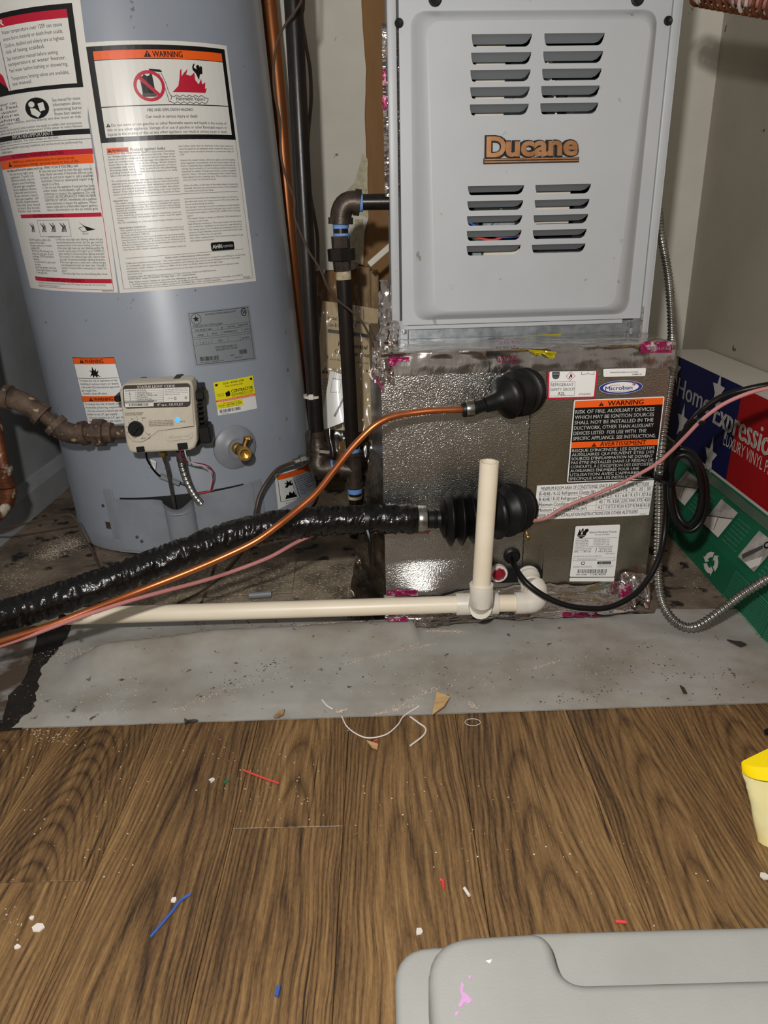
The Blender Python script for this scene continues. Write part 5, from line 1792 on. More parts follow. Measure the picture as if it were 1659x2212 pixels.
L.para(14, 150, 192, 13, 8, ['A COIL FOR USE WITH R-454B', 'FIELD CHARGEABLE TO', 'R-32'], M_GREYINK, 0.01).para(210, 320, 192, 14, 8, ['METERING DEVICE', 'TXV', 'PISTON'], M_GREYINK, 0.01)
L.line([(190, 184), (190, 224)], 4, M_BLACK).text('Made in Mexico', 270, 345, 236, 8, M_BLACK)
L.para(12, 240, 256, 13, 8, ['SUITABLE FOR USE WITH: R-454B, R-32'], M_GREYINK, 0.01)
L.frame(12, 268, 352, 290, 2, M_GREYINK).text('PISTON SIZE: 059 INSTALLED', 45, 200, 284, 8, M_GREYINK)
L.ring(95, 312, 16, 14, 5, M_BLACK).rrect(212, 298, 322, 322, 6, M_BLACK, 1).text('AHRI', 222, 256, 316, 12, M_PAPER, 0.02, 3).text('CERTIFIED', 260, 314, 315, 8, M_PAPER, 0.0, 3)
L.para(16, 170, 340, 10, 6, ['COMPLIES WITH UL STD 60335-2-40', 'CERTIFIED TO CSA STD C22.2'], M_GREYINK).para(212, 344, 336, 10, 6, ['AIR CONDITIONING COIL RATED IN', 'ACCORDANCE WITH AHRI STD 210'], M_GREYINK)
L.bars(58, 300, 362, 396, M_BLACK, 44).text('SERIAL NUMBER', 50, 140, 413, 10, M_BLACK, 0.01).text('1124C40791', 165, 290, 414, 15, M_BLACK, 0.01)
L.build('maker_label', COIL)
L = coil_label(365, 35, ((1230, 1247.5), (1327, 1247), (1325.5, 1255.5), (1229.5, 1255.5)), .004)
L.rrect(0, 0, 365, 34, 6, M_PAPER, 0)
L.build('blank_strip_label', COIL)

# openings: cable grommet, drain ports, brass bolt
gp = FPL.hit(1105, 1199)
b = MB().mat(M_RUBBER)
b.lathe(ff(*gp, .002), FPL.n, [(0, .0135), (.004, .0128), (.006, .010), (.006, .006), (.004, 0)], 24)
b.build('grommet', COIL)
b = MB().mat(M_BLKPL)
d0, d1 = FPL.hit(1060, 1256, .004), FPL.hit(1171, 1222, .004)
b.prism(ff, [(p.x, p.y) for p in rloop([(d0[0], d0[1]), (d1[0], d0[1]), (d1[0], d1[1]), (d0[0], d1[1])], .012)], .002, .012, .002, 1)
b.build('drain_port_plate', COIL)
pr_ = FPL.hit(1077, 1239, .016)
b = MB().mat(M_PVCW)
b.lathe(ff(*pr_, .010), FPL.n, [(0, .0145), (.008, .0145), (.009, .0135), (.009, .011)], 28)
PR = b.build('port_ring', COIL)
b = MB().mat(M_REDPL)
b.lathe(ff(*pr_, .014), FPL.n, [(0, .0112), (.005, .0112), (.006, .0095), (.005, .007), (.007, .006), (.007, 0)], 8)
b.build('red_plug', PR)
b = MB().mat(M_BRASS)
bp_ = FPL.hit(1139, 1158)
b.lathe(ff(*bp_, .002), FPL.n, [(0, .0035), (.006, .0035), (.007, .002), (.01, 0)], 10)
b.build('brass_screw', COIL)
# ------------------------------------------------------------------ rubber boots where the lines enter the coil
def bellows(b, path, prof, n=32):        # prof: list of (fraction along path, radius)
    pa = crom(path, 12)
    Ls = [0]
    for p, q in zip(pa, pa[1:]):
        Ls.append(Ls[-1] + (q - p).length)

    def at(f):
        d = f * Ls[-1]
        for i in range(len(pa) - 1):
            if d <= Ls[i + 1]:
                return pa[i] + (pa[i + 1] - pa[i]) * ((d - Ls[i]) / (Ls[i + 1] - Ls[i]))
        return pa[-1]
    b.tube([at(f) for f, r in prof], [r for f, r in prof], n)


def foff(px, py, o):
    u, z = FPL.hit(px, py, o)
    return ff(u, z, o)


BT = thing('upper_rubber_boot', 'tapered black rubber boot on the bright copper line, upper of the two boots', 'boot', foff(1100, 860, .03))
path = [foff(1131, 846, .001), foff(1123, 848, .018), foff(1106, 853, .036), foff(1082, 862, .047), foff(1055, 872, .053), foff(1022, 882, .056)]
b = MB().mat(M_RUBBER)
pr = [(0, .035), (.05, .035), (.07, .0355), (.085, .0345), (.10, .0305), (.115, .030), (.16, .0335), (.19, .0350), (.205, .0345), (.225, .0290), (.245, .0275), (.30, .0315), (.335, .0335), (.35, .0325), (.385, .0245), (.41, .0235), (.48, .029), (.515, .0325), (.53, .0322), (.56, .028), (.63, .0165),
      (.66, .0135), (.72, .0128), (.84, .0115), (.85, .009), (.86, .0092), (.94, .0092), (.95, .0098), (1.0, .0095)]
bellows(b, path, pr)
b.build('rubber_sleeve', BT, angle=50)


def clamp(parent, c, d, r, w_, screw=True):
    c, d = Vector(c), Vector(d).normalized()
    b = MB().mat(M_STEEL)
    b.lathe(c - d * w_ / 2, d, [(0, r * .9), (0, r), (w_ * .1, r * 1.04), (w_ * .9, r * 1.04), (w_, r), (w_, r * .9)], 24)
    o = b.build('hose_clamp', parent)
    if screw:
        b = MB().mat(M_STEEL)
        up = Vector((0, -.25, 1)).normalized()
        b.box(lambda x, y, z: c + d * x + up * (r + z) + d.cross(up) * y, (-w_ * .45, -.006, 0), (w_ * .45, .006, .006), .001, 1)
        b.lathe(c + up * (r + .005), up, [(0, .0038), (.003, .0038), (.004, .0034), (.0095, .003), (.011, .0015)], 8)
        b.build('clamp_screw', o)


clamp(BT, foff(1015, 883, .056), foff(1003, 884, .056) - foff(1022, 882, .056), .0108, .011)
b = MB().mat(M_RUBBER)
bellows(b, [foff(1009, 884, .056), foff(998, 885, .056)], [(0, .0098), (.3, .0112), (.6, .0108), (1, .0098)])
b.build('sleeve_end', BT)

BB = thing('lower_rubber_boot', 'ribbed black rubber bellows on the wrapped suction line, lower of the two boots', 'boot', foff(1045, 1118, .03))
path = [foff(1107, 1098, .001), foff(1104, 1099, .016), foff(1092, 1103, .032), foff(1070, 1108, .041), foff(1040, 1113, .045), foff(1000, 1118, .046), foff(925, 1121, .046)]
b = MB().mat(M_RUBBER)
pr = [(0, .040), (.02, .040), (.05, .0345)]
rings = [(.13, .0395), (.25, .0405), (.37, .0405), (.485, .041), (.595, .0415), (.70, .042), (.80, .0425)]
for i, (f, r) in enumerate(rings):
    pr += [(f - .055, .028), (f - .016, r - .003), (f - .004, r), (f + .004, r), (f + .016, r - .003), (f + .05, .029)]
pr += [(.86, .030), (.885, .020), (.89, .0150), (.92, .0142), (.93, .0152), (.945, .0152), (.95, .0142), (1, .0142)]
bellows(b, path, pr, 36)
b.build('rubber_bellows', BB, angle=40)
clamp(BB, foff(911, 1121, .046), foff(900, 1121, .046) - foff(925, 1121, .046), .0195, .013, False)

# liquid line, suction line, thermostat cable
LIQ = [(1003, 884.5, 1.015), (985, 885, 1.012), (935, 887, 1.008), (890, 892, 1.005), (855, 898, 1.0), (828, 908, .995), (800, 927, .99), (760, 968, .985), (722, 1016, .98), (684, 1064, .975), (645, 1099, .97), (600, 1135, .965),
       (550, 1170, .955), (480, 1204, .94), (400, 1238, .925), (300, 1277, .905), (200, 1316, .89), (100, 1354, .87), (0, 1386, .855), (-80, 1412, .85), (-560, 1540, .85)]
p_ = PY(*LIQ[0])
LIQ3 = pxpath(LIQ, 8)
b = MB().mat(M_COPPER)
b.tube(LIQ3, .0048, 14)
tag(b.build('copper_liquid_line'), 'bright bare copper line sweeping from the upper boot down across the black wrapped hose', 'copper line')

SUC = [(912, 1121, 1.033), (850, 1121, 1.03), (780, 1122, 1.03), (700, 1126, 1.03), (620, 1132, 1.025), (550, 1145, 1.015), (480, 1164, 1.0), (400, 1194, .985), (320, 1224, .965), (250, 1251, .95), (180, 1275, .93), (100, 1303, .915), (0, 1331, .90), (-90, 1352, .89), (-300, 1392, .885), (-535, 1425, .885)]
pa = resample(pxpath(SUC, 14), .0022)
b = MB().mat(M_WRAP)


def wrinkle(i, a):
    s = i * .0022
    k = (s % .105) / .105                        # each turn of the wrap ends in a lap
    w_ = .26 * (.42 - abs(nz(s * 140 + 1.2 * math.cos(a), math.cos(a) * .7, math.sin(a) * .7, 2))) + .03 * nz(s * 60, math.cos(a) * 2.4, math.sin(a) * 2.4, 2)
    return 1.0 + w_ + .035 * (1 - k) + .02 * nz(s * 12, math.cos(a), math.sin(a))


b.tube(pa, [.0208 if i > 6 else .0195 for i in range(len(pa))], 40, ell=wrinkle)
SU = b.build('insulated_suction_line', angle=80)
tag(SU, 'thick suction line wrapped in wrinkled glossy black tape, lower boot to left edge', 'insulated pipe')
for q in ((793, 1122, 1.03),):
    b = MB().mat(M_CABLE)
    c = PY(*q)
    b.lathe(c - Vector((.003, 0, 0)), (1, 0, 0), [(0, .0215), (0, .0232), (.006, .0232), (.006, .0215)], 28)
    b.tube(crom([c + Vector((0, -.024, -.006)), PY(799, 1168, 1.0), PY(800, 1200, 1.0), PY(801, 1226, 1.0)], 5), [.0028] * 10 + [.0024, .002, .0018, .0015, .0012, .001], 6)
    b.box(lambda x, y, z: c + Vector((x, -.0245 + y, z)), (-.004, -.003, -.006), (.004, .003, .002), .001, 1)
    tag(b.build('zip_tie'), 'black zip tie with a long hanging tail round the wrapped line', 'zip tie')
for q in ((136, 1340, .885), ):
    b = MB().mat(M_CABLE)
    c = PY(*q)
    b.lathe(c - Vector((.002, 0, 0)), Vector((1, 0, .3)), [(0, .006), (0, .0075), (.005, .0075), (.005, .006)], 16)
    b.tube([c + Vector((0, -.006, -.004)), c + Vector((.008, -.008, -.009))], .0015, 6)
    tag(b.build('zip_tie'), 'small black zip tie round the copper and pink lines near the left edge', 'zip tie')

PINK = [(-550, 1560, .85), (-60, 1412, .855), (0, 1395, .856), (70, 1371, .862), (145, 1343, .872), (211, 1320, .884), (286, 1296, .90), (362, 1275, .925), (437, 1255, .955), (500, 1235, .985), (581, 1204, 1.005), (641, 1171, 1.025), (690, 1151, 1.035), (740, 1146, 1.052),
        (820, 1148, 1.058), (930, 1150, 1.058)]
b = MB().mat(M_PINK)
b.tube(pxpath(PINK, 6), .0029, 10)
PINK2 = [(1128, 1125, 1.045), (1153, 1124.5, 1.048), (1180, 1119, 1.05), (1219, 1096, 1.05), (1286, 1068, 1.045), (1345, 1042, 1.035), (1412, 1006, 1.02), (1447, 977, 1.01), (1480, 944, 1.0), (1515, 908, .99), (1561, 874, .98), (1615, 850, .97), (1670, 836, .965), (1730, 825, .96), (1950, 800, .94)]
nb = len(b.v)
b.tube(pxpath(PINK2, 6), .0027, 10)
tag(b.build('pink_cable'), 'thin pink cable rising across the coil labels and trailing under the wrapped line', 'cable')

BLK = [(1106, 1201, 1.050), (1108, 1212, 1.035), (1116, 1232, 1.02), (1140, 1262, 1.0), (1180, 1290, .99), (1230, 1309, .985), (1290, 1315, .985), (1330, 1307, .99), (1370, 1284, 1.0), (1400, 1250, 1.015), (1422, 1208, 1.03), (1434, 1160, 1.05), (1439, 1100, 1.06), (1438, 1040, 1.06),
       (1446, 985, 1.05), (1470, 970, 1.04), (1500, 985, 1.035), (1522, 1030, 1.03), (1526, 1080, 1.03), (1516, 1125, 1.03), (1490, 1147, 1.03), (1464, 1130, 1.035), (1450, 1085, 1.04), (1449, 1030, 1.045), (1462, 990, 1.035), (1484, 984, 1.03), (1505, 1010, 1.025),
       (1516, 1060, 1.025), (1508, 1110, 1.025), (1486, 1134, 1.03), (1464, 1112, 1.045), (1453, 1060, 1.055), (1450, 1010, 1.05), (1460, 965, 1.035), (1485, 924, 1.02), (1515, 888, 1.01), (1556, 859, 1.0), (1606, 843, .985), (1660, 832, .975), (1730, 822, .97), (1950, 792, .95)]
b = MB().mat(M_CABLE)
b.tube(pxpath(BLK, 7), .0046, 12)
tag(b.build('black_power_cord'), 'black cord drooping from the coil grommet, looped beside the metal conduit', 'cord')
for q, lab in (((1437, 1037, 1.05), 'black cable tie bundling the cord loop to the flexible conduit'), ((1511, 910, .99), 'black cable tie holding pink cable against black cord before the navy carton')):
    b = MB().mat(M_CABLE)
    c = PY(*q)
    ax_ = Vector((.2, 0, 1)) if q[1] > 1000 else Vector((.7, -.1, .75))
    r_ = .017 if q[1] > 1000 else .0088
    b.lathe(c - ax_.normalized() * .0025, ax_, [(0, r_ - .0015), (0, r_), (.005, r_), (.005, r_ - .0015)], 20)
    b.box(lambda x, y, z: c + Vector((x, -r_ - .001 + y, z)), (-.004, -.003, -.003), (.004, .003, .003), .001, 1)
    tag(b.build('cable_tie'), lab, 'cable tie')

CON = [(1416, 420, 1.36), (1424, 467, 1.345), (1426, 500, 1.33), (1434, 540, 1.31), (1444, 598, 1.29), (1449, 658, 1.27), (1451, 704, 1.255), (1452, 740, 1.235), (1452, 775, 1.19), (1450, 800, 1.15), (1442, 863, 1.12), (1433, 926, 1.10), (1427, 990, 1.09), (1425, 1044, 1.085),
       (1424, 1100, 1.08), (1423, 1150, 1.075), (1421, 1200, 1.065), (1423, 1258, 1.045), (1430, 1298, 1.03), (1446, 1329, 1.01), (1470, 1350, .995), (1495, 1355, .985), (1521, 1345, .975), (1559, 1318, .965), (1599, 1287, .96), (1638, 1262, .955), (1665, 1246, .95), (1720, 1215, .95)]
pa = resample(pxpath(CON, 12), .0009)
b = MB().mat(M_STEEL)
b.tube(pa, [.0063 + .0010 * math.sin(i * .0009 / .0062 * 2 * math.pi) for i in range(len(pa))], 16)
tag(b.build('flexible_conduit', angle=80), 'ribbed flexible metal conduit beside the foil box, curling to the right at the floor', 'conduit')

# ------------------------------------------------------------------ condensate drain
PV = thing('condensate_drain', 'cream plastic drain pipe along the floor with an open upright standpipe', 'drain pipe', PZ(1040, 1330, 0))
yp, yv = 1.016, .978
zc = PY(1000, 1305, yp).z
xl = lambda px, py, Y=yp: PY(px, py, Y).x
tl = Vector((xl(985, 1303), yp, zc))
tr = Vector((xl(1076, 1303), yp, zc))
b = MB().mat(M_PVC)
b.tube([Vector((PY(20, 1335, yp).x, yp - .004, zc - .004)), tl + Vector((.01, 0, 0))], .0134, 24)
b.build('long_pipe', PV)
b = MB().mat(M_PVCW)
b.lathe(tl, (1, 0, 0), [(0, .0145), (0, .0168), (.002, .0172), ((tr - tl).length - .002, .0172), ((tr - tl).length, .0168), ((tr - tl).length, .0145)], 28)
cx = PY(1040, 1300, yv).x
cz = PY(1040, 1300, yv).z
b.tube([Vector((cx, yp, zc)), Vector((cx, yv + .006, zc + (cz - zc) * .4))], .0168, 24)
b.build('tee', PV)
b = MB().mat(M_PVCW)
sp = PY(1040, 1262, yv)
bt = PY(1037, 1302, yv)
pts = [Vector((cx, yp - .012, zc)), Vector((cx, yv + .008, bt.z - .002)), Vector((cx, yv, bt.z + .004)), Vector((cx, yv, bt.z + .012)), Vector((sp.x, yv, sp.z - .002)), Vector((sp.x, yv, sp.z))]
b.tube(pts, [.0165, .0172, .0172, .0172, .0176, .0176], 28)
b.lathe(Vector((cx, yv + .002, bt.z + .006)), (0, 0, -1), [(0, .0172), (.006, .0162), (.012, .013), (.016, .007), (.0175, 0)], 28)
b.build('branch_elbow', PV)
b = MB().mat(M_PVC)
top = PY(1057, 997, yv)
n_ = 28
ax_ = (top - sp).normalized()
b.lathe(sp - ax_ * .01, ax_, [(0, .0134), ((top - sp).length + .01, .0134), ((top - sp).length + .01, .0108), ((top - sp).length - .05, .0108), ((top - sp).length - .05, 0)], 28)
b.build('standpipe', PV)
er = Vector((xl(1113, 1301), yp, zc))
b = MB().mat(M_PVC)
b.tube([tr - Vector((.01, 0, 0)), er + Vector((.01, 0, 0))], .0134, 24)
b.build('short_pipe', PV)
b = MB().mat(M_PVCW)
ec = Vector((xl(1155, 1300), yp, zc))
ad = PY(1146, 1258, 1.045)
b.lathe(er, (1, 0, 0), [(0, .0145), (0, .017), (.014, .017)], 28)
pts = [er + Vector((.006, 0, 0)), er + Vector((.016, 0, 0)), ec + Vector((-.004, 0, .001)), ec + Vector((.003, .003, .006)), Vector((ad.x + .004, yp + .008, zc + .022)), Vector((ad.x, yp + .015, ad.z - .012)), Vector((ad.x, yp + .022, ad.z - .004))]
b.tube(crom(pts, 6), .0165, 24)
b.build('floor_elbow', PV)
b = MB().mat(M_PVCW)
pd = FPL.hit(1140, 1240, .012)
b.lathe(ff(*pd, .010), FPL.n + Vector((0, 0, -.25)), [(0, .0165), (.003, .0175), (.006, .0165), (.009, .0178), (.012, .0178), (.014, .0165), (.026, .0165), (.028, .0150)], 28)
b.build('threaded_adapter', PV)

# ------------------------------------------------------------------ flooring cartons against the right wall
cy0, cy1 = .66, 1.72


def along(pn, pf_, Y):
    t = (Y - pn.y) / (pf_.y - pn.y)
    return pn + (pf_ - pn) * t


Apx = [(1659, 1400), (1446, 1150)]
nA = PZ(*Apx[0])
A0 = Vector((nA.x + .003, 0, 0))
sec = {'A': (A0.x, 0.0), 'B': (A0.x + .016, .052), 'C': (A0.x + .067, .136), 'D': (A0.x + .072, .318), 'W': (WX1 - .004, .318)}
lean = .012                             # the cartons stand a touch askew to the wall


def cpt(k, Y):
    x, z = sec[k]
    return Vector((x + lean * (Y - .98), Y, z))


GC = thing('green_flooring_carton', 'crushed green flooring carton with small photos on the floor by the right wall', 'carton', cpt('A', 1.2))


def strip_face(b, k0, k1, m=24, dent=0.0):
    p0, p1 = sec[k0], sec[k1]

    def g_(a, q):
        Y = cy0 + (cy1 - cy0) * a
        v0, v1 = cpt(k0, Y), cpt(k1, Y)
        p = v0 + (v1 - v0) * q
        p.x += dent * nz(Y * 7, q * 2, 3.0)
        return p
    b.grid(g_, m, 4)


b = MB().mat(M_GREEN)
strip_face(b, 'A', 'B', 30, .002)
strip_face(b, 'B', 'C', 30, .003)
for Y in (cy0, cy1):
    b.quad(cpt('A', Y), cpt('B', Y), cpt('C', Y), Vector((WX1 - .004, Y, .136)), Vector((WX1 - .004, Y, 0)))
b.quad(cpt('C', cy0), cpt('C', cy1), Vector((WX1 - .004, cy1, .136)), Vector((WX1 - .004, cy0, .136)))
b.build('carton_body', GC, angle=30)


def face_plane(k0, k1):
    o = cpt(k0, .98)
    e = Vector((lean, 1, 0)).normalized()
    up = cpt(k1, .98) - o
    up = up - e * up.dot(e)
    return Plane(o, -e, up)               # right-hand side of the face points at the viewer


PA, PB, PCD = face_plane('A', 'B'), face_plane('B', 'C'), face_plane('C', 'D')


def face_decal(pl, W, H, corners=None, rect=None, off=.004):
    c = [pl.hit(*q, off) for q in corners] if corners else [(rect[0], rect[3]), (rect[1], rect[3]), (rect[1], rect[2]), (rect[0], rect[2])]
    return Decal(W, H, lambda a, q, o: pl.pt(*bil(c, a, q), off + o), W / 6)


HBC = (cpt('C', 1) - cpt('B', 1)).length
pB = lambda Y: -(Y - .98)
b = MB().mat(M_GREENW)
b.grid(lambda a, q: PB.pt(pB(cy1) + (pB(cy0) - pB(cy1)) * a, HBC * (.80 + .16 * q + .03 * nz(a * 30, q, 2)), .0038), 60, 2)
b.build('worn_edge', GC, flat=True, fixn=False)
for Y0, Y1, kind in ((1.455, 1.375, 0), (1.285, 1.215, 1), (1.135, 1.075, 2), (1.012, .955, 3), (.90, .845, 2)):
    L = face_decal(PB, 70, 80, rect=(pB(Y0), pB(Y1), HBC * .16, HBC * .72), off=.0042)
    L.rect(0, 0, 70, 80, M_PHOTO, 0)
    if kind == 2:
        L.poly([(6, 70), (38, 20), (46, 26), (18, 76)], M_GREYINK, 1).poly([(30, 78), (60, 40), (68, 60), (55, 80)], M_WHITEP, 1).ring(48, 14, 9, 9, 4, M_BLACK, 1)
    elif kind == 3:
        L.poly([(0, 50), (22, 40), (10, 80), (0, 80)], M_GREYINK, 1).poly([(24, 40), (70, 4), (70, 60), (28, 80), (12, 80)], M_CARDW, 1).line([(22, 44), (40, 60)], 3, M_BLACK, 2).line([(52, 16), (60, 16)], 3, M_BLACK, 2)
    else:
        L.poly([(0, 56), (70, 20), (70, 80), (0, 80)], M_CARDW, 1).line([(0, 56), (70, 20)], 3, M_GREYINK, 2).line([(30, 40), (44, 74)], 2, M_GREYINK, 2)
    L.build('printed_photo', GC)
for Y0, Y1 in ((1.365, 1.30), (1.205, 1.15), (1.065, 1.022), (.945, .908)):
    L = face_decal(PB, 60, 80, rect=(pB(Y0), pB(Y1), HBC * .12, HBC * .72), off=.0042)
    L.para(2, 56, 12, 10, 5.5, ['Cut and snap planks to', 'size with a sharp utility', 'knife. Leave a gap along', 'all walls before laying', 'the first row. Press the', 'ends together firmly and', 'continue row by row~'], M_GREENP)
    L.build('printed_text', GC)
HAB = (cpt('B', 1) - cpt('A', 1)).length
L = face_decal(PA, 60, 60, rect=(pB(1.225), pB(1.165), HAB * .12, HAB * .92), off=.0032)
for k in range(3):
    a0 = math.radians(120 * k + 100)
    q_ = [(30 + 26 * math.cos(a0 + d_) * 1.0, 30 - 26 * math.sin(a0 + d_)) for d_ in (0, .5, 1.0, 1.45)]
    i_ = [(30 + 13 * math.cos(a0 + d_), 30 - 13 * math.sin(a0 + d_)) for d_ in (1.45, 1.0, .5, 0)]
    L.poly(q_ + i_, M_CARDW, 1)
    ce = a0 + 1.45
    L.poly([(30 + 32 * math.cos(ce), 30 - 32 * math.sin(ce)), (30 + 20 * math.cos(ce + .5), 30 - 20 * math.sin(ce + .5)), (30 + 7 * math.cos(ce), 30 - 7 * math.sin(ce))], M_CARDW, 1)
L.build('recycling_mark', GC)
for Y0, Y1, n_ in ((1.115, 1.045, 11), (1.04, .985, 12), (.975, .90, 12)):
    L = face_decal(PA, 100, 60, rect=(pB(Y0), pB(Y1), HAB * .06, HAB * .94), off=.0032)
    L.frame(0, 0, 100, 60, 1.2, M_GREENP)
    L.para(4, 94, 6, 4.6, 2.4, ['Flooring must be acclimated in the room before it is laid out'] * n_, M_GREENP)
    L.build('printed_text', GC)
L = face_decal(PA, 100, 60, rect=(pB(1.47), pB(1.33), HAB * .1, HAB * .9), off=.0032)
L.text('POLYMER', 4, 92, 34, 14, M_GREENP, .02).text('AB', 60, 86, 54, 12, M_GREENP, .02)
L.build('printed_text', GC)

FC = thing('navy_red_flooring_carton', 'navy and red flooring carton with white stars on its edge behind the green carton', 'carton', cpt('C', 1.2))
HCD = (cpt('D', 1) - cpt('C', 1)).length
ysplit = .98 - PCD.hit(1584, 950)[0]
b = MB()
for m_, ya, yb in ((M_CRED, cy0, ysplit), (M_NAVY, ysplit, cy1)):
    b.mat(m_)
    b.grid(lambda a, q: cpt('C', ya + (yb - ya) * a) * (1 - q) + cpt('D', ya + (yb - ya) * a) * q, 12, 2)
b.mat(M_CARDW)
b.grid(lambda a, q: cpt('D', cy0 + (cy1 - cy0) * a) * (1 - q) + Vector((WX1 - .004, cy0 + (cy1 - cy0) * a, .318)) * q, 12, 1)
for Y in (cy0, cy1):
    b.quad(cpt('C', Y), cpt('D', Y), Vector((WX1 - .004, Y, .318)), Vector((WX1 - .004, Y, .137)))
b.quad(cpt('C', cy0), cpt('C', cy1), Vector((WX1 - .004, cy1, .137)), Vector((WX1 - .004, cy0, .137)))
b.build('carton_body', FC, angle=30)
L = face_decal(PCD, 1000, 200, rect=(pB(cy1), pB(cy0), 0, HCD), off=.0008)
YX = lambda Y: (cy1 - Y) / (cy1 - cy0) * 1000
L.rect(0, 194, 1000, 200, M_CARDW, 1).rect(YX(ysplit), -2, 1000, 2, M_CARDW, 1)


def star(cx, cy, r, rot=0.0, m_=M_CARDW):
    L.poly([(cx + (r if i % 2 == 0 else r * .42) * .62 * math.sin(i * math.pi / 5 + rot), cy - (r if i % 2 == 0 else r * .42) * math.cos(i * math.pi / 5 + rot)) for i in range(10)], m_, 1)


c_at = lambda px, py: ((PCD.hit(px, py)[0] - pB(cy1)) / (pB(cy0) - pB(cy1)) * 1000, 200 - PCD.hit(px, py)[1] / HCD * 200)
for (px, py, r) in ((1474, 912, 46), (1535, 987, 46), (1462, 800, 40), (1552, 846, 44)):
    q = c_at(px, py)
    star(q[0], q[1], r)
SIDE = L.build('printed_side', FC)


def word(*a):
    d = face_decal(PCD, 1000, 200, rect=(pB(cy1), pB(cy0), 0, HCD), off=.0008)
    d.text(*a)
    d.ink.build('lettering', SIDE, flat=True, fixn=False)


q0, q1 = c_at(1463, 852), c_at(1533, 885)
q2 = c_at(1659, 1000)
word('Home', q0[0], q1[0], (q0[1] + q1[1]) / 2 + 6, 44, M_CARDW, .012)
q0 = c_at(1542, 905)
word('Expressions', q0[0], q0[0] + (c_at(1659, 1010)[0] - q0[0]) * 1.22, q0[1] + 8, 50, M_CARDW, .03)
q0 = c_at(1565, 950)
word('LUXURY VINYL PLANK', q0[0], q0[0] + (c_at(1659, 1030)[0] - q0[0]) * 1.32, q0[1] + 10, 24, M_CARDW, .0)

# ------------------------------------------------------------------ papers behind the pipes
def sheet_quad(b, c, th, n=10, bend=0.0, seed=0.0, amp=0.0):
    c = [Vector(p) for p in c]
    nn = (c[1] - c[0]).cross(c[3] - c[0]).normalized()
    if nn.y > 0:
        nn = -nn

    def g_(a, q):
        p = (c[0] * (1 - a) + c[1] * a) * (1 - q) + (c[3] * (1 - a) + c[2] * a) * q
        return p + nn * (bend * 4 * a * (1 - a) + amp * nz(a * 4 + seed, q * 5, seed))
    b.grid(g_, n, n)
    b.grid(lambda a, q: g_(a, q) - nn * th, n, n)
    for (f, g2) in ((lambda t: (t, 0), 0), (lambda t: (t, 1), 0), (lambda t: (0, t), 0), (lambda t: (1, t), 0)):
        b.grid(lambda a, q: g_(*f(a)) - nn * th * q, n, 1)
    return g_, nn


IM = [PY(697, 650, 1.72), PY(818, 668, 1.72), PY(806, 935, 1.62), PY(672, 925, 1.62)]
MAN = thing('instruction_manual', 'beige instruction booklet leaning upright in a clear bag behind the gas pipes', 'booklet', (IM[2] + IM[3]) / 2)
b = MB().mat(M_MANUAL)
g_, nn = sheet_quad(b, IM, .004, 12, .004)
MB_ = b.build('cover', MAN, fixn=True)
L = Decal(120, 260, lambda a, q, o: g_(a, q) + nn * (o + .0008), 10)
L.text('Installation Instructions and', 14, 116, 36, 7, M_GREYINK, .01).text('Use & Care Guide', 16, 70, 50, 8, M_GREYINK, .01)
L.rect(16, 56, 120, 63, M_GREYINK, 1)
L.text('Residential', 40, 100, 88, 9, M_BLACK, .01).text('Gas Water Heater', 34, 116, 104, 9, M_BLACK, .01).text('with the flammable vapor ignition resistant system', 26, 104, 118, 4, M_GREYINK)
L.tri(18, 134, 12, M_BLACK, M_MANUAL, 1)
L.para(34, 76, 138, 5.5, 3, ['Read this manual before', 'operating the appliance', 'and keep it for reference.'], M_GREYINK)
L.para(14, 70, 160, 6.5, 3, ['California Proposition 65', 'chemical known to the State', 'to cause cancer or birth', 'defects. Keep this booklet', 'near the heater.'], M_GREYINK)
L.build('cover_print', MAN)
EN = [PY(713, 801, 1.575), PY(752, 812, 1.575), PY(742, 912, 1.545), PY(694, 936, 1.545)]
EN[3] = PY(690, 932, 1.545)
ENV = thing('white_envelope', 'white paper slip tucked low in front of the beige booklet between the gas pipes', 'paper', (EN[2] + EN[3]) / 2)
b = MB().mat(M_WHITEP)
g2_, nn2 = sheet_quad(b, EN, .0015, 6, .002)
b.build('paper', ENV)
L = Decal(100, 200, lambda a, q, o: g2_(a, q) + nn2 * (o + .0006), 12)
L.frame(20, 22, 66, 70, 1.5, M_GREYINK)
for k in range(4):
    L.text(('NO POSTAGE', 'NECESSARY', 'IF MAILED IN', 'THE USA')[k], 26, 64, 28 + 10 * k, 5, M_GREYINK, 0, 2, 'l', True)
L.poly([(52, 160), (84, 95), (92, 100), (62, 165)], M_BLACK, 1)
L.build('paper_print', ENV)
BGc = [PY(683, 575, 1.66), PY(830, 640, 1.66), PY(828, 1010, 1.54), PY(672, 1000, 1.54)]
b = MB().mat(M_BAG)


def bagf(a, q):
    p = (BGc[0] * (1 - a) + BGc[1] * a) * (1 - q) + (BGc[3] * (1 - a) + BGc[2] * a) * q
    p.y -= .012 * abs(nz(a * 5, q * 4, 1.0)) + .02 * math.sin(math.pi * a) * math.sin(math.pi * min(1, q * 1.2)) * .5 + .003 * abs(nz(a * 9 + q * 4, q * 7, 8.0))
    if q == 0:
        p.z += .012 * nz(a * 6, 2.0, 2.0)
    return p


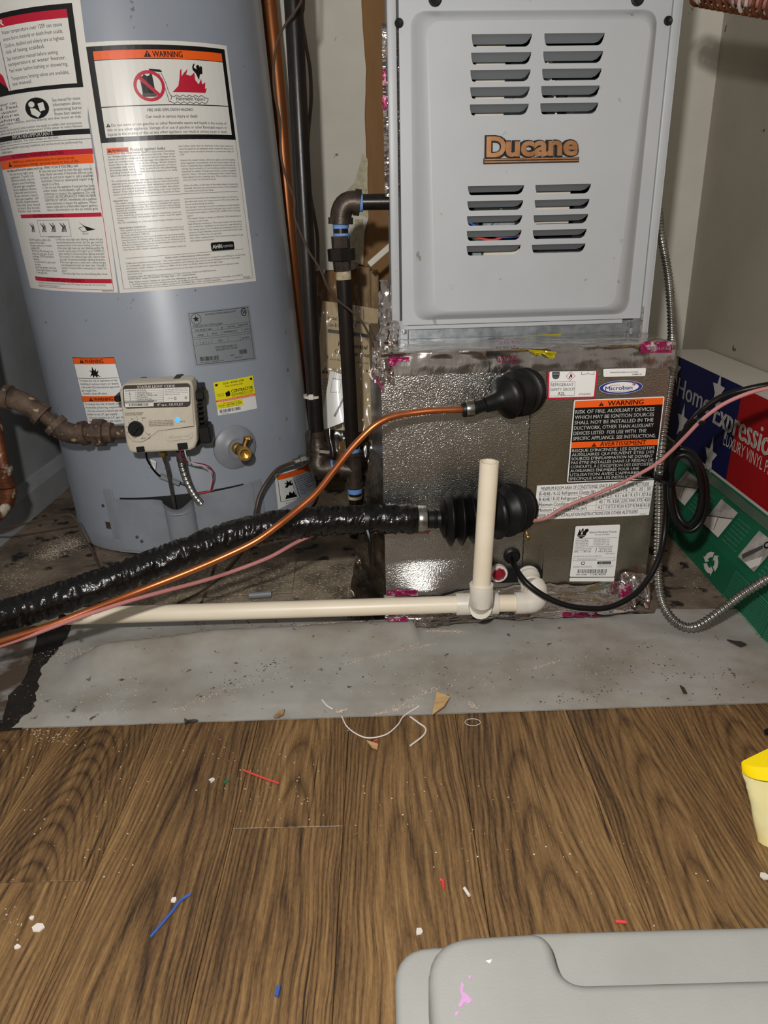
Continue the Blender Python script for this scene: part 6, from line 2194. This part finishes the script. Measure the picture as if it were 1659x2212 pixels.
b.grid(bagf, 40, 70)
tag(b.build('clear_plastic_bag', angle=60, fixn=False), 'crumpled clear plastic bag round the beige booklet behind the gas pipes', 'bag')
b = MB().mat(M_WHITE)
p0, p1 = PY(797, 572, 1.60), PY(838, 536, 1.60)
d_ = (p1 - p0).normalized()
w_ = Vector((d_.z, 0, -d_.x))
b.box(lambda x, y, z: p0 + d_ * x + Vector((0, y, 0)) + w_ * z, (0, 0, -.006), ((p1 - p0).length + .01, .004, .006), .001, 1)
tag(b.build('white_strip'), 'short white plastic strip slanting up against the furnace side', 'strip')
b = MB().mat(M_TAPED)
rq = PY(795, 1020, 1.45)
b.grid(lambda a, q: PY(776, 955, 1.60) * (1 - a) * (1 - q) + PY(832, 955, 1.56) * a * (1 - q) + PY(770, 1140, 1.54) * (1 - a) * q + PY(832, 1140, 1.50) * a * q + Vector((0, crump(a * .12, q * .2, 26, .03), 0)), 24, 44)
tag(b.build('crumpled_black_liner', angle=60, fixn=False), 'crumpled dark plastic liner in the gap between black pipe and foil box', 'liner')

# small wires at the corner of the coil cabinet
for k, (m_, pts) in enumerate(((M_WHITEW, [(812, 790, 1.09), (802, 800, 1.08), (801, 812, 1.075), (808, 822, 1.07), (818, 828, 1.065), (824, 838, 1.062)]), (M_MAGW, [(815, 792, 1.085), (806, 806, 1.075), (813, 822, 1.065), (822, 834, 1.06), (828, 845, 1.058)]),
                              (M_MAGW, [(822, 795, 1.08), (824, 812, 1.065), (820, 824, 1.06), (826, 832, 1.058)]), (M_TWIRE, [(811, 784, 1.26), (818, 790, 1.15), (830, 790, 1.07), (838, 800, 1.058), (841, 806, 1.055)]), (M_TWIRE, [(818, 778, 1.09), (832, 778, 1.062), (842, 796, 1.055)]))):
    b = MB().mat(m_)
    b.tube(pxpath(pts), .0012 if m_ is not M_TWIRE else .0018, 8)
    tag(b.build('loose_wire'), ('white stray wire curling at the upper left corner of the foil box', 'red stray wire curling left of the foil box corner, longest one', 'short red stray wire against the upper left foil corner', 'brown wire end bending onto the foil box corner from the pipes', 'short brown wire stub lying across the crumpled foil corner')[k], 'wire', 'loose wires at the foil box corner')

# ------------------------------------------------------------------ floor litter
b = MB().mat(M_TWIRE)
b.tube(crom([PY(-40, 1152, 1.30), PY(0, 1143, 1.30), PY(60, 1130, 1.295), PY(125, 1114, 1.29), PY(152, 1112, 1.288), PY(164, 1124, 1.287), PY(188, 1170, 1.283), PY(216, 1229, 1.28)], 6), .0020, 8)
tag(b.build('bent_wire_rod'), 'thin bent brown rod rising from the floor left of the water heater', 'rod')
b = MB().mat(M_TWIRE)
b.tube(crom([PZ(525, 1186, .02), PZ(500, 1222, .006), PZ(470, 1252, .004), PZ(430, 1280, .004), PZ(385, 1302, .004)], 6), .0018, 8)
tag(b.build('thin_floor_wire'), 'thin dark wire on the floor between the wrapped line and drain pipe', 'wire')
b = MB().mat(M_FURNL)
b.tube([PZ(538, 1287, .008), PZ(586, 1283, .008)], .0055, 10)
tag(b.build('steel_rod_offcut'), 'short grey metal rod lying just behind the drain pipe', 'rod')


def ragpoly(name, pts, m_, label, cat, th=.0018, z=.0045, amp=.001, group=None):
    fp = [PZ(x, y, z) for x, y in pts]
    b = MB().mat(m_)
    b.prism(lambda x, y, c: Vector((x, y, c + .004 * max(0, nz(x * 30, y * 30, 1)))), ragged([(p.x, p.y, 1) for p in fp], amp, .008), z, z + th)
    return tag(b.build(name, flat=True), label, cat, group)


ragpoly('cardboard_scrap', [(943, 1497), (973, 1508), (960, 1530), (935, 1546), (938, 1520)], M_CARD, 'large torn brown cardboard scrap on the front edge of the vinyl sheet', 'scrap', .002, .007)
ragpoly('cardboard_scrap', [(791, 1602), (800, 1606), (817, 1610), (814, 1622), (803, 1619)], M_CARD, 'small brown cardboard scrap on the wood planks below the string', 'scrap', .0015, .0005)
ragpoly('wood_chip', [(591, 1553), (602, 1540), (616, 1535), (612, 1545), (600, 1552)], M_STUD, 'reddish brown chip of bark near the front edge of the vinyl sheet', 'chip', .002, .007)


def floor_wire(name, pts, r, m_, label, cat='wire', z0=.001, group=None):
    b = MB().mat(m_)
    b.tube(crom([PZ(x, y, z0 + r) for x, y in pts], 6), r, 8)
    return tag(b.build(name), label, cat, group)


floor_wire('red_wire_piece', [(525, 1663), (560, 1677), (603, 1692)], .0011, M_REDW, 'long straight red wire offcut on the wood planks', 'wire')
floor_wire('blue_wire_piece', [(325, 2024), (350, 1995), (375, 1965), (390, 1945), (412, 1931)], .0014, M_BLUEW, 'long blue wire offcut on the wood planks at lower left', 'wire')
floor_wire('green_wire_piece', [(484, 1691), (495, 1684)], .0014, M_GREENWI, 'tiny green wire offcut on the wood planks', 'wire')
floor_wire('white_wire_piece', [(886, 1548), (905, 1562), (919, 1573), (915, 1588), (886, 1611)], .0011, M_WHITEW, 'bent white wire offcut at the vinyl sheet edge', 'wire')
floor_wire('white_string', [(738, 1547), (750, 1570), (775, 1588), (800, 1594), (835, 1586), (860, 1565), (872, 1547), (905, 1525)], .0009, M_WHITEW, 'thin white string curving over the front edge of the vinyl sheet', 'string', .002)
floor_wire('red_wire_piece', [(951, 1900), (957, 1903), (958, 1918)], .0014, M_REDW, 'short bent red wire bit on the planks beside a white bit', 'wire')
floor_wire('white_wire_piece', [(1003, 1918), (1014, 1935)], .0016, M_WHITEW, 'short white wire bit on the planks above the grey tote', 'wire')
floor_wire('red_wire_piece', [(1329, 1990), (1353, 1992)], .0016, M_REDW, 'short red wire bit just behind the back edge of the grey tote', 'wire')
floor_wire('blue_wire_piece', [(602, 2130), (597, 2152)], .0018, M_BLUEW, 'short blue wire bit near the bottom edge of the photo', 'wire')
floor_wire('red_wire_piece', [(806, 1606), (812, 1598), (815, 1600)], .0010, M_REDW, 'tiny red wire bit beside the small cardboard scrap', 'wire')
floor_wire('white_wire_piece', [(696, 1512), (706, 1524), (719, 1532)], .0011, M_WHITEW, 'short white sliver on the vinyl sheet left of the string', 'wire', .006)
b = MB().mat(M_WHITEW)
pc = PZ(1021, 1560, .002)
b.tube([pc + Vector((.010 * math.cos(i * math.pi / 14), .007 * math.sin(i * math.pi / 14), 0)) for i in range(29)], .0004, 6)
tag(b.build('clear_ring'), 'tiny pale plastic ring on the planks below the vinyl sheet edge', 'ring')
b = MB().mat(M_DSTEEL)
p0, p1 = PZ(402, 1558, .007), PZ(428, 1556, .007)
pa = resample([p0, p1], .0004)
b.tube(pa, [.0019 + .0006 * math.sin(i * 1.6) - (.0016 * max(0, i / len(pa) - .8) / .2) for i in range(len(pa))], 8)
b.lathe(p0, p0 - p1, [(-.001, .002), (.001, .0042), (.002, .0042)], 8)
tag(b.build('drywall_screw'), 'dark screw lying on the front edge of the vinyl sheet', 'screw')
for k, (x, y, s_, lab) in enumerate(((83, 2004, .006, 'largest white paint chip on the planks at lower left'), (69, 1984, .003, 'small white paint chip above the largest one at lower left'), (38, 2046, .003, 'small white paint chip below the largest one at lower left'),
                                    (375, 1945, .004, 'pinkish white chip beside the long blue wire'), (459, 1685, .004, 'round cream chip left of the tiny green wire'), (905, 2014, .004, 'cream chip near the grey tote corner'), (1650, 1893, .005, 'pale yellow chip at the right edge below the yellow bag'))):
    b = MB().mat(M_WHITEW if k < 4 else M_CARDW)
    c = PZ(x, y, .0005)
    rnd = random.Random(k)
    b.prism(XYZ, [(c.x + s_ * rnd.uniform(.6, 1.1) * math.cos(a), c.y + s_ * rnd.uniform(.6, 1.1) * math.sin(a)) for a in (0, 1, 2.1, 3.2, 4.1, 5.2)], .0003, .0018)
    tag(b.build('paint_chip', flat=True), lab, 'chip')

rnd = random.Random(11)


def grit(spots, m_, name, label, size=(.0004, .0011)):
    b = MB().mat(m_)
    for (x0, y0, x1, y1, n, sp, zz) in spots:
        for _ in range(n):
            t = rnd.random()
            x = x0 + (x1 - x0) * t + rnd.gauss(0, sp)
            y = y0 + (y1 - y0) * t + rnd.gauss(0, sp * .35)
            p = PZ(x, y, 0)
            s = rnd.uniform(*size) * (.6 + .8 * rnd.random())
            z = zz if zz is not None else 0.0
            if zz == -1:
                z = .0022 + max(0, .0035 * (0.5 + 0.9 * nz(p.x * 4 + p.y * 9, p.y * 7 - p.x * 4, 2.0))) + ridge_h(p.x, p.y)
            h = s * rnd.uniform(.5, .9)
            a = rnd.uniform(0, 3)
            q = [Vector((p.x + s * math.cos(a + i * 1.57), p.y + s * math.sin(a + i * 1.57), z + h * .4)) for i in range(4)]
            b.add(q + [Vector((p.x, p.y, z + h)), Vector((p.x, p.y, z))], [(0, 1, 4), (1, 2, 4), (2, 3, 4), (3, 0, 4), (1, 0, 5), (2, 1, 5), (3, 2, 5), (0, 3, 5)])
    return tag(b.build(name, flat=True), label, 'grit', kind='stuff')


grit([(170, 1168, 90, 1205, 1500, 14, 0), (60, 1215, 10, 1265, 160, 20, 0), (120, 1180, 180, 1170, 300, 25, 0), (0, 1230, 40, 1280, 120, 20, 0)], M_GRIT, 'pale_grit_pile', 'pale pink grit spilled on the dirty floor left of the water heater')
grit([(200, 1412, 350, 1385, 1500, 8, -1), (260, 1405, 300, 1398, 800, 10, -1), (120, 1420, 230, 1410, 220, 18, -1), (90, 1520, 320, 1480, 120, 35, -1), (150, 1560, 300, 1540, 60, 14, -1), (640, 1372, 780, 1365, 120, 4, -1), (380, 1540, 560, 1470, 130, 8, -1),
      (740, 1440, 940, 1395, 260, 5, -1), (920, 1368, 1005, 1370, 260, 4, -1), (940, 1490, 850, 1540, 180, 7, -1), (810, 1548, 900, 1528, 150, 4, -1), (1010, 1520, 1025, 1535, 80, 6, -1), (1150, 1450, 1210, 1430, 70, 5, -1), (500, 1480, 1500, 1430, 200, 60, -1), (60, 1575, 160, 1600, 90, 25, .0002),
      (730, 1545, 745, 1540, 90, 4, -1)], M_GRIT, 'scattered_grit', 'pale grit scattered along the folds of the grey vinyl sheet')
grit([(400, 1350, 700, 1360, 60, 10, -1), (430, 1510, 620, 1425, 55, 9, -1), (1350, 1420, 1620, 1480, 70, 60, -1), (1200, 1400, 1500, 1500, 40, 70, -1), (300, 1450, 1200, 1480, 70, 60, -1), (1200, 1530, 1330, 1490, 40, 22, -1)], M_GRITD, 'dark_crumbs', 'dark crumbs sprinkled over the grey vinyl sheet', (.0005, .0013))
grit([(20, 1230, 160, 1290, 160, 40, 0), (420, 1180, 740, 1280, 420, 45, .004), (1440, 1200, 1540, 1290, 120, 30, 0)], M_GRIT, 'dusty_grit', 'fine pale dust and crumbs on the dirty floor behind the drain pipe', (.0004, .0010))
grit([(60, 1560, 200, 1900, 60, 90, .0002), (500, 1600, 640, 1760, 40, 60, .0002), (300, 1600, 1500, 1900, 90, 150, .0002), (20, 1960, 60, 2060, 12, 14, .0002)], M_GRIT, 'speckled_crumbs', 'tiny white crumbs scattered over the wood planks', (.0005, .0011))
ragpoly('dark_flake', [(1570, 1383), (1600, 1390), (1612, 1397), (1600, 1400), (1580, 1390)], M_GRITD, 'long black flake on the vinyl sheet beside the green carton', 'flake', .002, .006)
ragpoly('dark_flake', [(1468, 1484), (1478, 1490), (1484, 1500), (1476, 1498)], M_GRITD, 'small black flake in the middle right of the vinyl sheet', 'flake', .002, .006)
ragpoly('dark_scrap', [(1650, 1580), (1670, 1575), (1670, 1590), (1652, 1588)], M_BLKPL, 'small black scrap at the right edge just below the vinyl sheet', 'scrap', .003, .0005)

# ------------------------------------------------------------------ grey tote in the foreground
TZ = .25
TO = thing('storage_tote', 'grey plastic storage tote lid with purple scuffs at the lower right corner', 'tote', (.28, .10, 0))
tp = lambda x, y, z=TZ: (PZ(x, y, z).x, PZ(x, y, z).y)


def rpoly(pts, r, n=6):
    P = [Vector(p) for p in pts]
    out = []
    for i in range(len(P)):
        p, a, e = P[i], P[i - 1], P[(i + 1) % len(P)]
        rr = r[i] if isinstance(r, (list, tuple)) else r
        p0, p1 = p + (a - p).normalized() * rr, p + (e - p).normalized() * rr
        for k in range(n + 1):
            t = k / n
            q = p0 * (1 - t) ** 2 + p * 2 * t * (1 - t) + p1 * t * t
            out.append((q.x, q.y))
    return out


x0_, yb_ = tp(852, 2090, .225)[0], tp(930, 2040, .225)[1]
rim = rpoly([(x0_, -.22), (x0_ + .72, -.22), (x0_ + .72, yb_ + .006), (x0_, yb_)], .022)
b = MB().mat(M_TOTE)
b.slab(rpoly([(x0_ + .02, -.20), (x0_ + .70, -.20), (x0_ + .70, yb_ - .014), (x0_ + .02, yb_ - .02)], .03), 0.0, .20, .004)
b.build('bin_body', TO)
b = MB().mat(M_TOTE)
b.slab(rim, .19, .225, .005)
b.build('lid_rim', TO, angle=50)
l_, bk = tp(925, 2110)[0], tp(1090, 2006)[1]
nx_, ny_ = tp(1186, 2006)[0], tp(1215, 2118)[1]
nx2 = tp(1218, 2118)[0]
blk = rpoly([(l_, -.20), (x0_ + .705, -.20), (x0_ + .705, ny_ + .003), (nx2, ny_), (nx_, bk), (l_, bk - .003)], [.02, .02, .010, .012, .012, .026], 7)
b = MB().mat(M_TOTE)
b.slab(blk, .222, TZ, .007)
b.build('lid_panel', TO, angle=50)
b = MB().mat(M_TOTE)
bk2 = tp(1400, 2003, .236)[1]
b.slab(rpoly([(nx_ - .012, ny_ - .03), (x0_ + .712, ny_ - .03), (x0_ + .712, bk2 + .003), (nx_ - .012, bk2)], [.008, .008, .02, .008]), .20, .236, .005)
b.build('handle_ledge', TO, angle=50)
for pts in ([(998, 2120), (1004, 2128), (1000, 2142), (1012, 2150), (1022, 2162), (1016, 2170), (1004, 2166), (996, 2178), (990, 2172), (998, 2156), (994, 2140)], [(984, 2186), (992, 2184), (990, 2192), (982, 2194)], [(1010, 2112), (1018, 2108), (1016, 2116)], [(1050, 2075), (1062, 2073), (1058, 2080)]):
    b = MB().mat(M_PURPLE if pts[0][0] < 1040 else M_PVCW)
    fp = [tp(*q) for q in pts]
    b.prism(XYZ, ragged([p + (1,) for p in fp], .0012, .003), TZ - .0002, TZ + .0003)
    b.build('scuff_mark', TO, flat=True)

# yellow thing at the right edge
YB = thing('yellow_plastic_bag', 'pale yellow plastic bag with bright yellow top at the right edge of the floor', 'bag', PZ(1720, 1850, 0))
yY = .60
o_, z_ = PY(1607, 1637, yY), 0
cs = [PY(x, y, yY) for x, y in ((1607, 1637), (1609, 1655), (1616, 1690), (1630, 1760), (1645, 1825), (1652, 1850))]
base = cs[-1]
lft = [(p.x, p.z) for p in cs]
lft.append((cs[-1].x + .006, 0.0))


def bag(b, z_lo, z_hi, xoff, top):
    def left_x(z):
        for (xa, za), (xb, zb) in zip(lft, lft[1:]):
            if zb <= z <= za:
                return xb + (xa - xb) * (z - zb) / (za - zb)
        return lft[0][0]
    ztop = lft[0][1]

    def g_(a, q):
        z = z_lo + (z_hi - z_lo) * q
        th = 2 * math.pi * a
        xl_, w, dp = left_x(z) - .007, .13, .03
        ex, ey = math.copysign(abs(math.cos(th)) ** .45, math.cos(th)), math.copysign(abs(math.sin(th)) ** .6, math.sin(th))
        f = 1 + .012 * nz(math.cos(th) * 2, math.sin(th) * 2, z * 30)
        x = xl_ + w - w * ex * f
        x += .05 * (ey + .3) * (ey > -.3)
        y = yY + dp * ey * (1 - .3 * q) * f
        zz = z + (.12 * (x - xl_) * max(0, (z - ztop + .045) / .045) if z > ztop - .045 else 0)
        return Vector((x, y, zz))
    b.grid(g_, 72, 24)
    if top:
        b.add([g_(i / 72, 1.0) for i in range(72)], [tuple(range(72))])
    return b


zsp = cs[1].z
b = bag(MB().mat(M_YBAG), 0.0, zsp, 0, False)
b.build('bag_body', YB, angle=70)
b = bag(MB().mat(M_YBAG2), zsp, cs[0].z, 0, True)
b.build('yellow_top', YB, angle=50)

# coiled cord round a pink bar, top right
CC = thing('coiled_cord', 'reddish brown coiled cord wound round a pink bar at the top right corner', 'cord', PY(1600, 5, 1.2))
h0, h1 = PY(1505, -22, 1.25), PY(1720, 10, 1.05)
b = MB().mat(M_CORR)
hel, turns = [], 15
d_ = (h1 - h0)
dn_ = d_.normalized()
s1 = dn_.cross(Vector((0, 0, 1))).normalized()
s2 = s1.cross(dn_)
for i in range(turns * 14 + 1):
    a = i / 14 * 2 * math.pi
    hel.append(h0 + d_ * (i / (turns * 14)) + (s1 * math.cos(a) + s2 * math.sin(a)) * .018)
b.tube(hel, .0024, 8)
b.build('cord_coil', CC)
b = MB().mat(M_PINK)
b.tube([h0, h1], .010, 12)
b.build('pink_bar', CC)

for o in bpy.data.objects:             # fine print that cannot be picked apart letter by letter
    if o.name.startswith('lettering') and o.parent and o.parent.name in ('gas_warning_sticker', 'room_area_label', 'refrigerant_label'):
        o['kind'] = 'stuff'
